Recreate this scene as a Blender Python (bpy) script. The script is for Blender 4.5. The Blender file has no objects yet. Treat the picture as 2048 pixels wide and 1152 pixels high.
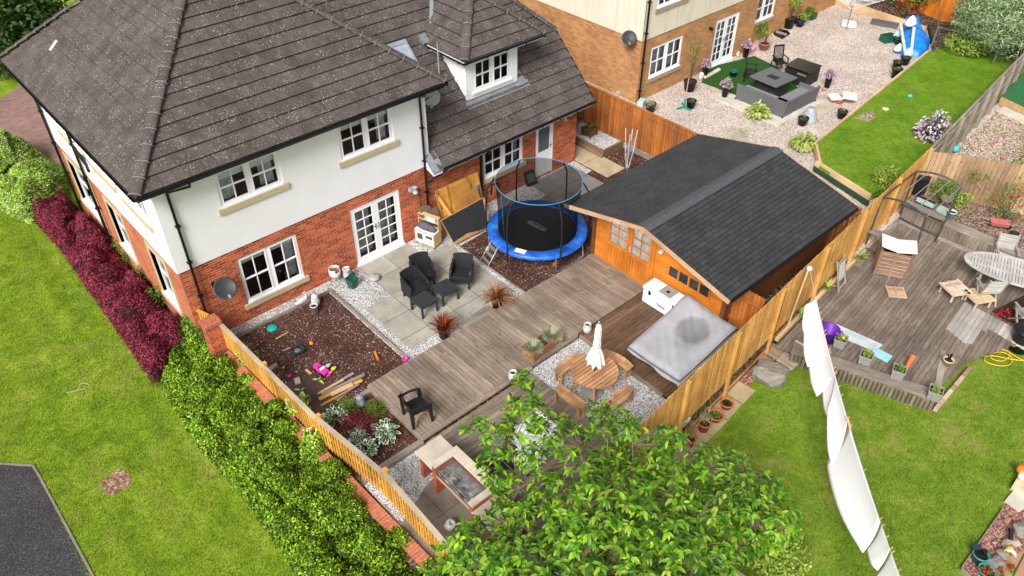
import bpy, bmesh, math, random
import numpy as np
from mathutils import Vector, Matrix
random.seed(7); rng = np.random.default_rng(7)
S = bpy.context.scene
col = S.collection
# ---------------------------------------------------------------- camera, world, sun
YAW, PITCH, ROLL, FPX = 0.73512531, 0.69537856, -0.00242533, 1585.06
CAM = Vector((-9.17489, -17.10393, 14.88726))
_cy, _sy = math.cos(YAW), math.sin(YAW)
_f = Vector((_sy*math.cos(PITCH), _cy*math.cos(PITCH), -math.sin(PITCH)))
_r = Vector((_cy, -_sy, 0)); _d = _f.cross(_r)
_c, _s = math.cos(ROLL), math.sin(ROLL)
RR = _c*_r + _s*_d; DD = -_s*_r + _c*_d
cd = bpy.data.cameras.new("camera"); cam = bpy.data.objects.new("camera", cd); col.objects.link(cam)
cam.matrix_world = Matrix(((RR.x, -DD.x, -_f.x, CAM.x), (RR.y, -DD.y, -_f.y, CAM.y), (RR.z, -DD.z, -_f.z, CAM.z), (0, 0, 0, 1)))
cd.sensor_width = 36; cd.lens = FPX/2048*36; cd.clip_start = .1; cd.clip_end = 500
S.camera = cam
SUN_EL, SUN_AZ = math.radians(42), math.radians(-116)      # azimuth from +Y, clockwise seen from above
w = bpy.data.worlds.new("World"); S.world = w; w.use_nodes = True
wn = w.node_tree.nodes; wl = w.node_tree.links
bg = wn['Background']; sky = wn.new('ShaderNodeTexSky'); sky.sky_type = 'NISHITA'; sky.sun_disc = False
sky.sun_elevation = SUN_EL; sky.sun_rotation = SUN_AZ; sky.dust_density = 3; sky.air_density = 1.0; sky.ozone_density = 1
hs = wn.new('ShaderNodeHueSaturation'); hs.inputs['Saturation'].default_value = .15
wl.new(sky.outputs[0], hs.inputs['Color']); wl.new(hs.outputs[0], bg.inputs[0]); bg.inputs[1].default_value = .088
sd = bpy.data.lights.new("sun", 'SUN'); sun = bpy.data.objects.new("sun", sd); col.objects.link(sun)
sd.energy = 2.6; sd.angle = math.radians(24); sd.color = (1, .97, .94)
sv = Vector((math.sin(SUN_AZ)*math.cos(SUN_EL), math.cos(SUN_AZ)*math.cos(SUN_EL), math.sin(SUN_EL)))
sun.rotation_euler = sv.to_track_quat('Z', 'Y').to_euler(); sun.location = (0, 0, 40)
S.view_settings.view_transform = 'Standard'; S.view_settings.look = 'None'; S.view_settings.gamma = 1
S.view_settings.exposure = 0.74
S.render.engine = 'CYCLES'
S.cycles.max_bounces = 6; S.cycles.transparent_max_bounces = 12

# photograph pixel (2048 wide) -> the real point on a horizontal / vertical plane of the surveyed site
def ray(px, py): return RR*((px-1024)/FPX) + DD*((py-576)/FPX) + _f
def G(px, py, z=0.):
    v = ray(px, py); t = (z-CAM.z)/v.z; return CAM + v*t
def GX(px, py, x):
    v = ray(px, py); t = (x-CAM.x)/v.x; return CAM + v*t
def GY(px, py, y):
    v = ray(px, py); t = (y-CAM.y)/v.y; return CAM + v*t

# ---------------------------------------------------------------- node materials
class NT:
    def __init__(s, name):
        s.m = bpy.data.materials.new(name); s.m.use_nodes = True
        s.n = s.m.node_tree.nodes; s.l = s.m.node_tree.links
        s.b = s.n['Principled BSDF']; s.out = s.n['Material Output']
        s.b.inputs['Specular IOR Level'].default_value = .35
    def new(s, t, **k):
        o = s.n.new('ShaderNode'+t)
        for a, v in k.items(): setattr(o, a, v)
        return o
    def set(s, sock, v):
        if isinstance(v, bpy.types.NodeSocket): s.l.new(v, sock)
        elif v is not None:
            if isinstance(v, (tuple, list)) and len(v) == 3 and sock.type == 'RGBA': v = (*v, 1)
            sock.default_value = v
    def coord(s, kind='Object', scale=(1, 1, 1), rot=(0, 0, 0)):
        tc = s.new('TexCoord'); mp = s.new('Mapping')
        s.l.new(tc.outputs[kind], mp.inputs[0]); mp.inputs['Scale'].default_value = scale; mp.inputs['Rotation'].default_value = rot
        return mp.outputs[0]
    def noise(s, vec, scale, detail=4, rough=.6, out='Fac', dist=0):
        n = s.new('TexNoise'); s.set(n.inputs['Vector'], vec); n.inputs['Scale'].default_value = scale
        n.inputs['Detail'].default_value = detail; n.inputs['Roughness'].default_value = rough; n.inputs['Distortion'].default_value = dist
        return n.outputs[out]
    def vor(s, vec, scale, out='Color', feature='F1', rnd=1):
        n = s.new('TexVoronoi', feature=feature); s.set(n.inputs['Vector'], vec); n.inputs['Scale'].default_value = scale
        n.inputs['Randomness'].default_value = rnd
        return n.outputs[out]
    def ramp(s, fac, stops, interp='LINEAR'):
        r = s.new('ValToRGB'); s.set(r.inputs[0], fac); e = r.color_ramp; e.interpolation = interp
        while len(e.elements) < len(stops): e.elements.new(.5)
        for el, (p, c) in zip(e.elements, stops):
            el.position = p; el.color = (*c, 1) if not isinstance(c, (int, float)) else (c, c, c, 1)
        return r.outputs[0]
    def mix(s, fac, a, b, mode='MIX'):
        m = s.new('Mix', data_type='RGBA', blend_type=mode)
        s.set(m.inputs[0], fac); s.set(m.inputs[6], a); s.set(m.inputs[7], b); return m.outputs[2]
    def math(s, op, a, b=None, clamp=False):
        m = s.new('Math', operation=op, use_clamp=clamp); s.set(m.inputs[0], a)
        if b is not None: s.set(m.inputs[1], b)
        return m.outputs[0]
    def sep(s, v):
        x = s.new('SeparateXYZ'); s.set(x.inputs[0], v); return x.outputs
    def comb(s, x, y, z):
        c = s.new('CombineXYZ'); s.set(c.inputs[0], x); s.set(c.inputs[1], y); s.set(c.inputs[2], z); return c.outputs[0]
    def island(s): return s.new('NewGeometry').outputs['Random Per Island']
    def bump(s, h, strength=.5, dist=.01):
        b = s.new('Bump'); s.set(b.inputs['Height'], h); b.inputs['Strength'].default_value = strength; b.inputs['Distance'].default_value = dist
        s.l.new(b.outputs[0], s.b.inputs['Normal'])
    def fin(s, c=None, rough=.7, metal=0, spec=None):
        s.set(s.b.inputs['Base Color'], c); s.set(s.b.inputs['Roughness'], rough); s.b.inputs['Metallic'].default_value = metal
        if spec is not None: s.b.inputs['Specular IOR Level'].default_value = spec
        return s.m
MATS = {}
def hexc(h):   # sRGB hex -> linear
    v = [int(h[i:i+2], 16)/255 for i in (0, 2, 4)]
    return tuple(x/12.92 if x <= .04045 else ((x+.055)/1.055)**2.4 for x in v)
def plain(name, c, rough=.5, metal=0, var=.12, scale=6, bump=0, spec=None):
    if name in MATS: return MATS[name]
    if isinstance(c, str): c = hexc(c)
    n = NT(name); v = n.coord()
    k = n.noise(v, scale, 5)
    f = n.ramp(k, [(.3, 1-var), (.7, 1+var)])
    cc = n.mix(1, c, f, 'MULTIPLY')
    if bump: n.bump(n.noise(v, scale*12, 4), bump, .01)
    MATS[name] = n.fin(cc, rough, metal, spec); return MATS[name]
def wood(name, c1, c2, rough=.65, grain=1, isl=.35, dark=None, scale=1., knots=False):
    if name in MATS: return MATS[name]
    n = NT(name); uv = n.coord('UV'); i = n.island()
    off = n.math('MULTIPLY', i, 37.); x = n.sep(uv)
    v = n.comb(n.math('MULTIPLY', x[0], 60*scale), n.math('ADD', n.math('MULTIPLY', x[1], 2.5*scale), off), off)
    g = n.noise(v, 1, 6, .65, dist=.6)
    a = n.ramp(g, [(.3, c2), (.68, c1)])
    fv = n.ramp(i, [(0, 1-isl), (1, 1+isl)])
    c = n.mix(1, a, fv, 'MULTIPLY')
    big = n.noise(n.coord('Object'), .9, 4, .6)
    c = n.mix(1, c, n.ramp(big, [(.35, .72), (.65, 1.15)]), 'MULTIPLY')
    if knots:
        kv = n.comb(n.math('MULTIPLY', x[0], 9), n.math('ADD', n.math('MULTIPLY', x[1], 2.2), off), off)
        kd = n.vor(kv, 1, 'Distance'); c = n.mix(n.ramp(kd, [(.06, .75), (.16, 0)]), c, tuple(q*.35 for q in c2))
    n.bump(g, .3*grain, .004)
    MATS[name] = n.fin(c, rough); return MATS[name]
def gravel(name, stops, scale, rough=.85, patch=None, bump=1., dist=.02, big=.12):
    n = NT(name); v = n.coord()
    wv = n.new('VectorMath', operation='ADD'); n.l.new(v, wv.inputs[0])
    nz = n.noise(v, 8, 2, out='Color'); sc = n.new('VectorMath', operation='SCALE'); n.l.new(nz, sc.inputs[0]); sc.inputs['Scale'].default_value = .03
    n.l.new(sc.outputs[0], wv.inputs[1]); v2 = wv.outputs[0]
    vc = n.vor(v2, scale); x = n.sep(vc)
    c = n.ramp(x[0], stops)
    d = n.vor(v2, scale, 'Distance')
    c = n.mix(n.ramp(d, [(.35, 0), (.75, .55)]), c, tuple(q*.25 for q in stops[0][1]))
    b = n.noise(v, .8, 4); c = n.mix(1, c, n.ramp(b, [(.35, 1-big), (.65, 1+big)]), 'MULTIPLY')
    if patch:
        pc, sc_, lo, hi = patch
        pf = n.noise(v, sc_, 5, .6); c = n.mix(n.ramp(pf, [(lo, 0), (hi, 1)]), c, pc)
    n.bump(n.math('SUBTRACT', 1, d), bump, dist)
    MATS[name] = n.fin(c, rough, spec=.2); return MATS[name]
def brick(name, c1, c2, mortar, rot=False, bw=.225, rh=.075):
    n = NT(name); uv = n.coord('UV')
    b = n.new('TexBrick'); n.l.new(uv, b.inputs['Vector'])
    n.set(b.inputs['Color1'], c1); n.set(b.inputs['Color2'], c2); n.set(b.inputs['Mortar'], mortar)
    b.inputs['Scale'].default_value = 1; b.inputs['Brick Width'].default_value = bw; b.inputs['Row Height'].default_value = rh
    b.inputs['Mortar Size'].default_value = .0055; b.inputs['Mortar Smooth'].default_value = .2; b.inputs['Bias'].default_value = -.05
    f = n.noise(uv, 1.3, 5, .65); f2 = n.noise(uv, 25, 3)
    c = n.mix(1, b.outputs[0], n.ramp(f, [(.3, .82), (.7, 1.15)]), 'MULTIPLY')
    c = n.mix(1, c, n.ramp(f2, [(.3, .85), (.7, 1.12)]), 'MULTIPLY')
    n.bump(n.math('SUBTRACT', f2, n.math('MULTIPLY', b.outputs[1], 1.5)), .5, .006)
    MATS[name] = n.fin(c, .85, spec=.2); return MATS[name]
def leafm(name, cols, rough=.5, trans=.35, spec=.3, clump=None, vr=(.75, 1.2)):
    if name in MATS: return MATS[name]
    n = NT(name); i = n.island()
    st = [(k/(len(cols)-1), c) for k, c in enumerate(cols)]
    c = n.ramp(i, st)
    nz = n.noise(n.coord('Object'), 2.2, 3); c = n.mix(1, c, n.ramp(nz, [(.36, vr[0]), (.64, vr[1])]), 'MULTIPLY')
    if clump: c = n.mix(n.ramp(n.noise(n.coord('Object'), clump[1], 3), [(clump[2], 0), (clump[2]+.08, 1)]), c, clump[0])
    n.fin(c, rough, spec=spec)
    t = n.new('BsdfTranslucent'); n.l.new(c, t.inputs[0]); mx = n.new('MixShader'); mx.inputs[0].default_value = trans
    n.l.new(n.b.outputs[0], mx.inputs[1]); n.l.new(t.outputs[0], mx.inputs[2]); n.l.new(mx.outputs[0], n.out.inputs[0])
    MATS[name] = n.m; return n.m

# ---------------------------------------------------------------- mesh builder
class MB:
    def __init__(s): s.v = []; s.f = []; s.uv = []; s.sm = []
    def face(s, pts, uv=None, smooth=False):
        k = len(s.v); s.v += [tuple(p) for p in pts]; s.f.append(list(range(k, k+len(pts)))); s.uv.append(uv); s.sm.append(smooth)
    def add(s, verts, faces, uvs=None, smooth=False):
        k = len(s.v); s.v += [tuple(p) for p in verts]
        for j, f in enumerate(faces): s.f.append([k+i for i in f]); s.uv.append(uvs[j] if uvs else None); s.sm.append(smooth)
        return s
    def hexa(s, p, long=True):  # p: 8 corners, bottom 4 ccw then top 4
        F = [(0, 3, 2, 1), (4, 5, 6, 7), (0, 1, 5, 4), (1, 2, 6, 5), (2, 3, 7, 6), (3, 0, 4, 7)]
        uvs = None
        if long:
            uvs = []
            for f in F:
                a = (Vector(p[f[1]])-Vector(p[f[0]])).length; b = (Vector(p[f[3]])-Vector(p[f[0]])).length
                uvs.append([(0, 0), (0, a), (b, a), (b, 0)] if a > b else [(0, 0), (a, 0), (a, b), (0, b)])
        return s.add(p, F, uvs)
    def box(s, c, d, rz=0, rx=0, ry=0, long=True):
        M = Matrix.Translation(c) @ Matrix.Rotation(rz, 4, 'Z') @ Matrix.Rotation(ry, 4, 'Y') @ Matrix.Rotation(rx, 4, 'X')
        x, y, z = d[0]/2, d[1]/2, d[2]/2
        return s.hexa([M @ Vector(q) for q in ((-x, -y, -z), (x, -y, -z), (x, y, -z), (-x, y, -z), (-x, -y, z), (x, -y, z), (x, y, z), (-x, y, z))], long)
    def bx(s, x0, x1, y0, y1, z0, z1, long=True): return s.box(((x0+x1)/2, (y0+y1)/2, (z0+z1)/2), (x1-x0, y1-y0, z1-z0), long=long)
    def beam(s, a, b, w, h, up=(0, 0, 1)):   # w: sideways, h: along up; centred
        a, b = Vector(a), Vector(b); d = (b-a).normalized(); up = Vector(up)
        sd_ = d.cross(up)
        if sd_.length < 1e-4: sd_ = Vector((1, 0, 0))
        sd_.normalize(); u = sd_.cross(d).normalized(); p = []
        for q in (a, b):
            p.append([q-sd_*w/2-u*h/2, q+sd_*w/2-u*h/2, q+sd_*w/2+u*h/2, q-sd_*w/2+u*h/2])
        return s.hexa(p[0]+p[1])
    def tube(s, pts, r, n=8, cap=True, closed=False):
        pts = [Vector(p) for p in pts]; N = len(pts); rs = r if isinstance(r, (list, tuple)) else [r]*N
        prev = None; rings = []; L = 0; ls = []
        for i, p in enumerate(pts):
            if closed: d = (pts[(i+1) % N]-pts[i-1])
            else: d = pts[min(i+1, N-1)]-pts[max(i-1, 0)]
            d = d.normalized() if d.length > 1e-9 else Vector((0, 0, 1))
            if prev is None:
                a = Vector((0, 0, 1)) if abs(d.z) < .9 else Vector((1, 0, 0)); x = d.cross(a).normalized()
            else:
                x = prev-d*prev.dot(d); x = x.normalized() if x.length > 1e-6 else d.orthogonal().normalized()
            prev = x; y = d.cross(x)
            rings.append([p+(x*math.cos(t)+y*math.sin(t))*rs[i] for t in [2*math.pi*k/n for k in range(n)]])
            if i: L += (pts[i]-pts[i-1]).length
            ls.append(L)
        V = [q for g in rings for q in g]; F = []; U = []
        M = N if closed else N-1
        for i in range(M):
            j = (i+1) % N
            for k in range(n):
                F.append((i*n+k, i*n+(k+1) % n, j*n+(k+1) % n, j*n+k))
                c = 2*math.pi*rs[i]/n; l1 = ls[j] if j else ls[i]+.1
                U.append([(k*c, ls[i]), ((k+1)*c, ls[i]), ((k+1)*c, l1), (k*c, l1)])
        s.add(V, F, U, True)
        if cap and not closed:
            s.face(rings[0][::-1]); s.face(rings[-1])
        return s
    def lathe(s, prof, at=(0, 0, 0), n=20, sx=1, sy=1, rz=0, smooth=True, ang=2*math.pi, a0=0, M=None):
        at = Vector(at); V = []
        full = abs(ang-2*math.pi) < 1e-6; m = n if full else n+1
        for r, z in prof:
            for k in range(m):
                t = a0+ang*k/n; x, y = r*math.cos(t)*sx, r*math.sin(t)*sy
                q = Vector((x*math.cos(rz)-y*math.sin(rz), x*math.sin(rz)+y*math.cos(rz), z))
                V.append((M @ q) if M else at+q)
        F = []
        for i in range(len(prof)-1):
            for k in range(n):
                k2 = (k+1) % m if full else k+1
                F.append((i*m+k, i*m+k2, (i+1)*m+k2, (i+1)*m+k))
        s.add(V, F, None, smooth); return s
    def prism(s, poly, z0, z1, top=True, bottom=False):
        n = len(poly); a = sum(poly[i][0]*poly[(i+1) % n][1]-poly[(i+1) % n][0]*poly[i][1] for i in range(n))
        if a < 0: poly = poly[::-1]
        if top: s.face([(p[0], p[1], z1) for p in poly])
        if bottom: s.face([(p[0], p[1], z0) for p in poly][::-1])
        for i in range(n):
            p, q = poly[i], poly[(i+1) % n]
            s.face([(p[0], p[1], z0), (q[0], q[1], z0), (q[0], q[1], z1), (p[0], p[1], z1)])
        return s
    def build(s, name, m, parent=None, bevel=0, sub=0, loc=None):
        me = bpy.data.meshes.new(name); me.from_pydata(s.v, [], s.f); me.materials.append(m)
        ul = me.uv_layers.new(name='UVMap'); data = np.zeros((len(me.loops), 2), dtype=np.float32); k = 0
        me.calc_loop_triangles() if False else None
        for i, f in enumerate(s.f):
            u = s.uv[i]
            if u is None:
                p = [s.v[j] for j in f]; a = Vector(p[1])-Vector(p[0]); b = Vector(p[-1])-Vector(p[0]); nn = a.cross(b)
                ax, ay, az = abs(nn.x), abs(nn.y), abs(nn.z)
                if az >= ax and az >= ay: u = [(q[0], q[1]) for q in p]
                elif ax > ay: u = [(q[1], q[2]) for q in p]
                else: u = [(q[0], q[2]) for q in p]
            for q in u: data[k] = q; k += 1
        ul.data.foreach_set('uv', data.ravel())
        me.polygons.foreach_set('use_smooth', s.sm); me.update()
        o = bpy.data.objects.new(name, me); col.objects.link(o)
        if bevel:
            md = o.modifiers.new('bevel', 'BEVEL'); md.width = bevel; md.segments = 2; md.limit_method = 'ANGLE'
        if sub:
            md = o.modifiers.new('sub', 'SUBSURF'); md.levels = sub; md.render_levels = sub
        if parent: o.parent = parent; o.matrix_parent_inverse = Matrix.Translation(-parent.location) if parent.type == 'EMPTY' else Matrix()
        if loc: o.location = loc
        return o
def tag(o, label=None, cat=None, group=None, kind=None):
    if label: o['label'] = label
    if cat: o['category'] = cat
    if group: o['group'] = group
    if kind: o['kind'] = kind
    return o
def thing(name, loc, label, cat, group=None, rz=0):
    o = bpy.data.objects.new(name, None); col.objects.link(o); o.location = loc; o.rotation_euler = (0, 0, rz)
    o.empty_display_size = .2
    return tag(o, label, cat, group)
def struct(name, mb, m): return tag(mb.build(name, m), kind='structure')
def part(o, parent):
    o.parent = parent; return o
def local(name, mb, m, parent, **k):       # mesh given in the parent's local frame
    o = mb.build(name, m, None, **k); o.parent = parent; return o
def clone(src, loc, rz=None, label=None, group=None, scale=None):
    def cp(o, par):
        c = o.copy(); col.objects.link(c)
        if par: c.parent = par
        for ch in [x for x in KIDS.get(o.name, [])]: cp(ch, c)
        return c
    KIDS = {}
    for x in bpy.data.objects:
        if x.parent: KIDS.setdefault(x.parent.name, []).append(x)
    r = cp(src, None); r.location = loc
    if rz is not None: r.rotation_euler = (0, 0, rz)
    if scale: r.scale = (scale,)*3
    if label: r['label'] = label
    if group: r['group'] = group
    return r

# ---------------------------------------------------------------- leaves by the thousand
def leaves(name, P, D, N, L, W, m, parent=None, droop=.25, six=False):
    """P base points, D directions, N upward normals (n,3); L, W sizes. one island per leaf"""
    P = np.asarray(P, float); n = len(P)
    D = D/np.maximum(np.linalg.norm(D, axis=1, keepdims=True), 1e-6)
    X = np.cross(D, N); X /= np.maximum(np.linalg.norm(X, axis=1, keepdims=True), 1e-6); Z = np.cross(X, D)
    L = np.broadcast_to(L, (n,))[:, None]; W = np.broadcast_to(W, (n,))[:, None]
    if six:
        v = np.stack([P, P+D*L*.35+X*W*.5+Z*W*.18, P+D*L*.38, P+D*L*.35-X*W*.5+Z*W*.18,
                      P+D*L*.75+X*W*.33+Z*W*.1-Z*L*droop*.4, P+D*L*.75-Z*L*droop*.5, P+D*L*.75-X*W*.33+Z*W*.1-Z*L*droop*.4, P+D*L-Z*L*droop], 1)
        fl = np.array([[0, 1, 2, 2], [0, 2, 3, 3], [1, 4, 5, 2], [2, 5, 6, 3], [4, 7, 5, 5], [5, 7, 6, 6]])
        k = 8
        idx = []; tot = []
        for f in fl:
            idx.append(f[:3] if f[2] == f[3] else f); tot.append(3 if f[2] == f[3] else 4)
        flat = np.concatenate(idx); allv = (flat[None, :]+k*np.arange(n)[:, None]).ravel()
        tots = np.tile(tot, n)
    else:
        v = np.stack([P, P+D*L*.45+X*W*.5+Z*W*.12, P+D*L-Z*L*droop, P+D*L*.45-X*W*.5+Z*W*.12], 1); k = 4
        flat = np.array([0, 1, 2, 0, 2, 3]); allv = (flat[None, :]+k*np.arange(n)[:, None]).ravel(); tots = np.full(2*n, 3)
    me = bpy.data.meshes.new(name); me.vertices.add(n*k); me.vertices.foreach_set('co', v.reshape(-1).astype(np.float32))
    me.loops.add(len(allv)); me.loops.foreach_set('vertex_index', allv.astype(np.int32))
    me.polygons.add(len(tots)); st = np.concatenate([[0], np.cumsum(tots)[:-1]]); me.polygons.foreach_set('loop_start', st.astype(np.int32))
    try: me.polygons.foreach_set('loop_total', tots.astype(np.int32))
    except Exception: pass
    me.update(calc_edges=True); me.materials.append(m); me.validate()
    o = bpy.data.objects.new(name, me); col.objects.link(o)
    if parent: o.parent = parent; o.matrix_parent_inverse = Matrix.Translation(-parent.location)
    return o
def rdir(n, zb=0., zs=1.):
    d = rng.normal(size=(n, 3)); d[:, 2] = d[:, 2]*zs+zb; return d/np.linalg.norm(d, axis=1, keepdims=True)
def inpoly(x, y, poly):
    r = np.zeros(len(x), bool); n = len(poly)
    for i in range(n):
        x1, y1 = poly[i][0], poly[i][1]; x2, y2 = poly[(i+1) % n][0], poly[(i+1) % n][1]
        c = ((y1 > y) != (y2 > y)) & (x < (x2-x1)*(y-y1)/((y2-y1) if y2 != y1 else 1e-9)+x1); r ^= c
    return r
def polypts(poly, n):
    xs = [p[0] for p in poly]; ys = [p[1] for p in poly]; X = []; Y = []; c = 0
    while c < n:
        x = rng.uniform(min(xs), max(xs), n); y = rng.uniform(min(ys), max(ys), n); k = inpoly(x, y, poly); X.append(x[k]); Y.append(y[k]); c += k.sum()
    return np.concatenate(X)[:n], np.concatenate(Y)[:n]
def edist(x, y, poly):
    d = np.full(len(x), 1e9); n = len(poly)
    for i in range(n):
        a = np.array(poly[i][:2]); b = np.array(poly[(i+1) % n][:2]); ab = b-a
        t = np.clip(((x-a[0])*ab[0]+(y-a[1])*ab[1])/(ab@ab), 0, 1)
        d = np.minimum(d, np.hypot(x-a[0]-t*ab[0], y-a[1]-t*ab[1]))
    return d
def clumps(poly, dens):
    xs = [p[0] for p in poly]; ys = [p[1] for p in poly]
    A = (max(xs)-min(xs))*(max(ys)-min(ys)); n = max(4, int(A*dens))
    return np.stack([rng.uniform(min(xs), max(xs), n), rng.uniform(min(ys), max(ys), n), rng.uniform(.7, 1.15, n)], 1)
def hedge(name, poly, z0, H, n, L, W, m, dark, label, cat, cd=4., cr=.35, edge=.35, up=.6, flat=.5, dep=.35):
    """clumpy mass of leaves over a footprint, with a dark twiggy core"""
    cx = sum(p[0] for p in poly)/len(poly); cy = sum(p[1] for p in poly)/len(poly)
    root = thing(name, (cx, cy, z0), label, cat)
    C = clumps(poly, cd)
    def hf(x, y):
        d = np.full(len(x), 9.); hh = np.ones(len(x))
        for c in C:
            q = np.hypot(x-c[0], y-c[1]); k = q < d; d[k] = q[k]; hh[k] = c[2]
        e = np.clip(edist(x, y, poly)/edge, 0, 1)
        return H*(1-(1-e)**2)*hh*(1-dep*np.clip(d/cr, 0, 1.2)**2)
    x, y = polypts(poly, n); h = hf(x, y); e = .04
    gx = (hf(x+e, y)-h)/e; gy = (hf(x, y+e)-h)/e
    N = np.stack([-gx, -gy, np.ones(n)], 1); N /= np.linalg.norm(N, axis=1, keepdims=True)
    P = np.stack([x, y, z0+h-np.abs(rng.exponential(.05, n))], 1)
    D = N*up+rdir(n)*1.; NN = N+rdir(n)*flat
    leaves('foliage', P, D, NN, L*rng.uniform(.6, 1.25, n), W*rng.uniform(.7, 1.2, n), m, root)
    # core
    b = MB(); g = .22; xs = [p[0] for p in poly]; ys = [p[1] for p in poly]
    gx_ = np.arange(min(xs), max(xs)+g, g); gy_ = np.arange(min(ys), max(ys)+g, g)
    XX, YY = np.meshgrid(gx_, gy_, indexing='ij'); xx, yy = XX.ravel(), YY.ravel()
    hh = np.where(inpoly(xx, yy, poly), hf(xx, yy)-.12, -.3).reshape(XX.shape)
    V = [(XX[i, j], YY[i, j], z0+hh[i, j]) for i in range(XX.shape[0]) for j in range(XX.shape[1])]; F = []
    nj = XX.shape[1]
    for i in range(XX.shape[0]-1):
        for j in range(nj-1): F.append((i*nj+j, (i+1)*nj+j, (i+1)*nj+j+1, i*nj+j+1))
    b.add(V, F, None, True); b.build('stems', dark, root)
    return root
def ballbush(name, at, r, h, n, L, W, m, label, cat, z0=None, squash=1., stem=True, up=.4, six=False, droop=.25, group=None, lumps=7, dark=None, offs=0):
    root = thing(name, at, label, cat, group)
    c = rdir(lumps, .2)*.5; pts = []
    k = rng.integers(0, lumps, n); d = rdir(n, .25)
    rad = rng.uniform(.75, 1.02, n)[:, None]*.62
    q = c[k]+d*rad
    P = np.array(at)[None]+q*np.array([r, r, h/2])+np.array([0, 0, h/2+offs])
    D = d*up+rdir(n)*.8; N = d+rdir(n)*.5+np.array([0, 0, .3])
    leaves('foliage', P, D, N, L*rng.uniform(.6, 1.2, n), W*rng.uniform(.7, 1.2, n), m, root, six=six, droop=droop)
    b = MB()
    for i in range(6):
        a = rng.uniform(0, 6.28); b.tube([(at[0], at[1], at[2]), (at[0]+math.cos(a)*r*.25, at[1]+math.sin(a)*r*.25, at[2]+(h/2+offs)*.9), (at[0]+math.cos(a)*r*.6, at[1]+math.sin(a)*r*.6, at[2]+h*.8+offs)], [.012+r*.02, .01+r*.01, .003], 5)
    b.build('stems', BARK, root)
    return root
def grassblades(name, poly, z, dens, L, m, avoid=()):
    xs = [p[0] for p in poly]; ys = [p[1] for p in poly]
    A = abs(sum(poly[i][0]*poly[(i+1) % len(poly)][1]-poly[(i+1) % len(poly)][0]*poly[i][1] for i in range(len(poly))))/2
    n = int(A*dens); x, y = polypts(poly, n)
    for a in avoid: k = ~inpoly(x, y, a); x, y = x[k], y[k]
    n = len(x); P = np.stack([x, y, np.full(n, z)], 1); D = rdir(n, 1.1, .3)
    N = rdir(n, .6)
    return tag(leaves(name, P, D, N, L*rng.uniform(.5, 1.3, n), .012, m, droop=.3), kind='stuff')
# ================================================================ MATERIALS
GR1, GR2, GR3 = (.115, .205, .012), (.165, .25, .02), (.23, .27, .045)
def grass_mat(name, a, b, c, stripes=None, patchy=.5):
    n = NT(name); v = n.coord()
    f = n.noise(v, 1.1, 6, .62); cc = n.ramp(f, [(.32, a), (.5, b), (.68, c)])
    f2 = n.noise(v, 45, 4, .7); cc = n.mix(1, cc, n.ramp(f2, [(.3, .62), (.7, 1.3)]), 'MULTIPLY')
    f3 = n.noise(v, 6, 5, .7); cc = n.mix(1, cc, n.ramp(f3, [(.35, .8), (.7, 1.15)]), 'MULTIPLY')
    if stripes:
        x = n.sep(v); t = n.math('ADD', n.math('MULTIPLY', x[0], stripes[0]), n.math('MULTIPLY', n.noise(v, .8, 2), 1.5))
        cc = n.mix(1, cc, n.ramp(n.math('SINE', t), [(0, .92), (1, 1.07)]), 'MULTIPLY')
    n.bump(f2, .8, .03); MATS[name] = n.fin(cc, .8, spec=.15); return MATS[name]
M_LAWN = grass_mat('lawn_grass', (.13, .24, .012), (.21, .32, .016), (.30, .37, .04), stripes=(7.5,))
M_LAWN2 = grass_mat('right_lawn_grass', (.12, .23, .015), (.18, .28, .022), (.27, .32, .055))
M_LAWN3 = grass_mat('rear_lawn_grass', (.11, .24, .012), (.16, .28, .016), (.22, .31, .03))
M_BLADE = leafm('grass_blade', [(.17, .31, .016), (.29, .43, .024), (.44, .52, .06)], .6, .3, .2, clump=((.40, .42, .09), 1.3, .54))
M_BLADE3 = leafm('grass_blade_rear', [(.12, .26, .014), (.19, .34, .02), (.3, .40, .05)], .6, .3, .2)
M_WGRAVEL = gravel('white_gravel', [(0, (.16, .16, .16)), (.2, (.45, .44, .43)), (.5, (.66, .65, .63)), (1, (.95, .95, .93))], 36, bump=1)
M_PGRAVEL = gravel('pink_beige_gravel', [(0, (.36, .27, .22)), (.3, (.58, .47, .40)), (.65, (.74, .63, .55)), (1, (.9, .83, .77))], 30, bump=.8)
M_TGRAVEL = gravel('tan_gravel', [(0, (.2, .13, .07)), (.35, (.42, .3, .2)), (.65, (.6, .48, .36)), (1, (.82, .74, .64))], 20)
M_RGRAVEL = gravel('red_gravel', [(0, (.16, .06, .045)), (.5, (.36, .15, .12)), (1, (.6, .38, .33))], 26)
M_MULCH = gravel('bark_mulch', [(0, (.025, .012, .009)), (.3, (.085, .034, .024)), (.6, (.145, .06, .044)), (.93, (.21, .11, .08)), (.97, (.4, .35, .32)), (1, (.75, .75, .73))], 38, patch=((.045, .018, .01), 1.1, .5, .75), big=.25)
M_SOIL = gravel('garden_soil', [(0, (.03, .018, .01)), (.6, (.12, .075, .045)), (1, (.3, .22, .16))], 16)
M_SLAB = None
def slab_mat(name, c, isl=.08, spot=.15):
    n = NT(name); v = n.coord(); i = n.island(); cc = n.mix(1, c, n.ramp(i, [(0, 1-isl), (1, 1+isl)]), 'MULTIPLY')
    f = n.noise(v, 1.6, 6, .65); cc = n.mix(1, cc, n.ramp(f, [(.32, .72), (.62, 1.06)]), 'MULTIPLY')
    f2 = n.noise(v, 40, 4, .7); cc = n.mix(1, cc, n.ramp(f2, [(.3, 1-spot), (.7, 1+spot)]), 'MULTIPLY')
    n.bump(f2, .3, .006); MATS[name] = n.fin(cc, .85, spec=.2); return MATS[name]
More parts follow.
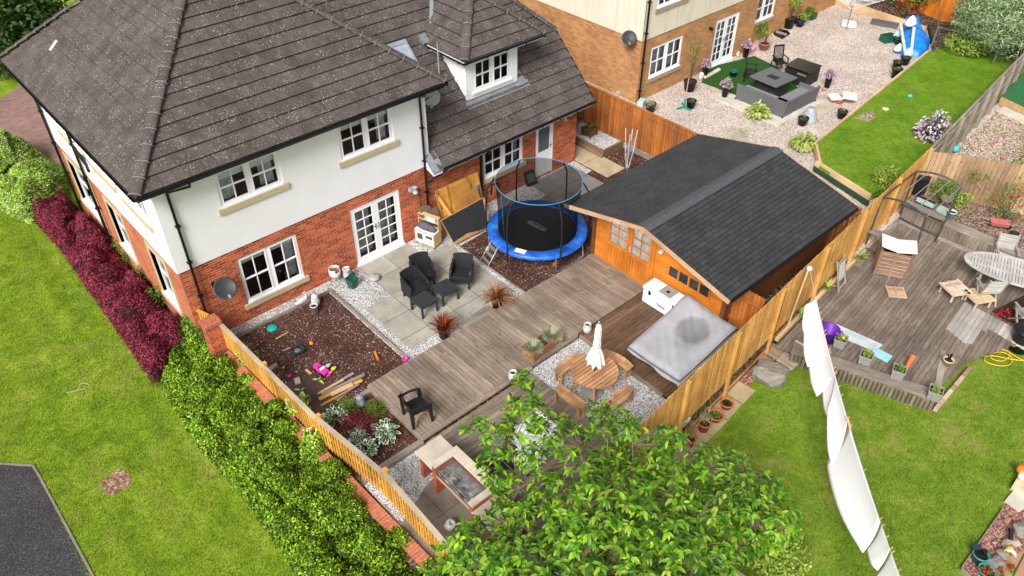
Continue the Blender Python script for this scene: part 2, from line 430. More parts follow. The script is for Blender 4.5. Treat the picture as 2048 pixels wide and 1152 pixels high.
M_SLAB = slab_mat('concrete_slab', (.36, .335, .28)); M_SLABD = slab_mat('stained_concrete', (.24, .205, .165), spot=.3)
M_SLABY = slab_mat('yellow_stone_slab', (.42, .33, .19)); M_SLABW = slab_mat('pale_paving_slab', (.58, .54, .46))
M_ASPH = gravel('asphalt', [(0, (.035, .033, .035)), (.6, (.06, .056, .06)), (.9, (.09, .085, .085)), (1, (.18, .17, .17))], 60, bump=.3)
M_BRICK = brick('red_brick', (.58, .135, .05), (.22, .038, .02), (.62, .33, .2))
M_BRICKS = brick('red_brick_side', (.55, .17, .085), (.42, .115, .055), (.44, .24, .16))
M_BUFF = brick('buff_brick', (.52, .27, .105), (.36, .16, .062), (.46, .31, .19))
M_SANDS = plain('sandstone', (.50, .42, .25), .85, var=.1, scale=8)
def render_mat(name, c, stain=None):
    n = NT(name); v = n.coord(); f = n.noise(v, 1.2, 5, .6); cc = n.mix(1, c, n.ramp(f, [(.3, .955), (.7, 1.02)]), 'MULTIPLY')
    if stain:
        sv = n.coord('Object', (5, 5, .35)); g = n.noise(sv, 1, 6, .7); cc = n.mix(n.ramp(g, [(.5, 0), (.8, .55)]), cc, stain)
    n.bump(n.noise(v, 60, 3), .15, .004); MATS[name] = n.fin(cc, .8, spec=.2); return MATS[name]
M_RENDER = render_mat('white_render', (.80, .80, .80)); M_CREAM = render_mat('cream_render', (.72, .66, .53), (.33, .29, .23))
M_UPVC = plain('white_upvc', (.85, .86, .87), .35, var=.02)
M_BLACK = plain('black_plastic_pipe', (.008, .008, .009), .3, var=.2)
M_BLACKR = plain('black_rattan', (.016, .017, .02), .55, var=.3, scale=60, bump=.6)
M_LEAD = plain('lead_flashing', (.20, .21, .23), .5, var=.25, scale=5)
M_DARK = plain('dark_void', (.006, .005, .005), .9)
M_BLIND = plain('window_blind', (.85, .88, .88), .8, var=.05)
M_CURT = plain('curtain_cloth', (.62, .64, .67), .9, var=.35, scale=9)
def tile_mat():
    n = NT('concrete_roof_tile'); v = n.coord('UV'); i = n.island()
    f = n.noise(v, 1.5, 6, .7); c = n.ramp(f, [(.3, (.056, .044, .039)), (.7, (.115, .093, .083))])
    c = n.mix(1, c, n.ramp(i, [(0, .86), (1, 1.14)]), 'MULTIPLY')
    f2 = n.noise(v, 55, 4, .7); c = n.mix(1, c, n.ramp(f2, [(.3, .75), (.7, 1.25)]), 'MULTIPLY')
    for sc, lo, hi in ((12, .13, .2), (6.5, .06, .09), (19, .16, .24)):
        d = n.vor(v, sc, 'Distance'); m_ = n.noise(v, 2.4, 4, .65)
        k = n.math('MULTIPLY', n.ramp(d, [(lo, 1), (hi, 0)]), n.ramp(m_, [(.40, .05), (.62, .75)]))
        c = n.mix(k, c, (.52, .49, .46))
    st = n.noise(n.coord('UV', (30, 1.2, 1)), 1, 4, .6); c = n.mix(n.ramp(st, [(.7, 0), (.8, .35)]), c, (.4, .37, .34))
    n.bump(f2, .35, .006); MATS['tile'] = n.fin(c, .75, spec=.3); return MATS['tile']
M_TILE = tile_mat()
def glass_mat():
    n = NT('window_glass'); t = n.new('BsdfTransparent'); g = n.new('BsdfGlossy'); g.inputs['Roughness'].default_value = .03
    fr = n.new('Fresnel'); fr.inputs[0].default_value = 1.5; mx = n.new('MixShader')
    k = n.math('MULTIPLY', fr.outputs[0], 1.0, True)
    n.l.new(k, mx.inputs[0]); n.l.new(t.outputs[0], mx.inputs[1]); n.l.new(g.outputs[0], mx.inputs[2]); t.inputs[0].default_value = (1, 1, 1, 1)
    n.l.new(mx.outputs[0], n.out.inputs[0]); MATS['glass'] = n.m; return n.m
M_GLASS = glass_mat()
M_DECK = wood('weathered_decking', (.36, .285, .215), (.135, .098, .07), .75, isl=.24, knots=True)
M_DECKB = wood('brown_decking', (.215, .125, .075), (.07, .036, .02), .65, isl=.25, knots=True)
M_DECKR = wood('grey_old_decking', (.29, .235, .185), (.10, .074, .056), .8, isl=.25, knots=True)
M_GREYW = wood('grey_timber', (.36, .31, .26), (.15, .12, .095), .8, isl=.2)
M_FYEL = wood('yellow_fence_timber', (.80, .43, .085), (.52, .23, .03), .65, isl=.22, knots=True)
M_FORG = wood('orange_fence_timber', (.50, .175, .035), (.26, .075, .014), .6, isl=.28)
M_FNEW = wood('new_pine_fence', (.72, .40, .115), (.44, .20, .04), .65, isl=.2, knots=True)
M_FTAN = wood('tan_fence_timber', (.48, .33, .19), (.27, .16, .08), .7, isl=.25, knots=True)
M_SHED = wood('orange_stained_shed', (.70, .24, .028), (.44, .12, .013), .45, isl=.12)
M_SHEDD = wood('dark_stained_timber', (.20, .07, .022), (.09, .03, .012), .55, isl=.2)
M_TEAK = wood('oiled_hardwood', (.66, .38, .19), (.38, .17, .075), .5, isl=.25)
M_PINE = wood('pale_pine', (.72, .50, .26), (.5, .30, .12), .55, isl=.12)
M_NEWW = wood('new_sawn_timber', (.72, .52, .30), (.5, .32, .16), .6, isl=.12)
M_OLDTEAK = wood('silvered_teak', (.46, .41, .35), (.22, .18, .14), .75, isl=.2)
M_BARKW = wood('bark', (.2, .16, .13), (.08, .06, .05), .9)
BARK = plain('twig_bark', (.10, .07, .05), .9, var=.3, scale=20)
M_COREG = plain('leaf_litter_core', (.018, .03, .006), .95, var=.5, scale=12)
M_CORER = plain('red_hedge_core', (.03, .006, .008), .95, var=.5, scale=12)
L_HEDGE = leafm('hedge_leaf', [(.03, .08, .004), (.10, .22, .008), (.23, .40, .014), (.50, .64, .06)], .5, .24, vr=(.66, 1.35))
L_RED = leafm('barberry_leaf', [(.07, .008, .02), (.19, .016, .045), (.38, .04, .085), (.52, .12, .15)], .5, .25, vr=(.65, 1.35))
L_PALE = leafm('pale_bush_leaf', [(.16, .34, .02), (.36, .56, .05), (.55, .72, .14), (.78, .84, .48)], .5, .3)
L_CHERRY = leafm('cherry_leaf', [(.035, .11, .006), (.10, .27, .012), (.20, .43, .02), (.42, .6, .05)], .35, .28, .45, vr=(.55, 1.25))
L_DARKG = leafm('dark_leaf', [(.012, .035, .004), (.03, .075, .008), (.08, .15, .02)], .5, .3)
L_MIDG = leafm('mid_leaf', [(.06, .14, .012), (.14, .28, .025), (.28, .44, .06)], .5, .3)
L_LIME = leafm('lime_leaf', [(.16, .27, .02), (.3, .42, .05), (.45, .52, .12)], .5, .3)
L_SILVER = leafm('silver_leaf', [(.08, .17, .04), (.24, .37, .11), (.46, .58, .32), (.68, .76, .58)], .5, .3)
L_VARIE = leafm('variegated_leaf', [(.05, .14, .03), (.10, .22, .04), (.7, .74, .6)], .4, .3)
L_HOSTA = leafm('hosta_leaf', [(.30, .42, .06), (.45, .55, .12), (.60, .66, .25)], .4, .3)
L_CORD = leafm('cordyline_leaf', [(.14, .022, .012), (.28, .05, .02), (.42, .13, .04)], .4, .2)
L_CORD2 = leafm('cordyline_orange_leaf', [(.22, .04, .015), (.45, .16, .05), (.62, .36, .15)], .4, .2)
L_FESC = leafm('fescue_blade', [(.38, .44, .26), (.6, .64, .42), (.75, .7, .5)], .5, .2)
L_PINK = leafm('pink_petal', [(.5, .12, .3), (.7, .45, .6), (.85, .75, .8), (.35, .1, .4)], .5, .3)
L_WHITE = leafm('white_petal', [(.8, .8, .75), (.85, .85, .8)], .5, .3)
L_REDF = leafm('red_petal', [(.5, .01, .02), (.65, .03, .05)], .5, .3)
L_YELF = leafm('yellow_petal', [(.8, .6, .02), (.8, .7, .1)], .5, .3)

# ================================================================ GROUND
def pmb(poly, z0, z1): return MB().prism(poly, z0, z1)
def xy(px, py, z=0): g = G(px, py, z); return (g.x, g.y)
b = MB(); b.face([(-200, -200, -1), (200, -200, -1), (200, 200, -1), (-200, 200, -1)]); struct('ground', b, M_LAWN)
lawn_poly = [(-60, -60), (-4.75, -60), (-4.75, -.1), (-4.95, 0), (-4.95, 9.3), (13, 9.3), (13, 60), (-60, 60)]
struct('lawn', pmb(lawn_poly, -1, -.4), M_LAWN)
terr = [(-4.75, -.1), (-4.95, 0), (-4.95, 9.3), (11.4, 9.3), (11.4, -9.74), (3, -10.45), (-4.75, -11.08)]
struct('garden_soil', pmb(terr, -.98, -.03), M_SOIL)
struct('neighbour_gravel', pmb([(11.4, 14), (40, 14), (40, -8.4), (11.4, -9.8)], -.99, -.02), M_PGRAVEL)
struct('right_lawn', pmb([(-4.75, -11.06), (3, -10.43), (11.4, -9.71), (40, -8.5), (40, -40), (-4.75, -40)], -.985, -.65), M_LAWN2)
# driveway of brick pavers, asphalt path
mp = brick('brick_paver', (.33, .20, .17), (.24, .14, .12), (.16, .11, .09), bw=.2, rh=.1)
b = MB(); b.face([G(-140, 330, -.395), G(170, 330, -.395), G(150, 100, -.395), G(70, 150, -.395), G(-40, 225, -.395)]); struct('driveway', b, mp)
b = MB(); b.prism([xy(-60, 925, -.4), xy(0, 928, -.4), xy(66, 932, -.4), xy(80, 955, -.4), xy(190, 1160, -.4), xy(240, 1260, -.4), xy(-100, 1300, -.4)], -.5, -.39); struct('path', b, M_ASPH)
b = MB()
e = [xy(-60, 925, -.4), xy(0, 928, -.4), xy(66, 932, -.4), xy(80, 955, -.4), xy(190, 1160, -.4), xy(240, 1260, -.4)]
for p, q in zip(e[:-1], e[1:]): b.beam((*p, -.40), (*q, -.40), .05, .06)
struct('path_edging', b, M_SLABD)
# white gravel + patio + mulch beds
struct('white_gravel', pmb([(-4.6, 0), (2.9, 0), (9.3, 0), (9.3, -.9), (2.95, -1.25), (2.95, -4.35), (-1.3, -4.35), (-1.3, -.42), (-4.6, -.42)], -.1, -.012), M_WGRAVEL)
struct('mulch_bed', pmb([(-4.6, -.42), (-1.3, -.42), (-1.3, -4.5), (-2.6, -4.5), (-4.4, -4.5)], -.1, -.02), M_MULCH)
struct('trampoline_mulch', pmb([(2.95, -1.25), (9.35, -.9), (9.4, -.35), (11.4, -.35), (11.4, -4.6), (2.95, -4.6)], -.1, -.02), M_MULCH)
b = MB()
for i in range(4):
    for j in range(5):
        x0 = -.95+i*.925; y1 = -.0-j*.88+.0
        if j == 0 and (i == 0): continue
        if j == 0 and i == 3: continue
        if j == 1 and i == 0: continue
        g = .009; y1 = y1+.45 if False else y1
        b.bx(x0+g, x0+.925-g, max(y1-.88+g, -3.93), min(y1-g, -.06), -.05, .0)
o = struct('patio', b, M_SLAB)
struct('slab_joints', MB().prism([(-.94, -3.92), (-.94, -1.77), (-.02, -1.77), (-.02, -.07), (1.8, -.07), (1.8, -.9), (2.74, -.9), (2.74, -3.92)], -.03, -.007), plain('joint_dirt', (.05, .04, .03), .95))
# side path by the back door
b = MB()
for (x0, x1, y0, y1) in ((7.0, 8.0, -1.0, -.1), (8.0, 9.0, -1.0, -.1), (7.0, 8.0, -1.9, -1.0), (8.0, 9.0, -1.9, -1.0), (6.2, 7.0, -1.9, -1.0)):
    b.bx(x0+.01, x1-.01, y0+.01, y1-.01, -.05, .0)
struct('side_patio', b, slab_mat('grey_side_slab', (.24, .225, .2)))
b = MB()
for (x0, x1, y0, y1) in ((9.36, 10.2, -.4, 1.0), (9.36, 10.2, 1.0, 2.4), (9.36, 10.3, -1.6, -.4), (9.36, 10.2, 2.4, 4.2)):
    b.bx(x0+.01, x1-.01, y0+.01, y1-.01, -.05, .004)
struct('side_path', b, slab_mat('sand_slab', (.45, .36, .23)))
# timber edging boards
b = MB(); b.beam((-4.55, -.42, .0), (-1.28, -.42, .0), .05, .14); tag(b.build('edging_board', M_GREYW), 'low grey timber board between the mulch bed and the gravel strip by the house wall', 'edging')
b = MB(); b.beam((-1.25, -.39, .0), (-1.25, -4.35, .0), .05, .14); tag(b.build('edging_board', M_GREYW), 'low grey timber board between the mulch bed and the slab patio', 'edging')
b = MB(); b.beam((2.92, -1.2, .0), (2.92, -4.4, .0), .03, .06); tag(b.build('edging_board', M_GREYW), 'thin board between the slab patio gravel and the trampoline', 'edging')
# decks: boards laid one by one
def deck(name, poly, z, along, bw, m, gap=.008, th=.04, lab=None, cat='decking', skirt=True, seg=3.6, rot=0):
    if rot: poly = [(p[0]*math.cos(rot)+p[1]*math.sin(rot), -p[0]*math.sin(rot)+p[1]*math.cos(rot)) for p in poly]
    """boards along x or y clipped to a convex polygon"""
    b = MB(); xs = [p[0] for p in poly]; ys = [p[1] for p in poly]
    def cut(v, axis):
        r = []
        n = len(poly)
        for i in range(n):
            p, q = poly[i], poly[(i+1) % n]
            a0, a1 = p[axis], q[axis]
            if (a0 > v) != (a1 > v): t = (v-a0)/(a1-a0); r.append(p[1-axis]+t*(q[1-axis]-p[1-axis]))
        return (min(r), max(r)) if len(r) > 1 else None
    ax = 1 if along == 'x' else 0
    lo, hi = (min(ys), max(ys)) if along == 'x' else (min(xs), max(xs))
    k = int(round((hi-lo)/bw)); bw = (hi-lo)/k
    for i in range(k):
        c = cut(lo+(i+.5)*bw, ax)
        if not c: continue
        s = c[0]; st = rng.uniform(1.2, seg)
        while s < c[1]-.02:
            e = min(c[1], s+st); st = seg
            if c[1]-e < .3: e = c[1]
            dz = rng.uniform(-.0015, .0015)
            if along == 'x': b.bx(s+.002, e-.002, lo+i*bw+gap/2, lo+(i+1)*bw-gap/2, z-th, z+dz)
            else: b.bx(lo+i*bw+gap/2, lo+(i+1)*bw-gap/2, s+.002, e-.002, z-th, z+dz)
            s = e
    if rot: b.v = [(x*math.cos(rot)-y*math.sin(rot), x*math.sin(rot)+y*math.cos(rot), z_) for x, y, z_ in b.v]
    o = tag(b.build(name, m), kind='structure')
    return o
deck('deck', [(-2.62, -4.42), (5.62, -4.42), (5.62, -6.62), (-2.62, -6.62)], .15, 'y', .125, M_DECK, gap=.013)
b = MB(); b.beam((-2.62, -6.70, .135), (.9, -6.70, .135), .14, .04); b.beam((-2.6, -4.40, .07), (11, -4.40, .07), .025, .13); b.beam((-2.63, -4.42, .06), (-2.63, -6.75, .06), .03, .14)
b.bx(.9, 2.7, -6.66, -6.63, .0, .14); b.bx(2.7, 2.74, -9.6, -6.7, .0, .14); struct('deck_fascia', b, M_DECK)
deck('brown_deck', [(2.74, -6.64), (5.72, -6.64), (5.72, -10.1), (2.74, -10.35)], .135, 'x', .125, M_DECKB)
deck('lower_deck', [(-2.6, -6.79), (.85, -6.79), (.85, -10.6), (-2.4, -10.6)], .05, 'x', .13, M_DECK)
struct('octagon_gravel', pmb([(.85, -6.7), (2.72, -6.7), (2.72, -10.5), (.85, -10.6)], -.1, .03), M_WGRAVEL)
b = MB()
for (x0, x1, y) in ((.55, 1.72, -4.02), ): 
    for k in range(2): b.bx(x0, x1, y-.13*(k+1), y-.13*k-.008, -.02, .07)
    b.bx(x0, x1, y-.4, y-.275, -.02, .12)
tag(b.build('step', M_GREYW), 'low grey timber step between the slab patio and the deck', 'step')
# planting bed + barbecue yard
struct('planting_bed', pmb([(-4.4, -4.66), (-2.66, -4.66), (-2.66, -6.62), (-4.3, -6.62)], -.1, -.01), M_MULCH)
b = MB(); b.beam((-4.35, -4.57, .0), (-2.64, -4.52, .0), .16, .16); tag(b.build('timber_sleeper', M_GREYW), 'weathered grey sleeper between the plank heap and the hosta bed', 'sleeper')
b = MB(); b.beam((-4.3, -6.72, .02), (-2.64, -6.72, .02), .17, .16); tag(b.build('timber_sleeper', M_GREYW), 'weathered grey sleeper between the hosta bed and the barbecue gravel', 'sleeper')
struct('barbecue_gravel', pmb([(-4.35, -6.8), (-2.62, -6.8), (-2.62, -7.6), (-3.3, -7.75), (-4.35, -8.2)], -.1, .0), M_WGRAVEL)
b = MB()
for i in range(2):
    for j in range(4): b.bx(-4.35+i*.88, -4.35+i*.88+.87, -7.7-(j+1)*.88, -7.7-j*.88-.012, -.08, -.004)
struct('barbecue_patio', b, M_SLABD)

# ================================================================ WALL HELPERS
class Wall:
    def __init__(s, O, U, N): s.O = Vector(O); s.U = Vector(U); s.N = Vector(N)
    def p(s, u, z, o=0): return s.O+s.U*u+s.N*o+Vector((0, 0, z))
    def bar(s, mb, u0, u1, z0, z1, o0, o1, long=True):
        return mb.hexa([s.p(u0, z0, o0), s.p(u1, z0, o0), s.p(u1, z0, o1), s.p(u0, z0, o1), s.p(u0, z1, o0), s.p(u1, z1, o0), s.p(u1, z1, o1), s.p(u0, z1, o1)], long)
    def faces(s, mb, u0, u1, z0, z1, ops, depth=.12):
        us = sorted({u0, u1, *[min(max(o[0], u0), u1) for o in ops], *[min(max(o[1], u0), u1) for o in ops]})
        zs = sorted({z0, z1, *[min(max(o[2], z0), z1) for o in ops], *[min(max(o[3], z0), z1) for o in ops]})
        for a, c in zip(us[:-1], us[1:]):
            for d, e in zip(zs[:-1], zs[1:]):
                m = ((a+c)/2, (d+e)/2)
                if any(o[0] < m[0] < o[1] and o[2] < m[1] < o[3] for o in ops): continue
                mb.face([s.p(a, d), s.p(c, d), s.p(c, e), s.p(a, e)], [(a, d), (c, d), (c, e), (a, e)])
        for o in ops:
            a, c, d, e = max(o[0], u0), min(o[1], u1), max(o[2], z0), min(o[3], z1)
            if c <= a or e <= d: continue
            for (q, r_, uv) in (((a, d), (a, e), 0), ((c, d), (c, e), 0), ((a, e), (c, e), 1), ((a, d), (c, d), 1)):
                if q[1] == r_[1] and ((q[1] == z1 and o[3] > z1) or (q[1] == z0 and o[2] < z0)): continue
                mb.face([s.p(*q), s.p(*r_), s.p(*r_, -depth), s.p(*q, -depth)], [(0, q[1]), (0, r_[1]), (depth, r_[1]), (depth, q[1])] if not uv else [(q[0], 0), (r_[0], 0), (r_[0], depth), (q[0], depth)])
def window(house, W, u0, u1, z0, z1, cas=2, bars=(1, 1), inset=.07, fr=.055, sill=None, blind=0, curtain=(), cill=True, m=None, label=None, sm=None, grids=None, top=None):
    """framed window with casements, glazing bars, pane, blind and curtains. returns the window part"""
    b = MB(); i0, i1 = -inset-.06, -inset+.015; m = m or M_UPVC
    W.bar(b, u0, u1, z0, z0+fr, i0, i1); W.bar(b, u0, u1, z1-fr, z1, i0, i1)
    W.bar(b, u0, u0+fr, z0+fr, z1-fr, i0, i1); W.bar(b, u1-fr, u1, z0+fr, z1-fr, i0, i1)
    iu0, iu1 = u0+fr, u1-fr; cw = (iu1-iu0)/cas
    for k in range(cas):
        a, c = iu0+k*cw, iu0+(k+1)*cw
        if k: W.bar(b, a-.045, a+.045, z0+fr, z1-fr, i0, i1-.002)
        a += .045 if k else 0; c -= .045 if k < cas-1 else 0
        f2 = .042; j1 = i1+.012
        W.bar(b, a+.004, c-.004, z0+fr+.004, z0+fr+f2, i0+.02, j1); W.bar(b, a+.004, c-.004, z1-fr-f2, z1-fr-.004, i0+.02, j1)
        W.bar(b, a+.004, a+f2, z0+fr+f2, z1-fr-f2, i0+.02, j1); W.bar(b, c-f2, c-.004, z0+fr+f2, z1-fr-f2, i0+.02, j1)
        for q in range(bars[0]):
            u = a+f2+(c-a-2*f2)*(q+1)/(bars[0]+1); W.bar(b, u-.012, u+.012, z0+fr+f2, z1-fr-f2, i0+.035, j1-.012)
        for q in range(bars[1]):
            z = z0+fr+f2+(z1-z0-2*fr-2*f2)*(q+1)/(bars[1]+1); t = .018 if bars[1] == 1 else .012
            W.bar(b, a+f2, c-f2, z-t, z+t, i0+.036, j1-.008)
    w_ = b.build('window', m, house)
    if label: w_['label'] = label
    b = MB(); b.face([W.p(iu0, z0+fr, i0+.04), W.p(iu1, z0+fr, i0+.04), W.p(iu1, z1-fr, i0+.04), W.p(iu0, z1-fr, i0+.04)]); part(b.build('pane', M_GLASS), w_)
    if blind:
        b = MB(); W.bar(b, iu0+.02, iu1-.02, z1-fr-blind*(z1-z0), z1-fr, i0-.05, i0-.045); part(b.build('blind', M_BLIND), w_)
    if curtain:
        b = MB()
        for (a, c) in curtain:
            a = iu0+a*(iu1-iu0); c = iu0+c*(iu1-iu0); n = max(4, int((c-a)/.05)); 
            for k in range(n):
                x0, x1 = a+(c-a)*k/n, a+(c-a)*(k+1)/n; o0, o1 = (-.1, -.14) if k % 2 else (-.14, -.1)
                b.face([W.p(x0, z0+fr, i0+o0), W.p(x1, z0+fr, i0+o1), W.p(x1, z1-fr, i0+o1), W.p(x0, z1-fr, i0+o0)])
        part(b.build('curtain', M_CURT), w_)
    if sill:
        b = MB(); W.bar(b, u0-.12, (u0+u1)/2-.003, z0-.17, z0-.005, -.12, .06); W.bar(b, (u0+u1)/2+.003, u1+.12, z0-.17, z0-.005, -.12, .06)
        part(b.build('sill', sm or M_SANDS, bevel=.006), w_)
    if cill:
        b = MB(); W.bar(b, u0+.005, u1-.005, z0-.004, z0+.035, -inset+.016, .045); part(b.build('window_board', m), w_)
    return w_
def clip_poly(pts, uv, P0, Nn):
    out, ou = [], []
    for i in range(len(pts)):
        a, c = pts[i], pts[(i+1) % len(pts)]; ua, uc = uv[i], uv[(i+1) % len(pts)]
        da, dc = (a-P0).dot(Nn), (c-P0).dot(Nn)
        if da >= 0: out.append(a); ou.append(ua)
        if (da >= 0) != (dc >= 0):
            t = da/(da-dc); out.append(a+(c-a)*t); ou.append((ua[0]+(uc[0]-ua[0])*t, ua[1]+(uc[1]-ua[1])*t))
    return out, ou
def tiled(mb, O, U, V, u0, u1, v0, v1, clips=(), tw=.333, tc=.345, lift=.042, gap=.007, slot=.018):
    O, U, V = Vector(O), Vector(U).normalized(), Vector(V).normalized(); N = U.cross(V).normalized()
    if N.z < 0: N = -N
    j = 0; v = v0
    while v < v1-.02:
        ve = min(v+tc, v1); off = (j % 2)*tw/2+rng.uniform(-.02, .02); k0 = math.floor((u0-off)/tw)
        for k in range(k0, int((u1-off)/tw)+1):
            a, c = max(u0, off+k*tw), min(u1, off+(k+1)*tw)
            if c-a < .02: continue
            a += gap/2; c -= gap/2; l = lift+rng.uniform(-.003, .004); l2 = .004
            P = lambda u, vv, h: O+U*u+V*vv+N*h
            q = [P(a, v-.004, l), P(c, v-.004, l), P(c, ve-slot, l2), P(a, ve-slot, l2)]; s_ = [P(a, v-.004, -.012), P(c, v-.004, -.012)]
            polys = [(q, [(a, v), (c, v), (c, ve), (a, ve)]), ([s_[0], s_[1], q[1], q[0]], [(a, v-.03), (c, v-.03), (c, v), (a, v)]),
                     ([s_[0], q[0], q[3]], [(a, v), (a, v), (a, ve)]), ([s_[1], q[2], q[1]], [(c, v), (c, ve), (c, v)])]
            cl = []
            for pts, uv in polys:
                for (p0, nn) in clips:
                    if len(pts) < 3: break
                    pts, uv = clip_poly(pts, uv, p0, nn)
                if len(pts) >= 3: cl.append((pts, uv))
            # keep a tile's faces one island by sharing vertices
            idx = {}; V_, F_, U_ = [], [], []
            for pts, uv in cl:
                f = []
                for p in pts:
                    key = (round(p.x, 4), round(p.y, 4), round(p.z, 4))
                    if key not in idx: idx[key] = len(V_); V_.append(p)
                    f.append(idx[key])
                if len(set(f)) == len(f): F_.append(f); U_.append(uv)
            if F_: mb.add(V_, F_, U_)
        j += 1; v = ve
    return mb
def ridge(mb, mc, a, b_, r=.115, step=.42, up=(0, 0, 1)):
    a, b_ = Vector(a), Vector(b_); d = (b_-a); L = d.length; d.normalize(); sd_ = d.cross(Vector(up)).normalized(); u = sd_.cross(d).normalized()
    n = max(1, round(L/step))
    for i in range(n):
        p0, p1 = a+d*L*i/n, a+d*(L*(i+1)/n+.03)
        V_, F_, U_ = [], [], []; K = 6
        for (p, rr) in ((p0, r*1.08), (p1, r*.97)):
            for k in range(K+1):
                t = math.pi*(.12+.76*k/K); V_.append(p+sd_*math.cos(t)*rr*1.25+u*(math.sin(t)*rr*.75-.02))
        for k in range(K): F_.append((k, k+1, K+2+k, K+1+k)); U_.append([(k*.05, i*.4), (k*.05+.05, i*.4), (k*.05+.05, i*.4+.4), (k*.05, i*.4+.4)])
        F_.append(tuple(range(K+1))[::-1]); U_.append([(0, 0)]*(K+1)); mb.add(V_, F_, U_, False)
        if mc is not None:
            pts = []
            for k in range(-1, K+2):
                t = math.pi*(.12+.76*k/K); pts.append(p0+d*.015+sd_*math.cos(t)*r*1.38+u*(math.sin(t)*r*.84-.015))
            for k in range(len(pts)-1): mc.beam(pts[k], pts[k+1], .018, .005, up=u)
def gutter(mb, a, b_, r=.06):
    a, b_ = Vector(a), Vector(b_); d = (b_-a).normalized(); sd_ = d.cross(Vector((0, 0, 1))).normalized(); K = 8; V_, F_ = [], []
    for rr in (r, r*.86):
        for p in (a, b_):
            for k in range(K+1):
                t = math.pi+math.pi*k/K; V_.append(p+sd_*math.cos(t)*rr+Vector((0, 0, math.sin(t)*rr)))
    m = K+1
    for o in (0, 2*m):
        for k in range(K): F_.append((o+k, o+k+1, o+m+k+1, o+m+k))
    F_ += [(0, m, 3*m, 2*m), (K, K+m, K+3*m, K+2*m)]
    mb.add(V_, F_)
    L = (b_-a).length
    for i in range(int(L/.8)+1): mb.beam(a+d*min(L, i*.8+.1)+Vector((0, 0, -r*.9)), a+d*min(L, i*.8+.1)+Vector((0, 0, -r-.015)), r*1.6, .03, up=d)
# ================================================================ MAIN HOUSE
H = thing('brick_house', (-1, 4, 0), 'two storey house of red brick and white render with dark lichen spotted hipped roof', 'house')
rad = math.radians
EX0, EX1, EY0, EY1, EZ = -5.47, 3.30, -.50, 9.4, 5.12; RT = math.tan(rad(39))
XW0, XW1 = -5.0, 2.9; BZ = 2.41
Wf = Wall((XW0, 0, 0), (1, 0, 0), (0, -1, 0)); u = lambda x: x-XW0
Ws = Wall((XW0, 9.0, 0), (0, -1, 0), (-1, 0, 0)); us = lambda y: 9.0-y
ops_f = [(u(-3.5), u(-1.74), .56, 2.06), (u(0), u(1.72), .03, 2.03), (u(5.03), u(6.77), .98, 2.0), (u(7.36), u(8.2), .02, 2.03)]
ops_u = [(u(-3.5), u(-1.78), 3.72, 4.74), (u(0), u(1.74), 3.68, 4.8)]
b = MB(); Wf.faces(b, 0, u(9.32), -.5, BZ, [(a, c, d, e) for a, c, d, e in ops_f]); b.build('brick_wall', M_BRICK, H)
# right return of the extension
b = MB(); We = Wall((9.32, 0, 0), (0, 1, 0), (1, 0, 0)); We.faces(b, 0, 9, -.5, 2.3, [])
b.face([(9.32, 0, 2.3), (9.32, 9, 2.3), (9.32, 4.5, 6.3)]); b.build('brick_gable', M_BRICK, H)
b = MB(); Wr = Wall((XW0, -.03, 0), (1, 0, 0), (0, -1, 0)); Wr.faces(b, -.03, u(2.9), BZ, 5.05, ops_u, .15)
b.face([(XW0, -.03, BZ), (2.9, -.03, BZ), (2.9, 0.02, BZ), (XW0, 0.02, BZ)])
b.face([(2.9, -.03, BZ), (2.9, 6, BZ), (2.9, 6, 5.1), (2.9, -.03, 5.1)])
b.build('render_wall', M_RENDER, H)
wins_s = [(1.05, 2.1, .5, 2.08), (4.0, 5.15, .5, 2.05), (6.45, 8.4, .5, 2.05)]
ops_s = [(us(c), us(a), d, e) for a, c, d, e in wins_s]
wins_t = [(.9, 2.5, 3.45, 4.6), (3.2, 4.6, 3.5, 4.6), (5.6, 7.4, 3.5, 4.6)]
ops_t = [(us(c), us(a), d, e) for a, c, d, e in wins_t]
b = MB(); Ws.faces(b, 0, 9.0, -.6, BZ, ops_s); b.build('side_brick_wall', M_BRICKS, H)
b = MB(); Wt = Wall((XW0-.03, 9.0, 0), (0, -1, 0), (-1, 0, 0)); Wt.faces(b, 0, 9.03, BZ, 5.05, ops_t)
b.face([(XW0-.03, 9, BZ), (XW0-.03, -.03, BZ), (XW0+.02, -.03, BZ), (XW0+.02, 9, BZ)]); b.build('side_render_wall', M_RENDER, H)
b = MB(); b.face([(XW0, 9, -.6), (9.32, 9, -.6), (9.32, 9, 5), (XW0, 9, 5)])
b.build('rear_wall', M_BRICK, H)
window(H, Wf, *ops_f[0], sill=1, blind=.16, curtain=((.82, .98),), inset=.05)
window(H, Wf, *ops_f[2], sill=1, inset=.05, curtain=((.9, .99),))
window(H, Wr, *ops_u[0], sill=1, blind=.28, curtain=((.03, .3), (.72, .95)), inset=.05)
window(H, Wr, *ops_u[1], sill=1, blind=.25, curtain=((.78, .95),), inset=.05)
for (a, c, d, e) in ops_s:
    window(H, Ws, a, c, d, e, cas=1, inset=.11, cill=True)
    b = MB(); Ws.bar(b, a-.13, c+.13, e, e+.16, -.11, .02); Ws.bar(b, a-.13, a, d, e, -.11, .02); Ws.bar(b, c, c+.13, d, e, -.11, .02); Ws.bar(b, a-.15, c+.15, d-.16, d, -.11, .05)
    b.build('stone_surround', M_SANDS, H, bevel=.005)
for (a, c, d, e) in ops_t:
    window(H, Wt, a, c, d, e, cas=2, inset=.05, sill=1)
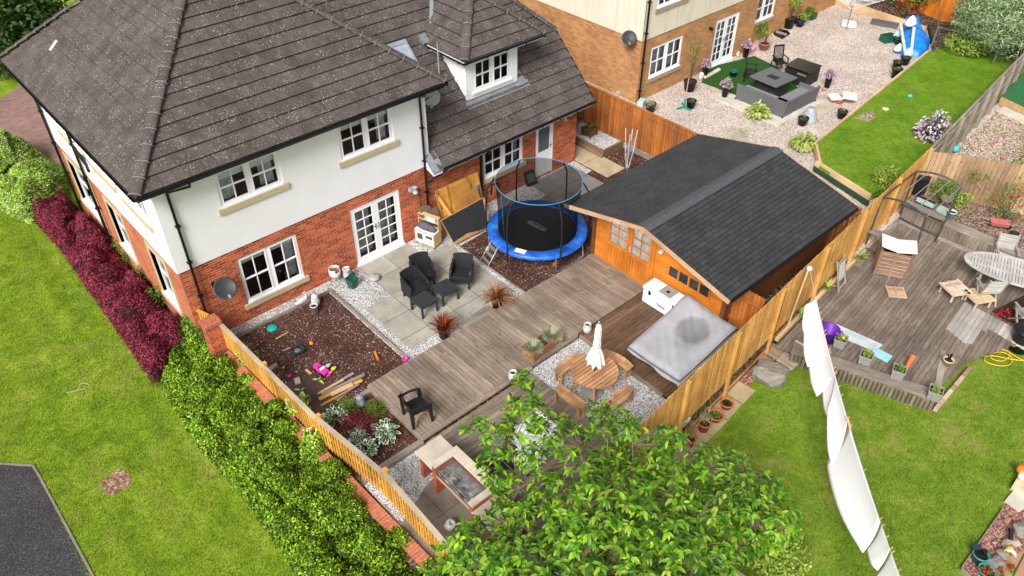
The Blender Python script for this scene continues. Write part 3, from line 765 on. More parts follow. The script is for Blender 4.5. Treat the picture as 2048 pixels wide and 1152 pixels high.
# french doors
def french(house, W, u0, u1, z0, z1, rows=5, lab=None, name='french_door'):
    b = MB(); W.bar(b, u0, u0+.05, z0, z1, -.1, -.02); W.bar(b, u1-.05, u1, z0, z1, -.1, -.02); W.bar(b, u0+.05, u1-.05, z1-.05, z1, -.1, -.02); W.bar(b, u0-.02, u1+.02, z0-.06, z0+.03, -.1, .06)
    fr = b.build('door_frame', M_UPVC, house); mid = (u0+u1)/2
    for s_, (a, c) in enumerate(((u0+.052, mid-.003), (mid+.003, u1-.052))):
        b = MB(); q0, q1 = -.085, -.03; st = .11
        W.bar(b, a, a+st, z0+.035, z1-.055, q0, q1); W.bar(b, c-st, c, z0+.035, z1-.055, q0, q1); W.bar(b, a+st, c-st, z0+.035, z0+.2, q0, q1); W.bar(b, a+st, c-st, z1-.17, z1-.055, q0, q1)
        h0, h1 = z0+.2, z1-.17; W.bar(b, (a+c)/2-.013, (a+c)/2+.013, h0, h1, q0+.015, q1-.006)
        for k in range(1, rows): z = h0+(h1-h0)*k/rows; W.bar(b, a+st, c-st, z-.013, z+.013, q0+.016, q1-.005)
        d_ = b.build(name, M_UPVC, house)
        b = MB(); b.face([W.p(a+st, h0, -.06), W.p(c-st, h0, -.06), W.p(c-st, h1, -.06), W.p(a+st, h1, -.06)]); part(b.build('pane', M_GLASS), d_)
        b = MB(); hu = c-.05 if s_ == 0 else a+.05; W.bar(b, hu-.015, hu+.015, 1.0, 1.2, q1, q1+.012); W.bar(b, hu-.012-(.1 if s_ == 0 else 0), hu+.012+(.1 if s_ else 0), 1.13, 1.155, q1+.03, q1+.05); W.bar(b, hu-.01, hu+.01, 1.13, 1.15, q1+.01, q1+.035)
        part(b.build('handle', plain('chrome', (.6, .6, .6), .25, 1)), d_)
        b = MB(); 
        n = 14
        for k in range(n):
            x0, x1 = a+st+(c-a-2*st)*k/n, a+st+(c-a-2*st)*(k+1)/n; o0, o1 = (-.2, -.24) if k % 2 else (-.24, -.2)
            b.face([W.p(x0, h0, o0), W.p(x1, h0, o1), W.p(x1, h1, o1), W.p(x0, h1, o0)])
        part(b.build('curtain', plain('dark_curtain', (.6, .6, .62), .9, var=.4, scale=7)), d_)
french(H, Wf, *ops_f[1])
# back door with one large pane
a, c, d, e = ops_f[3]; b = MB(); Wf.bar(b, a, a+.05, d, e, -.1, -.02); Wf.bar(b, c-.05, c, d, e, -.1, -.02); Wf.bar(b, a+.05, c-.05, e-.05, e, -.1, -.02); fr = b.build('door_frame', M_UPVC, H)
b = MB(); a2, c2 = a+.052, c-.052; Wf.bar(b, a2, a2+.1, d+.02, e-.052, -.08, -.03); Wf.bar(b, c2-.1, c2, d+.02, e-.052, -.08, -.03); Wf.bar(b, a2+.1, c2-.1, d+.02, d+.95, -.075, -.035); Wf.bar(b, a2+.1, c2-.1, e-.16, e-.052, -.08, -.03)
dr = b.build('back_door', M_UPVC, H)
b = MB(); Wf.bar(b, a2+.1, c2-.1, d+.95, e-.16, -.06, -.05); part(b.build('pane', plain('frosted_glass', (.10, .125, .125), .25)), dr)
b = MB(); Wf.bar(b, c2-.065, c2-.035, 1.0, 1.22, -.03, -.015); Wf.bar(b, c2-.15, c2-.03, 1.12, 1.145, .0, .02); Wf.bar(b, c2-.06, c2-.04, 1.12, 1.145, -.02, .005); part(b.build('handle', plain('chrome', (.6, .6, .6), .25, 1)), dr)
b = MB(); b.face([(-4.9, .3, .2), (9.2, .3, .2), (9.2, 8.9, .2), (-4.9, 8.9, .2)]); b.face([(-4.9, .3, 2.7), (2.8, .3, 2.7), (2.8, 8.9, 2.7), (-4.9, 8.9, 2.7)]); b.build('floor', plain('dark_floor', (.035, .025, .02), .8), H)
# main roof
ang = rad(39); ca, sa = math.cos(ang), math.sin(ang); hw = (EX1-EX0)/2; zr = EZ+hw*RT; yr0, yr1 = EY0+hw, EY1-hw; xm = (EX0+EX1)/2
hipL = (Vector((EX0, EY0, 0)), Vector((1, -1, 0)).normalized()); hipR = (Vector((EX1, EY0, 0)), Vector((-1, -1, 0)).normalized())
b = MB(); Lv = hw/ca
tiled(b, (EX0, EY0, EZ), (1, 0, 0), (0, ca, sa), 0, EX1-EX0, 0, Lv, [hipL, hipR])
tiled(b, (EX0, EY0, EZ), (0, 1, 0), (ca, 0, sa), 0, EY1-EY0, 0, Lv, [(Vector((EX0, EY0, 0)), Vector((-1, 1, 0)).normalized()), (Vector((EX0, EY1, 0)), Vector((-1, -1, 0)).normalized())])
roof = b.build('roof', M_TILE, H)
b = MB(); A = Vector((EX0, EY0, EZ)); B = Vector((EX1, EY0, EZ)); Cc = Vector((EX1, EY1, EZ)); D = Vector((EX0, EY1, EZ)); R0 = Vector((xm, yr0, zr)); R1 = Vector((xm, yr1, zr))
dn = Vector((0, 0, -.03)); A, B, Cc, D, R0, R1 = [q+dn for q in (A, B, Cc, D, R0, R1)]
for f in ((A, B, R0), (B, Cc, R1, R0), (Cc, D, R1), (D, A, R0, R1)): b.face(f)
part(b.build('roof_underlay', plain('dark_underlay', (.05, .045, .045), .9)), roof)
b = MB(); mc = MB(); 
ridge(b, mc, (EX0, EY0, EZ+.05), (xm, yr0, zr+.05)); ridge(b, mc, (EX1, EY0, EZ+.05), (xm, yr0, zr+.05)); ridge(b, mc, (EX0, EY1, EZ+.05), (xm, yr1, zr+.05)); ridge(b, mc, (xm, yr0, zr+.05), (xm, yr1, zr+.05))
rt = part(b.build('ridge_tiles', M_TILE), roof); part(mc.build('ridge_clips', plain('ridge_clip', (.22, .22, .235), .5)), roof)
b = MB()   # soffit + fascia
for (p, q) in ((A, B), (B, Cc), (Cc, D), (D, A)): pass
b.bx(EX0+.03, EX1-.03, EY0+.03, .02, EZ-.17, EZ-.15); b.bx(EX0+.03, XW0, .02, EY1-.03, EZ-.17, EZ-.15); b.bx(2.9, EX1-.03, .02, EY1-.03, EZ-.17, EZ-.15)
b.build('soffit', M_UPVC, H)
b = MB(); b.beam((EX0+.03, EY0+.03, EZ-.08), (EX1-.03, EY0+.03, EZ-.08), .02, .17); b.beam((EX0+.03, EY0+.03, EZ-.08), (EX0+.03, EY1, EZ-.08), .02, .17); b.beam((EX1-.03, EY0+.03, EZ-.08), (EX1-.03, EY1, EZ-.08), .02, .17)
b.build('fascia', M_BLACK, H)
b = MB(); gutter(b, (EX0-.02, EY0-.035, EZ-.03), (EX1+.03, EY0-.035, EZ-.03)); gutter(b, (EX0-.035, EY1, EZ-.03), (EX0-.035, EY0-.04, EZ-.03)); gutter(b, (EX1+.035, EY0-.03, EZ-.03), (EX1+.035, 2.5, EZ-.03))
b.build('gutter', M_BLACK, H)
def pipe(pts, r=.036, name='downpipe'):
    b = MB(); b.tube(pts, r, 10); z = pts[-1][2]+.5
    while z < pts[-2][2]: b.box((pts[-1][0], pts[-1][1], z), (r*3.4, r*3.4, .03)); z += 1.1
    b.build(name, M_BLACK, H)
pipe([(-4.25, -.53, EZ-.1), (-4.25, -.53, EZ-.2), (-4.68, -.09, EZ-.42), (-4.68, -.09, -.05)])
pipe([(2.55, -.53, EZ-.1), (2.62, -.4, EZ-.25), (2.68, -.09, EZ-.4), (2.68, -.09, -.05)])
pipe([(-5.53, 6.2, EZ-.1), (-5.5, 6.2, EZ-.2), (-5.09, 6.2, EZ-.5), (-5.09, 6.2, -.3)], .042)
pipe([(-5.09, 8.92, 4.8), (-5.09, 8.92, -.3)], .04)
b = MB(); b.tube([(-5.09, 6.15, 3.5), (-5.11, 5.3, 3.4), (-5.2, 4.75, 3.3)], .04, 10); b.tube([(-5.09, 6.1, 3.35), (-5.11, 5.4, 3.2)], .03, 8); b.build('branch_pipe', M_BLACK, H)
# vent tile
b = MB(); q = G(122, 113, EZ+1.0); vx = EX0+.85; zz = EZ+.85*RT+.05; vy = GX(122, 115, vx).y
b.box((EX0+1.02, 7.0, EZ+1.02*RT+.05), (.34, .13, .03), ry=-ang); part(b.build('vent_tile', plain('vent_grey', (.55, .56, .58), .4)), roof)
# extension roof
pe = rad(43); te = math.tan(pe); ce, se = math.cos(pe), math.sin(pe); XE0, XE1, YE, ZE = 2.93, 9.70, -.45, 2.40
b = MB(); vc = 7*.345
hipx = [(Vector((XE1+1.55, 0, 0)), Vector((-1, -1, 0)).normalized())]
v0d = (.72-YE)/ce
tiled(b, (0, YE, ZE), (1, 0, 0), (0, ce, se), XE0, XE1, 0, 3.8, hipx)
tiled(b, (0, YE, ZE), (1, 0, 0), (0, ce, se), -1.5, XE1, 11*.345, 7.4, hipx)
tiled(b, (XE1, 0, 4.29), (0, 1, 0), (-ce, 0, se), 1.0, 8.5, 0, 4, [(Vector((XE1+1.55, 0, 0)), Vector((1, 1, 0)).normalized())])
er = b.build('extension_roof', M_TILE, H)
b = MB()
pl = lambda x, y: Vector((x, y, ZE+(y-YE)*te-.04))
b.face([pl(XE0, YE), pl(XE1, YE), pl(XE1, 1.55), pl(6.2, 5.05), pl(-1.5, 5.05), pl(-1.5, 2.6), pl(XE0, 2.6)])
b.face([pl(XE1, 1.55), Vector((XE1, 8.5, pl(0, 1.55).z)), Vector((6.2, 5.05, pl(0, 5.05).z))])
part(b.build('roof_underlay', MATS['dark_underlay']), er)
b = MB(); mc = MB(); ridge(b, mc, pl(XE1, 1.55)+Vector((0, 0, .08)), pl(6.2, 5.05)+Vector((0, 0, .08))); ridge(b, mc, pl(6.2, 5.05)+Vector((0, 0, .08)), pl(1, 5.05)+Vector((0, 0, .08)))
part(b.build('ridge_tiles', M_TILE), er); part(mc.build('ridge_clips', MATS['ridge_clip']), er)
b = MB(); b.beam(pl(XE1+.0, YE), pl(XE1+.0, 1.6), .05, .1); part(b.build('verge_trim', M_BLACK), er)
b = MB(); b.beam((XE0+.2, YE+.01, ZE-.06), (XE1, YE+.01, ZE-.06), .02, .16); b.bx(XE0+.2, XE1-.02, YE+.02, .02, ZE-.15, ZE-.13); b.build('extension_fascia', M_UPVC, H)
b = MB(); gutter(b, (XE0+.12, YE-.06, ZE+.0), (XE1+.02, YE-.06, ZE+.0)); b.tube([(XE0+.2, YE-.06, ZE-.04), (XE0+.1, YE+.1, ZE-.25), (2.72, -.12, ZE-.5)], .033, 8); b.build('extension_gutter', M_BLACK, H)
b = MB(); b.tube([(4.86, YE-.04, ZE-.04), (4.86, YE-.04, ZE-.14), (4.86, -.1, ZE-.35), (4.86, -.1, -.05)], .055, 10); b.build('soil_pipe', M_BLACK, H)
# boxed eave end with lead cap
b = MB(); y0, y1 = .3, YE; xa, xb = 2.72, XE0+.22
P_ = lambda x, y, dz: Vector((x, y, ZE+(y-YE)*te+dz))
b.hexa([Vector((xa, -.031, BZ-.02)), Vector((xa, y1, ZE-.15)), Vector((xb, y1, ZE-.15)), Vector((xb, -.031, ZE-.15)), P_(xa, -.031, -.05), P_(xa, y1, -.05), P_(xb, y1, -.05), P_(xb, -.031, -.05)])
b.build('boxed_eave_end', M_UPVC, H)
b = MB()
for k in range(6):
    ya, yb = -.032-.44*k/6, -.032-.44*(k+1)/6; bow = .03*math.sin(math.pi*k/6); bow2 = .03*math.sin(math.pi*(k+1)/6)
    b.hexa([P_(xa-.02, ya, -.045), P_(xa-.02, yb, -.045), P_(xb-.06, yb, -.045), P_(xb-.06, ya, -.045), P_(xa-.02, ya, -.03-bow*.3), P_(xa-.02, yb, -.03-bow2*.3), P_(xb-.06, yb, .03+bow), P_(xb-.06, ya, .03+bow)])
b.build('lead_cap', M_LEAD, H)
# dormer
dz0, dz1, dx0, dx1, dy = 3.5, 4.93, 5.04, 7.14, .72
Wd = Wall((dx0, dy, 0), (1, 0, 0), (0, -1, 0)); b = MB(); Wd.faces(b, 0, dx1-dx0, dz0, dz1, [(.27, 1.8, 3.72, 4.72)], .1); b.build('dormer_front', M_UPVC, H)
window(H, Wd, .27, 1.8, 3.72, 4.72, inset=.02, cill=False, blind=0)
b = MB(); Wd.bar(b, .22, 1.85, 3.66, 3.72, -.05, .06); b.build('dormer_sill', M_UPVC, H)
b = MB()
for x, s_ in ((dx0, -1), (dx1, 1)):
    n = 9
    for k in range(n):
        za, zb = dz0+(dz1-dz0)*k/n, dz0+(dz1-dz0)*(k+1)/n; ya = YE+(za-ZE)/te+.03; yb = YE+(zb-ZE)/te+.03
        o_ = .018*s_; b.face([(x+o_, dy, za), (x+o_, max(dy, ya), za), (x, max(dy, yb), zb), (x, dy, zb)])
        b.face([(x+o_, dy, za), (x+o_, max(dy, ya), za), (x, max(dy, ya), za), (x, dy, za)])
b.build('dormer_cladding', M_UPVC, H)
td = math.tan(rad(38)); cdx, sdx = math.cos(rad(38)), math.sin(rad(38)); DX0, DX1, DY, DZ = 4.72, 8.0, .40, 4.98; dh = (DX1-DX0)/2; dxm = (DX0+DX1)/2
def under(p, nn): return (p, nn)
ext_pl = (Vector((0, YE, ZE)), Vector((0, -math.sin(pe), math.cos(pe))))
b = MB(); tiled(b, (DX0, DY, DZ), (1, 0, 0), (0, cdx, sdx), 0, DX1-DX0, 0, dh/cdx, [(Vector((DX0, DY, 0)), Vector((1, -1, 0)).normalized()), (Vector((DX1, DY, 0)), Vector((-1, -1, 0)).normalized())])
tiled(b, (DX0, DY, DZ), (0, 1, 0), (cdx, 0, sdx), 0, 9, 0, dh/cdx, [(Vector((DX0, DY, 0)), Vector((-1, 1, 0)).normalized()), ext_pl])
tiled(b, (DX1, DY, DZ), (0, 1, 0), (-cdx, 0, sdx), 0, 9, 0, dh/cdx, [(Vector((DX1, DY, 0)), Vector((1, 1, 0)).normalized()), ext_pl])
drf = b.build('dormer_roof', M_TILE, H)
b = MB(); e1 = Vector((DX0, DY, DZ-.04)); e2 = Vector((DX1, DY, DZ-.04)); ap = Vector((dxm, DY+dh, DZ+dh*td-.04)); ry = YE+(ap.z-ZE)/te; ae = Vector((dxm, ry, ap.z)); ee = YE+(DZ-ZE)/te
b.face([e1, e2, ap]); b.face([e1, ap, ae, Vector((DX0, ee, DZ-.04))]); b.face([e2, ap, ae, Vector((DX1, ee, DZ-.04))]); part(b.build('roof_underlay', MATS['dark_underlay']), drf)
b = MB(); mc = MB(); up_ = Vector((0, 0, .08)); ridge(b, mc, e1+up_, ap+up_); ridge(b, mc, e2+up_, ap+up_); ridge(b, mc, ap+up_, ae+up_); part(b.build('ridge_tiles', M_TILE), drf); part(mc.build('ridge_clips', MATS['ridge_clip']), drf)
b = MB(); gutter(b, (DX0-.04, DY-.04, DZ-.04), (DX1+.02, DY-.04, DZ-.04), .05); gutter(b, (DX0-.04, ee, DZ-.04), (DX0-.04, DY-.04, DZ-.04), .05); part(b.build('gutter', M_BLACK), drf)
b = MB(); b.bx(DX0, DX1, DY+.01, dy-.002, DZ-.12, DZ-.1); b.bx(DX0, dx0-.002, dy, ee-.15, DZ-.12, DZ-.1); b.bx(dx1+.002, DX1, dy, ee-.15, DZ-.12, DZ-.1); b.beam((DX0, DY+.02, DZ-.09), (DX1, DY+.02, DZ-.09), .02, .12); b.beam((DX0+.01, DY+.02, DZ-.09), (DX0+.01, ee, DZ-.09), .02, .12); part(b.build('fascia', M_UPVC), drf)
b = MB()
def onr(x, y, h=.045): return Vector((x, y, ZE+(y-YE)*te+h))
b.face([onr(dx0-.12, .50), onr(dx1+.4, .50), onr(dx1+.4, .68), onr(dx0-.12, .68)])
for x0, x1 in ((dx1, dx1+.22),): b.face([onr(x0, .68), onr(x1+.1, .68), onr(x1, 1.5), onr(x0, 1.5)])
b.beam(onr(DX0-.0, ee-.3, .1), onr(DX0+1.2, ee+1.1, .1), .12, .03); b.box(onr(DX0-.02, ee, .12), (.22, .3, .12), rx=pe)
b.build('dormer_flashing', M_LEAD, H)
# roof window behind the hip
b = MB(); n1 = Vector((0, -math.sin(pe), math.cos(pe)))
def rw(x0, x1, y0, y1, h0, h1): b.hexa([onr(x0, y0, h0), onr(x1, y0, h0), onr(x1, y1, h0), onr(x0, y1, h0), onr(x0, y0, h1), onr(x1, y0, h1), onr(x1, y1, h1), onr(x0, y1, h1)])
x0, x1, y0, y1 = 3.35, 4.1, 1.8, 2.45
for q in ((x0, x1, y0, y0+.07), (x0, x1, y1-.09, y1), (x0, x0+.06, y0+.07, y1-.09), (x1-.06, x1, y0+.07, y1-.09)): rw(*q, .0, .14)
sk = b.build('roof_window', plain('roof_window_grey', (.28, .3, .32), .4), H)
b = MB(); b.face([onr(x0+.05, y0+.06, .11), onr(x1-.05, y0+.06, .11), onr(x1-.05, y1-.08, .11), onr(x0+.05, y1-.08, .11)]); part(b.build('pane', plain('roof_window_glass', (.35, .4, .47), .08, spec=.6)), sk)
b = MB(); b.tube([onr(4.55, 1.45), onr(4.55, 1.45)+Vector((0, 0, 1.05))], .022, 8); b.build('vent_pipe', plain('grey_vent_pipe', (.35, .35, .36), .4), H)
# wall fittings
b = MB(); b.lathe([(.0, .0), (.075, .0), (.085, .03), (.085, .06), (.06, .07), (.06, .2), (.08, .21), (.08, .25), (0, .25)], (2.22, -.14, 1.72), 14); b.box((2.12, -.06, 1.86), (.12, .12, .12)); b.build('boiler_flue', plain('flue_grey', (.36, .37, .38), .4, var=.3), H)
b = MB(); b.tube([(2.42, -.03, .9), (2.42, -.03, 1.5)], .012, 6); b.lathe([(0, 0), (.035, 0), (.035, .07), (0, .07)], (2.42, -.05, 1.48), 10); b.build('conduit', plain('grey_conduit', (.12, .12, .13), .4), H)
b = MB(); b.lathe([(0, 0), (.05, .02), (.06, .1), (.045, .14), (0, .15)], (8.62, -.14, 1.86), 12); b.box((8.62, -.05, 2.02), (.08, .1, .08)); b.box((8.85, -.1, 2.05), (.14, .12, .09), rx=.5); b.build('outside_light', plain('lamp_beige', (.5, .44, .36), .5), H)

# ================================================================ SATELLITE DISHES
def dish(at, aim, r, m, label, wall):
    """dish at 'at' facing 'aim' on a bracket from wall point"""
    t = thing('satellite_dish', at, label, 'satellite dish'); A_ = Vector(aim).normalized(); q = A_.to_track_quat('Z', 'Y').to_matrix().to_4x4(); M_ = Matrix.Translation(at) @ q
    b = MB(); b.lathe([(0, -.07), (r*.3, -.062), (r*.6, -.04), (r*.85, -.012), (r, .01), (r, .018), (r*.85, -.004), (r*.6, -.032), (r*.3, -.054), (0, -.062)], n=28, M=M_); b.build('reflector', m, t)
    b = MB(); p1 = M_ @ Vector((0, -r*.95, .0)); p2 = M_ @ Vector((0, -r*1.0, r*.75)); b.tube([M_ @ Vector((0, -r*.5, -.06)), p1, p2], .012, 6); b.tube([p2, p2+(Vector(at)-p2).normalized()*.09], .035, 8); b.build('receiver_arm', plain('dish_arm_grey', (.3, .3, .31), .4), t)
    b = MB(); b.tube([M_ @ Vector((0, 0, -.06)), M_ @ Vector((0, 0, -.13)), Vector(wall)], .018, 8); b.box(wall, (.12, .03, .16)); b.build('bracket', M_BLACK, t)
dish(Vector((-4.12, -.42, 1.7)), (-.1, -.75, .75), .30, plain('dish_dark_grey', (.035, .037, .042), .5), 'dark grey satellite dish on the red brick wall beside the black corner downpipe', (-4.25, -.02, 1.65))
dish(Vector((3.42, .38, 4.3)), (-.55, -.75, .25), .27, plain('dish_light_grey', (.38, .39, .40), .45), 'light grey rusty satellite dish on the render below the main roof corner', (2.93, .3, 4.25))
# ================================================================ NEIGHBOUR HOUSE
H2 = thing('buff_house', (18, 5, 0), 'buff brick house with stained cream render upper walls behind the orange fence', 'house')
NX, NY = 14.44, 1.54; Wn = Wall((NX, NY, 0), (1, 0, 0), (0, -1, 0)); Wm = Wall((NX, 16, 0), (0, -1, 0), (-1, 0, 0)); NB = 2.58
def nu(px, py): return GY(px, py, NY)
w0 = nu(1306, 87); w1 = nu(1352, 154); dd0 = nu(1420, 130); dd1 = nu(1478, 22)
on = [(w0.x-NX-.05, w1.x-NX+.1, .82, 2.12), (dd0.x-NX-.05, dd1.x-NX+.1, .03, 2.12)]
b = MB(); Wn.faces(b, 0, 7.9, -.5, NB, on); b.build('brick_wall', M_BUFF, H2)
b = MB(); Wn2 = Wall((NX+7.9, NY+.4, 0), (1, 0, 0), (0, -1, 0)); u2a = GY(1503, 12, NY+.4).x-NX-7.9; Wn2.faces(b, 0, 9, -.5, NB, [(.25, 2.1, .95, 2.15)]); b.face([(NX+7.9, NY, -.5), (NX+7.9, NY+.4, -.5), (NX+7.9, NY+.4, 5), (NX+7.9, NY, 5)]); b.build('set_back_wall', M_BUFF, H2)
b = MB(); Wm.faces(b, 0, 16-NY, -.5, NB, []); b.build('side_brick_wall', M_BUFF, H2)
b = MB(); Wnr = Wall((NX, NY-.03, 0), (1, 0, 0), (0, -1, 0)); sx = GY(1311, 17, NY-.03).x-NX
Wnr.faces(b, 0, 7.9, NB, 5.4, [(sx+.1, sx+1.9, 3.7, 4.9)]); b.build('render_wall', M_CREAM, H2)
b = MB(); Wmr = Wall((NX-.03, 16, 0), (0, -1, 0), (-1, 0, 0)); sy = GX(1082, 22, NX).y; Wmr.faces(b, 0, 16-NY+.03, NB, 5.4, [(16-8.3, 16-7.3, 3.05, 4.1)]); b.build('side_render_wall', M_CREAM, H2)
b = MB(); Wn2r = Wall((NX+7.9, NY+.37, 0), (1, 0, 0), (0, -1, 0)); Wn2r.faces(b, 0, 9, NB, 5.4, []); b.build('set_back_render', M_CREAM, H2)
window(H2, Wn, *on[0], sill=1, inset=.04, curtain=((.02, .48), (.52, .98)), sm=plain('brown_stone', (.34, .27, .18), .85))
french(H2, Wn, *on[1], rows=5)
window(H2, Wn2, .25, 2.1, .95, 2.15, sill=1, inset=.04, sm=MATS['brown_stone'])
window(H2, Wnr, sx+.1, sx+1.9, 3.7, 4.9, sill=1, inset=.04, sm=MATS['brown_stone'])
window(H2, Wmr, 16-8.3, 16-7.3, 3.05, 4.1, cas=1, bars=(2, 1), inset=.06, cill=False)
b = MB(); a, c, d, e = 16-8.3, 16-7.3, 3.05, 4.1
Wmr.bar(b, a-.13, c+.13, e, e+.15, -.1, .02); Wmr.bar(b, a-.13, a, d, e, -.1, .02); Wmr.bar(b, c, c+.13, d, e, -.1, .02); Wmr.bar(b, a-.15, c+.15, d-.15, d, -.1, .04); b.build('stone_surround', M_SANDS, H2)
b = MB(); b.face([(NX-.4, NY-.4, 5.4), (NX+20, NY-.4, 5.4), (NX+20, 16, 5.4), (NX-.4, 16, 5.4)]); b.face([(NX-.4, NY-.4, 5.42), (NX+17, NY-.4, 5.42), (NX+12, 6, 9), (NX+4, 6, 9)]); b.face([(NX-.4, NY-.4, 5.42), (NX+4, 6, 9), (NX+4, 11, 9), (NX-.4, 16, 5.42)]); b.build('roof', M_TILE, H2)
b = MB(); b.tube([(NX+.08, NY-.1, 5.3), (NX+.08, NY-.1, -.02)], .04, 10)
for z in (.5, 1.7, 2.9, 4.1): b.box((NX+.08, NY-.1, z), (.13, .13, .035))
b.build('downpipe', M_BLACK, H2)
b = MB(); b.tube([(NX-.03, NY+.45, 1.9), (NX-.03, NY+.5, .05)], .008, 5); g = GX(1238, 187, NX); b.box((NX-.05, g.y, g.z), (.1, .18, .22)); b.build('meter_box_and_cable', plain('meter_grey', (.42, .4, .38), .5), H2)
g = GY(1419, 56, NY); b = MB(); b.box((g.x, NY-.06, g.z), (.08, .12, .1)); b.lathe([(0, 0), (.05, 0), (.06, .09), (0, .1)], (g.x, NY-.15, g.z-.05), 10); b.build('wall_lamp', M_BLACK, H2)
g = GX(1258, 76, NX-.35); dish(Vector((NX-.35, g.y, g.z)), (-.55, -.6, .6), .29, MATS['dish_dark_grey'], 'dark satellite dish on the cream rendered neighbouring house beside its black pipe', (NX-.02, g.y+.1, g.z-.1))
# ================================================================ FENCES
def fence(name, pts, bw, gap, m, label, cat='fence', th=.02, posts=2.4, pside=1, ph=.03, cap=None, rails=True, rail_side=1, gravelboard=0, jitter=.01, psz=.09, capm=None, pm=None, rise=0, lean=0):
    """pts: (x, y, ztop, zbottom). boards, rails, posts, cap are parts"""
    t = thing(name, (pts[0][0], pts[0][1], pts[0][3]), label, cat)
    bb = MB(); rb = MB(); cb = MB(); gb = MB()
    for p, q in zip(pts[:-1], pts[1:]):
        a = Vector(p[:2]); c = Vector(q[:2]); L = (c-a).length; d = (c-a)/L; nn = Vector((-d.y, d.x)); n = max(1, int(L/(bw+gap))); st = L/n
        for i in range(n):
            s = (i+.5)*st; f = s/L; o = a+d*s; zt = p[2]+(q[2]-p[2])*f+rng.uniform(-jitter, jitter); zb = p[3]+(q[3]-p[3])*f+gravelboard
            ang_ = math.atan2(d.y, d.x)+rng.uniform(-.01, .01)
            bb.box((o.x+nn.x*rng.uniform(-.003, .003), o.y+nn.y*rng.uniform(-.003, .003), (zt+zb)/2), (st-gap, th, zt-zb), rz=ang_, rx=rng.uniform(-.004, .004))
        for h in (.12, .5, .85):
            o = nn*rail_side*(th/2+.025); 
            rb.beam((a.x+o.x, a.y+o.y, p[3]+(p[2]-p[3])*h), (c.x+o.x, c.y+o.y, q[3]+(q[2]-q[3])*h), .045, .075)
        if cap: cb.beam((*a, p[2]+cap[1]/2+.002), (*c, q[2]+cap[1]/2+.002), cap[0], cap[1])
        if gravelboard: gb.beam((*a, p[3]+gravelboard/2), (*c, q[3]+gravelboard/2), .05, gravelboard-.01)
    bb.build('boards', m, t); rb.build('rails', m, t)
    if cap: cb.build('capping', capm or m, t)
    if gravelboard: gb.build('gravel_board', pm or m, t)
    if posts:
        for p, q in zip(pts[:-1], pts[1:]):
            a = Vector(p[:2]); c = Vector(q[:2]); L = (c-a).length; d = (c-a)/L; nn = Vector((-d.y, d.x)); n = max(1, round(L/posts))
            for i in range(n+1):
                f = i/n
                if f == 1 and q is not pts[-1]: continue
                o = a+d*L*f+nn*pside*(th/2+psz/2+.002); zt = p[2]+(q[2]-p[2])*f+ph; zb = p[3]+(q[3]-p[3])*f-.1
                b = MB(); b.box((o.x, o.y, (zt+zb)/2), (psz, psz, zt-zb), rz=math.atan2(d.y, d.x)); b.build('post', pm or m, t)
    return t
# low yellow fence on the brick wall, three stepped panels
LZ = .10
fl = [G(432, 640, .95), G(634, 838, .95), G(768, 948, .95), G(905, 1105, .95)]
for k, (p, q) in enumerate(zip(fl[:-1], fl[1:])):
    lab = ['low slatted yellow fence nearest the house with brick pillar at its end', 'middle panel of the low yellow slatted fence beside the hosta bed', 'panel of the low yellow slatted fence beside the brick barbecue'][k]
    o = k*.02
    fence('slatted_fence', [(p.x, p.y, .93+o, LZ), (q.x-.01, q.y+.03, .93+o, LZ)], .05, .055, M_FYEL, lab, posts=2.3, pside=1, ph=.1, cap=(.11, .035), rail_side=1, jitter=0, capm=wood('pale_worn_capping', (.52, .42, .30), (.33, .25, .17), .75))
p = G(386, 592, 1.2); q = G(414, 622, 1.2)
fence('slatted_fence', [(-4.86, -.03, 1.1, -.3), (-4.72, -.36, 1.05, -.3)], .055, .03, M_FYEL, 'short piece of yellow fence between the house corner and the brick pillar', posts=0, cap=(.09, .035), jitter=0)
pl_ = G(424, 640, 1.0)
t = thing('brick_pillar', (-4.78, -.55, -.4), 'short red brick pillar with weathered top at the house end of the fence', 'pillar')
b = MB(); b.bx(-4.98, -4.6, -.75, -.37, -.4, .98, long=False); b.build('brickwork', M_BRICK, t)
b = MB()
for k in range(5): b.bx(-5.02, -4.56, -.79+k*.085, -.79+k*.085+.075, .98, 1.08, long=False)
b.build('coping', plain('red_coping_brick', (.42, .13, .075), .85, var=.3, scale=14), t)
# brick retaining wall with header coping
t = thing('retaining_wall', (-4.6, -5, -.4), 'low red brick retaining wall with soldier coping below the yellow fence', 'wall')
b = MB(); b.hexa([(-4.83, -.8, -.5), (-4.6, -.8, -.5), (-4.28, -10.9, -.5), (-4.55, -10.9, -.5), (-4.83, -.8, .02), (-4.6, -.8, .02), (-4.28, -10.9, .02), (-4.55, -10.9, .02)], long=False); b.build('brickwork', M_BRICK, t)
b = MB(); n = 120
for k in range(n):
    f = (k+.5)/n; y = -.85-f*10; x = -4.75+.3*f; b.box((x, y, .055), (.27, .074, .07), rz=rng.uniform(-.05, .05), rx=rng.uniform(-.03, .03), long=False)
b.build('coping', brick_island('orange_coping_brick', (.50, .20, .11)) if 'brick_island' in globals() else plain('orange_coping_brick', (.47, .17, .09), .85, var=.3, scale=11), t)
# orange close board fence between the two gardens
fence('board_fence', [(11.46, 6.5, 1.72, .0), (11.46, -5.2, 1.72, .0), (11.47, -9.62, 1.72, .0)], .10, .022, M_FORG, 'orange stained vertical board fence between the extension and the gravel garden', cap=(.1, .04), posts=2.9, pside=1, ph=-.15, rail_side=1, th=.022)
b = MB(); b.beam((11.38, 2, .1), (11.38, -4, .1), .06, .2); tag(b.build('gravel_board', M_GREYW), 'grey timber board along the foot of the orange fence', 'edging')
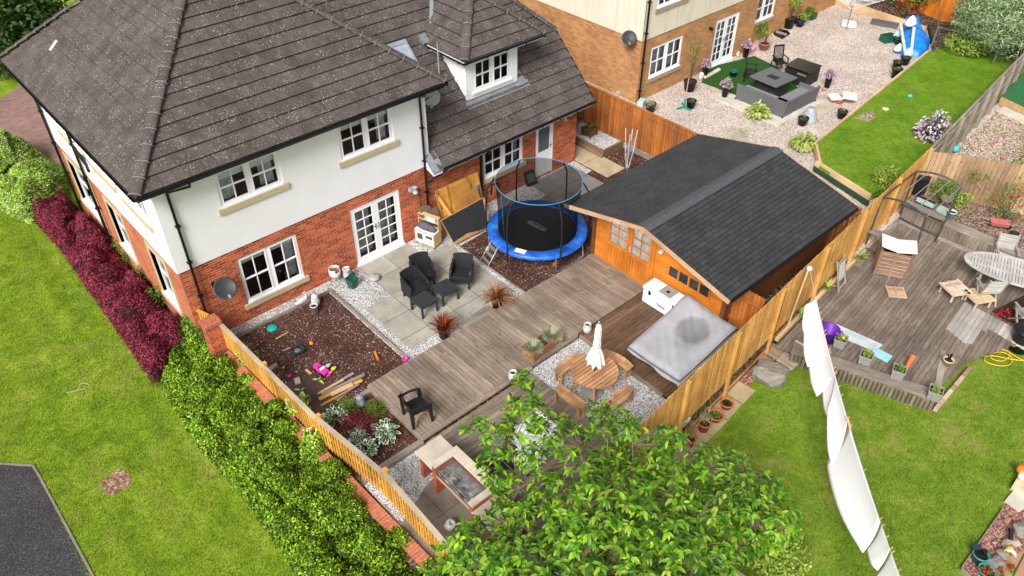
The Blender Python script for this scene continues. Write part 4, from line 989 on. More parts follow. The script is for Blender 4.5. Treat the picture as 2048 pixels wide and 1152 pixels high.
# new pine fence between garden and right neighbour
def nf(x, z=1.75): return -10.62+(x-.75)*(1.32/15.55)
fence('pine_fence', [(-2.2, nf(-2.2), 1.70, -.62), (6.6, nf(6.6), 1.75, -.55)], .08, .04, M_FNEW, 'tall new pine fence along the lawn with terracotta pots at its foot', cap=None, posts=2.2, pside=-1, ph=-.02, rail_side=1, gravelboard=.18, jitter=.012)
fence('pine_fence', [(6.62, nf(6.62), 1.76, -.30), (16.45, nf(16.45), 1.76, -.28)], .08, .04, M_FNEW, 'tall new pine fence beside the old decking and swing frame', cap=None, posts=2.4, pside=-1, ph=-.02, rail_side=1, gravelboard=.16, jitter=.012)
b = MB(); g = GX(1526, 620, 9); 
gl = G(1531, 622, 1.35); t = thing('solar_light', gl, 'small dark solar light on a post of the new pine fence', 'light'); b = MB(); b.box(gl, (.16, .1, .05), rz=.1, rx=.5); b.build('solar_panel', plain('solar_dark', (.02, .03, .06), .25), t); b = MB(); b.box(gl-Vector((0, -.04, .07)), (.08, .1, .09)); b.build('lamp', plain('solar_grey', (.3, .3, .3), .4), t)
# gate panel between shed and pine fence
t = thing('side_gate', (6.1, -9.3, .1), 'narrow orange board gate between the shed corner and the pine fence', 'gate')
b = MB(); y0, y1 = -9.12, -10.0
for k in range(8): yy = y0+(y1-y0)*(k+.5)/8; b.box((6.05, yy, .85), (.02, .1, 1.5)); 
b.build('boards', M_FORG, t); b = MB(); b.beam((6.0, y0, .5), (6.0, y1, .5), .03, .08); b.beam((6.0, y0, 1.3), (6.0, y1, 1.3), .03, .08); b.build('rails', M_FORG, t)
b = MB(); b.box((6.02, y0+.05, .85), (.09, .09, 1.65)); b.build('post', M_SHEDD, t)

# ================================================================ SHED
SH = thing('garden_shed', (8, -6.75, .1), 'orange timber summerhouse with double doors and a dark shingle gable roof', 'shed')
X0, X1, YL, YR, SE, SR, YM = 5.65, 10.95, -4.42, -9.1, 2.08, 2.7, -6.74
Wsh = Wall((X0, YL, 0), (0, -1, 0), (-1, 0, 0)); v = lambda y: YL-y
dl = GX(1213, 470, X0).y; drr = GX(1298, 530, X0).y; dl, drr = -4.93, -6.62
wa = GX(1356, 540, X0); wb_ = GX(1432, 594, X0)
def gz(y): return 2.0+.70*(1-abs(y-YM)/2.88)-.06
b = MB(); N_ = 17; lh = .135
z = .12; 
while z < 2.6:
    z1 = min(z+lh, 2.62); zc = z+lh
    # span of this log inside the gable
    def span(zz):
        if zz <= gz(YL) and zz <= gz(YR): return YL, YR
        h = 2.88*(1-(zz+.06-2.0)/.70); return min(YL, YM+h), max(YR, YM-h)
    a_, c_ = span(zc)
    if a_-c_ > .1:
        segs = [(a_, c_)]
        if z < 1.98: segs = [(a_, dl+.02), (drr-.02, c_)]
        ns = []
        for s0, s1 in segs:
            if z+.02 > wa.z-.32 and z < wa.z+.02 and s0 > wa.y > s1:
                ns += [(s0, -7.22), (-8.62, s1)]
            else: ns.append((s0, s1))
        for s0, s1 in ns:
            if s0-s1 > .03:
                b.hexa([(X0, s0, z), (X0+.03, s0, z), (X0+.03, s1, z), (X0, s1, z), (X0+.012, s0, z1-.004), (X0+.03, s0, z1-.004), (X0+.03, s1, z1-.004), (X0+.012, s1, z1-.004)])
    z += lh
b.build('front_cladding', M_SHED, SH)
b = MB(); z = .12
while z < 1.9: 
    for yy, s_ in ((YL, 1), (YR, -1)): b.hexa([(X0, yy, z), (X1, yy, z), (X1, yy-.03*s_, z), (X0, yy-.03*s_, z), (X0, yy-.012*s_, z+lh-.004), (X1, yy-.012*s_, z+lh-.004), (X1, yy-.03*s_, z+lh-.004), (X0, yy-.03*s_, z+lh-.004)])
    b.hexa([(X1, YL, z), (X1, YR, z), (X1-.03, YR, z), (X1-.03, YL, z), (X1-.01, YL, z+lh-.004), (X1-.01, YR, z+lh-.004), (X1-.03, YR, z+lh-.004), (X1-.03, YL, z+lh-.004)]); z += lh
b.build('side_cladding', M_SHEDD, SH)
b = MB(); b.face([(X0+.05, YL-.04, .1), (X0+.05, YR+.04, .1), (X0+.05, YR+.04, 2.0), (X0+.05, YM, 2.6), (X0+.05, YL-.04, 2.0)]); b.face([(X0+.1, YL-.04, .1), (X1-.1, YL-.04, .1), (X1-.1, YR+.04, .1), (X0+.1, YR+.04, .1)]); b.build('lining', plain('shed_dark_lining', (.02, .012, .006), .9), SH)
b = MB()
for yy in (YL+.02, YR-.02, ): b.bx(X0-.05, X0+.0, yy-.06, yy+.06, .12, gz(YL)-.02)
b.build('corner_post', M_SHEDD, SH)
# double doors
b = MB(); b.bx(X0-.03, X0-.002, dl, dl+.08, .12, 2.05); b.bx(X0-.03, X0-.002, drr-.08, drr, .12, 2.05); b.bx(X0-.031, X0-.002, drr, dl, 1.98, 2.06); b.build('door_frame', M_SHED, SH)
mid = (dl+drr)/2
for s_, (a, c) in enumerate(((dl-.004, mid+.003), (mid-.003, drr+.004))):
    b = MB(); w_ = .1; zz0, zs, zt = .14, .98, 1.97
    for (p0, p1, q0, q1) in ((a, a-w_, zz0, zt), (c+w_, c, zz0, zt), (a-w_, c+w_, zt-.1, zt), (a-w_, c+w_, zs-.09, zs), (a-w_, c+w_, zz0, zz0+.1)): b.bx(X0-.045, X0-.005, p1, p0, q0, q1)
    n = 6
    for k in range(n): y0 = a-w_+(c+w_-a+w_)*k/n; y1 = a-w_+(c+w_-a+w_)*(k+1)/n; b.bx(X0-.03, X0-.012, y1+.005, y0-.005, zz0+.1, zs-.09)
    ym_ = (a+c)/2; b.bx(X0-.04, X0-.02, ym_-.013, ym_+.013, zs, zt-.1)
    for q in (1, 2): zq = zs+(zt-.1-zs)*q/3; b.bx(X0-.039, X0-.021, c+w_, a-w_, zq-.013, zq+.013)
    d_ = b.build('door', M_SHED, SH)
    b = MB(); b.face([(X0-.03, a-w_, zs), (X0-.03, c+w_, zs), (X0-.03, c+w_, zt-.1), (X0-.03, a-w_, zt-.1)]); part(b.build('pane', M_GLASS), d_)
    b = MB(); n = 10
    for k in range(n):
        y0 = a-w_+(c+w_-a+w_)*k/n; y1 = a-w_+(c+w_-a+w_)*(k+1)/n; o0, o1 = (0, .012) if k % 2 else (.012, 0)
        b.face([(X0-.02+o0, y0, zs), (X0-.02+o1, y1, zs), (X0-.02+o1, y1, zt-.1), (X0-.02+o0, y0, zt-.1)])
    part(b.build('curtain', plain('shed_net_curtain', (.85, .84, .8), .9, var=.25, scale=6)), d_)
    if s_ == 1:
        b = MB(); b.box((X0-.055, a-.05, 1.1), (.015, .05, .2)); b.tube([(X0-.06, a-.05, 1.14), (X0-.1, a-.05, 1.14), (X0-.1, a-.16, 1.14)], .01, 6); part(b.build('handle', plain('handle_silver', (.7, .7, .7), .3, .6)), d_)
# low strip window
t_ = MB(); wz0, wz1 = wa.z-.33, wa.z+.02
for k in range(5): yy = -7.22-1.4*k/4; t_.bx(X0-.03, X0+.02, yy-.025, yy+.025, wz0, wz1)
t_.bx(X0-.032, X0+.02, -8.65, -7.2, wz0-.05, wz0); t_.bx(X0-.032, X0+.02, -8.65, -7.2, wz1, wz1+.05)
w_ = t_.build('window', M_SHED, SH); b = MB(); b.face([(X0+.005, -7.2, wz0), (X0+.005, -8.62, wz0), (X0+.005, -8.62, wz1), (X0+.005, -7.2, wz1)]); part(b.build('pane', plain('dark_shed_glass', (.02, .025, .03), .1)), w_)
# roof
def shingle_mat():
    n = NT('dark_shingle'); i = n.island(); v_ = n.coord(); c = n.ramp(i, [(0, (.025, .025, .026)), (1, (.038, .038, .040))])
    f = n.noise(v_, 90, 4, .8); c = n.mix(1, c, n.ramp(f, [(.3, .7), (.7, 1.35)]), 'MULTIPLY'); g_ = n.noise(v_, 1.3, 4); c = n.mix(1, c, n.ramp(g_, [(.35, .85), (.65, 1.2)]), 'MULTIPLY')
    n.bump(f, .4, .004); MATS['shingle'] = n.fin(c, .62, spec=.55); return MATS['shingle']
M_SHG = shingle_mat(); RX0, RX1 = 4.88, 11.1; sl = math.atan((SR-SE+.08)/2.88); cs_, ss_ = math.cos(sl), math.sin(sl); RE = 2.0
b = MB(); tiled(b, (RX0, -9.63, RE), (1, 0, 0), (0, cs_, ss_), 0, RX1-RX0, 0, 2.88/cs_, tw=.305, tc=.145, lift=.014, gap=.014, slot=.014)
rf = b.build('right_roof_slope', M_SHG, SH)
b = MB(); tiled(b, (RX0, -3.86, RE), (1, 0, 0), (0, -cs_, ss_), 0, RX1-RX0, 0, 2.88/cs_, tw=.305, tc=.145, lift=.012, gap=.012, slot=.012)
rg = b.build('left_roof_slope', M_SHG, SH)
b = MB()
for s_, ye in ((1, -9.63), (-1, -3.86)): b.hexa([(RX0+.01, ye+.01*s_, RE-.045), (RX1-.01, ye+.01*s_, RE-.045), (RX1-.01, YM, 2.70-.06), (RX0+.01, YM, 2.70-.06), (RX0+.01, ye+.01*s_, RE-.03), (RX1-.01, ye+.01*s_, RE-.03), (RX1-.01, YM, 2.70-.03), (RX0+.01, YM, 2.70-.03)])
part(b.build('roof_boards', wood('shed_roof_board', (.02, .018, .016), (.012, .01, .009), .8)), rf)
b = MB(); n = 20
for k in range(n): x = RX0+(RX1-RX0)*k/n; x2 = x+(RX1-RX0)/n+.02; z_ = 2.72; b.add([(x, YM-.2, z_-.2*math.tan(sl)+.012), (x2, YM-.2, z_-.2*math.tan(sl)+.006), (x2, YM, z_+.006), (x, YM, z_+.014), (x, YM+.2, z_-.2*math.tan(sl)+.012), (x2, YM+.2, z_-.2*math.tan(sl)+.006)], [(0, 1, 2, 3), (3, 2, 5, 4)])
part(b.build('ridge_capping', plain('ridge_felt', (.075, .078, .085), .7, var=.35, scale=25)), rf)
mb_ = wood('pale_bargeboard', (.60, .40, .25), (.38, .22, .12), .7)
for s_, ye in ((1, -9.63), (-1, -3.86)):
    b = MB(); b.beam((RX0-.012, ye-.02*s_, RE-.05), (RX0-.012, YM, 2.65), .024, .13); b.beam((RX1+.012, ye, RE-.05), (RX1+.012, YM, 2.65), .024, .13); b.build('bargeboard', mb_, SH)
b = MB(); b.box((RX0-.03, YM, 2.62), (.02, .12, .2)); b.build('finial', mb_, SH)
b = MB(); gutter(b, (RX0+.05, -9.67, RE-.01), (RX1, -9.67, RE-.01), .05); b.build('gutter', M_BLACK, SH)
b = MB()
for s_ in (1, -1):
    for f in (.35, .8): 
        yy = YM+s_*2.88*f; zz = 2.70-.70*f-.05; b.bx(RX0+.03, X0, yy-.03, yy+.03, zz-.1, zz)
b.build('rafter', M_SHED, SH)
b = MB(); g = GX(1325, 502, X0-.02); b.box((X0-.08, g.y, g.z), (.12, .1, .07)); b.build('security_light', plain('white_lamp', (.8, .8, .78), .4), SH)

# ================================================================ TRAMPOLINE
tc = G(1075, 455, .62); tc.z = 0; R_ = 1.53; TZ = .6
T = thing('trampoline', tc, 'round trampoline with blue edge pad, black mat and safety net by the shed', 'trampoline')
def circ(r, z, n=48, c=tc, a0=0): return [(c.x+r*math.cos(a0+2*math.pi*k/n), c.y+r*math.sin(a0+2*math.pi*k/n), z) for k in range(n)]
b = MB(); b.lathe([(0, TZ-.03), (.6, TZ-.025), (1.27, TZ)], tc, 64); b.build('jumping_mat', plain('black_mat', (.012, .012, .014), .75, var=.3, scale=40), T)
b = MB(); pr = []; n = 72; V_ = []; F_ = []
for k in range(n):
    a = 2*math.pi*k/n
    for r, z in ((1.22, TZ+.02), (1.28, TZ+.05), (1.38, TZ+.055), (R_-.02, TZ+.04), (R_+.03, TZ-.0), (R_+.025, TZ-.07)):
        z += .008*math.sin(a*17+r*9)+rng.uniform(-.004, .004); V_.append((tc.x+r*math.cos(a), tc.y+r*math.sin(a), z))
for k in range(n):
    for j in range(5): F_.append((k*6+j, ((k+1) % n)*6+j, ((k+1) % n)*6+j+1, k*6+j+1))
b.add(V_, F_, None, True)
npad = NT('blue_pad'); fz = npad.noise(npad.coord(), 2.2, 4, .6); cc = npad.ramp(fz, [(.35, (.008, .06, .33)), (.6, (.02, .15, .60)), (.75, (.09, .33, .75))])
b.build('edge_pad', npad.fin(cc, .4, spec=.5), T)
b = MB(); a = math.radians(205); b.box((tc.x+1.38*math.cos(a), tc.y+1.38*math.sin(a), TZ+.075), (.17, .34, .015), rz=a); b.build('warning_label', plain('white_label', (.8, .85, .82), .5), T)
M_STEEL = plain('galvanised_steel', (.42, .43, .44), .35, .7)
b = MB(); b.tube(circ(R_-.03, TZ-.05), .022, 8, closed=True); b.build('frame', M_STEEL, T)
for k in range(3):
    a = k*2*math.pi/3+rad(248); a2 = a+rad(44); b = MB(); P1 = lambda t, r, z: (tc.x+r*math.cos(t), tc.y+r*math.sin(t), z)
    b.tube([P1(a, R_-.03, TZ-.06), P1(a, R_+.02, .06), P1(a+.03, R_+.02, .02), P1((a+a2)/2, R_-.06, .02), P1(a2-.03, R_+.02, .02), P1(a2, R_+.02, .06), P1(a2, R_-.03, TZ-.06)], .02, 8); b.build('leg', M_STEEL, T)
NZ = 2.32; RN = 1.30
for k in range(6):
    a = rad(12)+k*math.pi/3; b = MB(); b.tube([P1(a, R_+.04, .25), P1(a, R_+.05, TZ), P1(a, R_+.07, 1.3), P1(a, R_+.03, 1.9), P1(a, RN+.02, NZ)], .024, 8); b.build('net_pole', plain('black_foam', (.012, .012, .013), .7), T)
b = MB(); b.tube(circ(RN, NZ), .012, 8, closed=True); b.build('top_ring', plain('pale_blue_tube', (.06, .24, .42), .35), T)
def net_mat():
    n = NT('safety_net'); t_ = n.new('BsdfTransparent'); d = n.new('BsdfDiffuse'); d.inputs[0].default_value = (.01, .01, .011, 1); mx = n.new('MixShader'); mx.inputs[0].default_value = .6
    n.l.new(t_.outputs[0], mx.inputs[1]); n.l.new(d.outputs[0], mx.inputs[2]); n.l.new(mx.outputs[0], n.out.inputs[0]); return n.m
M_NET = net_mat(); b = MB(); b.lathe([(1.22, TZ+.04), (1.22, 1.2), (RN-.015, NZ)], tc, 48); b.build('safety_net', M_NET, T)
b = MB(); a = rad(168); b.tube([P1(a, RN-.02, NZ), P1(a, 1.22, 1.4), P1(a, 1.18, TZ+.05)], .011, 6); b.build('net_zip', MATS['pale_blue_tube'], T)
# lettering on the mat
fc = bpy.data.curves.new('t', 'FONT'); fc.body = 'sportspower'; fc.size = .12; fc.align_x = 'CENTER'; fc.align_y = 'CENTER'; fc.extrude = .001; fo = bpy.data.objects.new('t', fc); col.objects.link(fo)
bpy.context.view_layer.update(); me = bpy.data.meshes.new_from_object(fo); bpy.data.objects.remove(fo)
g = G(1074, 451, TZ); lt = bpy.data.objects.new('lettering', me); me.materials.append(plain('print_grey', (.5, .5, .5), .6)); col.objects.link(lt); lt.location = (g.x, g.y, TZ-.012); 
d_ = G(1089, 457, TZ)-G(1063, 444, TZ); lz = math.atan2(d_.y, d_.x); lt.rotation_euler = (0, 0, lz); lt.parent = T; lt.matrix_parent_inverse = Matrix.Translation(-T.location)
b = MB(); pts = []
for k in range(40):
    a = 2*math.pi*k/40; ux = .36*math.copysign(1, math.cos(a))*(abs(math.cos(a))**.4); uy = .085*math.sin(a)
    pts.append((g.x+ux*math.cos(lz)-uy*math.sin(lz), g.y+ux*math.sin(lz)+uy*math.cos(lz), TZ-.012))
b.tube(pts, .006, 4, closed=True); b.build('logo_outline', MATS['print_grey'], T)
# ladder
t = thing('trampoline_ladder', (0, 0, 0), 'small grey metal ladder leaning on the blue edge of the trampoline', 'ladder')
la = G(984, 522, 0); lb = G(1003, 490, .6); lu = Vector((tc.x-la.x, tc.y-la.y, 0)).normalized(); ls_ = Vector((lu.y, -lu.x, 0)); f0 = Vector((tc.x, tc.y, 0))-lu*(R_+.42); f1 = Vector((tc.x, tc.y, TZ))-lu*(R_+.02)
b = MB()
for s_ in (-.19, .19): b.tube([f0+ls_*s_*1.1, f1+ls_*s_, f1+ls_*s_+lu*.1+Vector((0, 0, -.02))], .014, 6)
b.build('rail', M_STEEL, t)
for k in range(3):
    b = MB(); q = f0.lerp(f1, .2+k*.3); b.beam(q-ls_*.2, q+ls_*.2, .09, .025, up=(0, 0, 1)); b.build('tread', plain('grey_tread', (.18, .18, .19), .6), t)
# ================================================================ FURNITURE ON THE PATIO
def armchair_meshes():
    """rattan tub chair, front towards +Y, origin on the floor"""
    L = []
    b = MB(); b.box((0, .02, .39), (.50, .50, .05)); L.append(('seat', b, .015))
    b = MB(); b.box((0, .25, .30), (.5, .03, .17)); b.box((-.26, 0, .30), (.03, .5, .17)); b.box((.26, 0, .30), (.03, .5, .17)); b.box((0, -.24, .30), (.5, .03, .17)); L.append(('apron', b, .008))
    b = MB(); n = 12; V_ = []; F_ = []
    for layer in (0, 1):
        for k in range(n+1):
            t = -1+2*k/n; x = t*.29*(1-.0*layer); y0 = -.27+.05*t*t-(.0 if layer == 0 else -.035); top = .86-.03*t*t
            for z, fl in ((.2, 0), (.45, -.02), (.65, -.05), (top, -.1)): V_.append((x*(1+.06*(z-.45)), y0+fl, z))
    m = 4; o = (n+1)*m
    for layer in (0, 1):
        for k in range(n):
            for j in range(3): q = layer*o+k*m+j; F_.append((q, q+m, q+m+1, q+1))
    for k in range(n): F_.append((k*m+3, (k+1)*m+3, o+(k+1)*m+3, o+k*m+3))
    for j in range(3): F_ += [(j, j+1, o+j+1, o+j), (n*m+j, n*m+j+1, o+n*m+j+1, o+n*m+j)]
    b.add(V_, F_, None, False); L.append(('backrest', b, 0))
    for s in (-1, 1):
        b = MB(); V_ = []; pr = [(-.26, .70), (-.12, .665), (.06, .65), (.2, .62), (.27, .55), (.28, .42)]
        for (y, z) in pr:
            for dx in (-.035, .035): V_.append((s*(.29)+dx, y, z)); V_.append((s*(.285)+dx, y, .22 if y < .27 else .24))
        F_ = []
        for i in range(len(pr)-1): q = i*4; F_ += [(q, q+2, q+6, q+4), (q, q+4, q+5, q+1), (q+2, q+3, q+7, q+6)]
        q = (len(pr)-1)*4; F_ += [(q, q+2, q+3, q+1), (0, 1, 3, 2)]; b.add(V_, F_); L.append(('armrest', b, .006))
    for x in (-.25, .25):
        for y in (-.24, .25): b = MB(); b.box((x, y, .12), (.05, .05, .24)); L.append(('leg', b, .004))
    return L
def armchair(loc, rz, label, grp):
    t = thing('armchair', loc, label, 'armchair', grp, rz)
    for nm, b, bv in armchair_meshes(): local(nm, b, M_BLACKR, t, bevel=bv)
    return t
gz0 = lambda px, py: G(px, py, 0)
def zp(s, ox, oy, a, b, h=0): return G(ox+a/s, oy+b/s, h)
ca1 = Vector((.46, -2.32, 0)); ch = armchair(ca1, rad(175), 'black rattan armchair nearest the house window, tucked against a side table', 'black rattan patio armchairs')
clone(ch, Vector((1.02, -1.93, 0)), rad(162), 'black rattan armchair in the middle, between two other chairs on the slab patio', 'black rattan patio armchairs')
clone(ch, Vector((1.85, -2.72, 0)), rad(130), 'black rattan armchair on its own towards the trampoline, right of the side tables', 'black rattan patio armchairs')
def sidetable(loc, rz, label):
    t = thing('side_table', loc, label, 'table', 'black patio side tables', rz)
    b = MB(); b.box((0, 0, .41), (.58, .58, .035)); local('table_top', b, plain('black_resin', (.028, .03, .034), .4, var=.25, scale=20), t, bevel=.008)
    b = MB(); 
    for s in (-1, 1): b.box((0, s*.26, .37), (.5, .02, .05)); b.box((s*.26, 0, .37), (.02, .5, .05))
    local('apron', b, MATS['black_resin'], t)
    for x in (-.255, .255):
        for y in (-.255, .255): b = MB(); b.box((x, y, .2), (.05, .05, .4)); local('leg', b, MATS['black_resin'], t)
    return t
st = sidetable(Vector((.29, -2.95, 0)), rad(0), 'black square side table in front of the nearest armchair')
clone(st, Vector((1.06, -2.93, 0)), rad(-3), 'black square side table between the middle and right armchairs')
# ---------------------------------------------------------------- pots and planters
def potmesh(r, h, flare=1.25, rim=.02, sq=False):
    b = MB(); 
    if sq:
        M4 = [(r/flare, 0), (r, h), (r+rim, h), (r+rim, h-.03)]
        b.lathe([(0, 0), (r/flare, 0), (r, h-.04), (r+rim, h-.04), (r+rim, h), (r-rim, h), (r-rim, h-.05), (0, h-.05)], n=4, a0=math.pi/4, smooth=False)
    else: b.lathe([(0, 0), (r/flare, 0), (r, h-.035), (r+rim, h-.035), (r+rim, h), (r-rim*.5, h), (r-rim, h-.05), (0, h-.055)], n=24)
    return b
def soilmesh(r, h, n=24, sq=False):
    b = MB(); b.lathe([(0, 0.01), (r*.93, 0)], (0, 0, h), 4 if sq else n, a0=math.pi/4 if sq else 0, smooth=False); return b
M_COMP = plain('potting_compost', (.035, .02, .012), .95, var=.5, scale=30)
M_TERRA = plain('terracotta', (.52, .13, .05), .75, var=.15, scale=10); M_POTB = plain('black_plastic_pot', (.012, .012, .013), .45, var=.2)
M_ZINC = plain('zinc_grey', (.20, .21, .20), .5, var=.2, scale=12)
def potted(loc, r, h, m, label, cat='plant pot', flare=1.3, sq=False, rz=0, group=None, name='plant_pot', soil=True):
    t = thing(name, loc, label, cat, group, rz)
    local('pot', potmesh(r, h, flare, .015, sq), m, t)
    if soil: local('compost', soilmesh(r-.01, h-.05, sq=sq), M_COMP, t)
    return t
def addleaves(t, n, r, z, h, L, W, m, up=.6, six=True, droop=.3, spread=1., nm='foliage', flat=.4, inner=0.2):
    d = rdir(n, .35); P = np.stack([d[:, 0]*r*rng.uniform(inner, 1, n), d[:, 1]*r*rng.uniform(inner, 1, n), z+np.abs(d[:, 2])*h*rng.uniform(.3, 1, n)], 1)
    D = d*np.array([spread, spread, up])+rdir(n)*.3; N = np.stack([-d[:, 0]*flat, -d[:, 1]*flat, np.ones(n)], 1)+rdir(n)*.35
    o = leaves(nm, P, D, N, L*rng.uniform(.6, 1.2, n), W*rng.uniform(.7, 1.2, n), m, None, six=six, droop=droop); o.parent = t; return o
def rosette(t, n, z, L, W, m, el0=.2, el1=1.45, nm='foliage', droop=.5, r0=.02):
    a = rng.uniform(0, 2*np.pi, n); e = rng.uniform(el0, el1, n); D = np.stack([np.cos(a)*np.cos(e), np.sin(a)*np.cos(e), np.sin(e)], 1)
    P = np.stack([np.cos(a)*r0, np.sin(a)*r0, np.full(n, z)], 1); N = np.stack([-np.cos(a)*np.sin(e), -np.sin(a)*np.sin(e), np.cos(e)], 1)
    o = leaves(nm, P, D, N, L*rng.uniform(.65, 1.1, n), W, m, None, six=True, droop=droop); o.parent = t; return o
g1 = zp(4.114, 640, 480, 1040, 800, 0); g2 = zp(4.114, 640, 480, 1455, 560, 0)
t = potted(Vector((.02, -4.18, 0)), .17, .36, plain('slate_pot', (.06, .065, .07), .6), 'spiky dark red cordyline in a slate pot at the near end of the deck step', 'potted plant'); rosette(t, 170, .30, .48, .022, L_CORD, el0=.35, droop=.15, r0=.06)
t = potted(Vector((1.93, -4.18, 0)), .17, .36, MATS['slate_pot'], 'spiky orange red cordyline in a slate pot at the far end of the deck step', 'potted plant'); rosette(t, 130, .30, .55, .025, L_CORD2, el0=.05, droop=.3)
# chiminea parts, pots and ornaments near the house wall
g = zp(4.114, 640, 480, 135, 345); t = thing('chiminea', g, 'white grey round open fire bowl on thin wire legs by the brick wall', 'fire bowl')
M_STONEW = plain('white_ceramic', (.55, .54, .53), .5, var=.2, scale=10)
b = MB(); b.lathe([(.0, .22), (.13, .22), (.17, .3), (.175, .42), (.15, .42), (.15, .3), (.0, .27)], g, 24); b.lathe([(.175, .42), (.165, .52), (.14, .52), (.15, .42)], g, 20, ang=4.7, a0=rad(-20)); b.build('bowl', M_STONEW, t); b = MB(); b.lathe([(0, .44), (.14, .43)], g, 16); b.build('ash', plain('rusty_inside', (.2, .1, .06), .8, var=.5), t)
for k in range(3): a = k*2.09+.4; b = MB(); b.tube([(g.x+.1*math.cos(a), g.y+.1*math.sin(a), .24), (g.x+.17*math.cos(a), g.y+.17*math.sin(a), .0)], .007, 5); b.build('leg', M_STEEL, t)
g = zp(4.114, 640, 480, 232, 330); t = thing('chimney_pot', g, 'grey white ceramic cylinder pot behind the green bucket', 'pot'); b = MB(); b.lathe([(0, 0), (.11, 0), (.12, .25), (.11, .42), (.13, .44), (.10, .45), (.09, .3), (0, .3)], g, 20); b.build('body', M_STONEW, t); b = MB(); b.tube([g+Vector((0, 0, .42)), g+Vector((.05, -.1, .52)), g+Vector((.08, -.25, .3))], .012, 6); b.build('hose', M_BLACK, t)
M_GREENP = plain('dark_green_plastic', (.012, .09, .055), .45, var=.2)
g = zp(4.114, 640, 480, 270, 385); t = thing('green_bucket', g, 'square dark green plastic bucket with black handle on white gravel', 'bucket', rz=.2)
b = MB(); b.lathe([(0, 0), (.14, 0), (.185, .3), (.21, .3), (.21, .34), (.17, .34), (.16, .28), (0, .26)], n=4, a0=math.pi/4, smooth=False); local('body', b, M_GREENP, t, bevel=.01); b = MB(); b.tube([(-.13, 0, .34), (-.1, 0, .48), (.1, 0, .5), (.13, 0, .34)], .01, 6); local('handle', b, M_BLACK, t)
g = zp(4.114, 640, 480, 448, 325); t = thing('curling_stone', g, 'round grey stone ball with flat top lying on the patio slabs', 'stone ornament'); b = MB(); b.lathe([(0, 0), (.1, 0), (.165, .05), (.175, .09), (.15, .13), (.07, .155), (0, .155)], g, 24); b.build('stone', plain('polished_granite', (.36, .35, .33), .5, var=.2, scale=60), t); b = MB(); b.tube([g+Vector((-.03, 0, .15)), g+Vector((-.02, 0, .19)), g+Vector((.06, .02, .19))], .012, 6); b.build('knob', M_STEEL, t)
# white bird ornament and pots on the gravel strip
s3 = 1613/420
g = zp(s3, 440, 560, 730, 245); t = potted(g, .1, .26, M_STONEW, 'white ceramic pot standing nearest on the mulch below the window', flare=1.1); 
g = zp(s3, 440, 560, 738, 185); t = thing('stone_ornament', g, 'white stone owl figure behind the white pot by the gravel strip', 'ornament'); b = MB(); b.lathe([(0, 0), (.11, 0), (.13, .1), (.11, .2), (.09, .24), (.1, .29), (.07, .35), (0, .37)], g, 18); b.build('figure', M_STONEW, t)
g = zp(s3, 440, 560, 648, 168); t = thing('bird_ornament', g, 'white stone swan ornament on the gravel strip at the wall', 'ornament'); b = MB(); b.tube([g+Vector((-.28, -.0, .06)), g+Vector((-.12, 0, .09)), g+Vector((.02, .01, .1)), g+Vector((.1, .01, .14)), g+Vector((.1, .0, .27)), g+Vector((.06, 0, .33)), g+Vector((.0, 0, .31))], [.03, .08, .09, .05, .03, .035, .012], 10); b.build('figure', M_STONEW, t)
# toys and litter on the mulch bed
g = zp(s3, 440, 560, 400, 370); b = MB(); b.lathe([(0, .03), (.12, .03), (.135, .015), (.14, 0)], g, 28); tag(b.build('frisbee', plain('teal_plastic', (.0, .42, .33), .4)), 'flat round teal frisbee on the mulch below the window', 'frisbee')
g = zp(s3, 440, 560, 598, 548); t = thing('drain_cover', g, 'square black drain frame with grey centre on the mulch', 'drain cover'); b = MB()
for q in ((-.15, 0, .03, .3), (.15, 0, .03, .3), (0, -.13, .27, .04), (0, .13, .27, .04)): b.box((g.x+q[0], g.y+q[1], .05), (q[2]+.02, q[3], .07))
b.build('frame', plain('black_grubby', (.03, .035, .035), .6, var=.5, scale=20), t); b = MB(); b.lathe([(0, .05), (.1, .04), (.12, .0)], g, 16); b.build('centre', plain('grey_grubby', (.14, .15, .15), .6, var=.5, scale=20), t)
def tubeobj(name, pa, pb, r, m, label, cat): b = MB(); b.tube([pa, pb], r, 12); return tag(b.build(name, m), label, cat)
z_ = .045; tubeobj('toy_tube', zp(s3, 440, 560, 1190, 552, z_), zp(s3, 440, 560, 1214, 610, z_), .035, plain('orange_plastic', (.85, .20, .01), .4), 'bright orange toy tube lying alone on the mulch near the slab edge', 'toy')
g = zp(s3, 440, 560, 703, 487, 0); b = MB(); b.lathe([(0, .07), (.05, .06), (.06, .0)], g, 14); tag(b.build('toy_cup', MATS['orange_plastic']), 'small orange upturned cup in the middle of the mulch bed', 'toy')
M_PINKP = plain('pink_plastic', (.78, .03, .36), .35)
g = zp(s3, 440, 560, 1425, 625, 0); b = MB(); b.lathe([(0, 0), (.055, 0), (.075, .13), (.06, .13), (.05, .03), (0, .03)], g, 16); tag(b.build('toy_bucket', M_PINKP), 'small magenta toy bucket at the corner of the deck', 'toy')
g = zp(s3, 440, 560, 782, 705, .0); lz = math.atan2(*(zp(s3, 440, 560, 830, 740)-zp(s3, 440, 560, 735, 675)).yx); t = thing('toy_car', g, 'bright pink toy car with black seat and wheels on the mulch', 'toy car', rz=lz)
b = MB(); b.box((0, 0, .09), (.44, .2, .09)); b.box((-.17, 0, .13), (.12, .18, .06)); local('body', b, M_PINKP, t, bevel=.03); b = MB(); b.box((-.0, 0, .137), (.13, .12, .03)); local('seat', b, M_BLACK, t); 
for x in (-.14, .14):
    for y in (-.1, .1): b = MB(); b.tube([(x, y-.02, .05), (x, y+.02, .05)], .05, 14); local('wheel', b, M_BLACK, t)
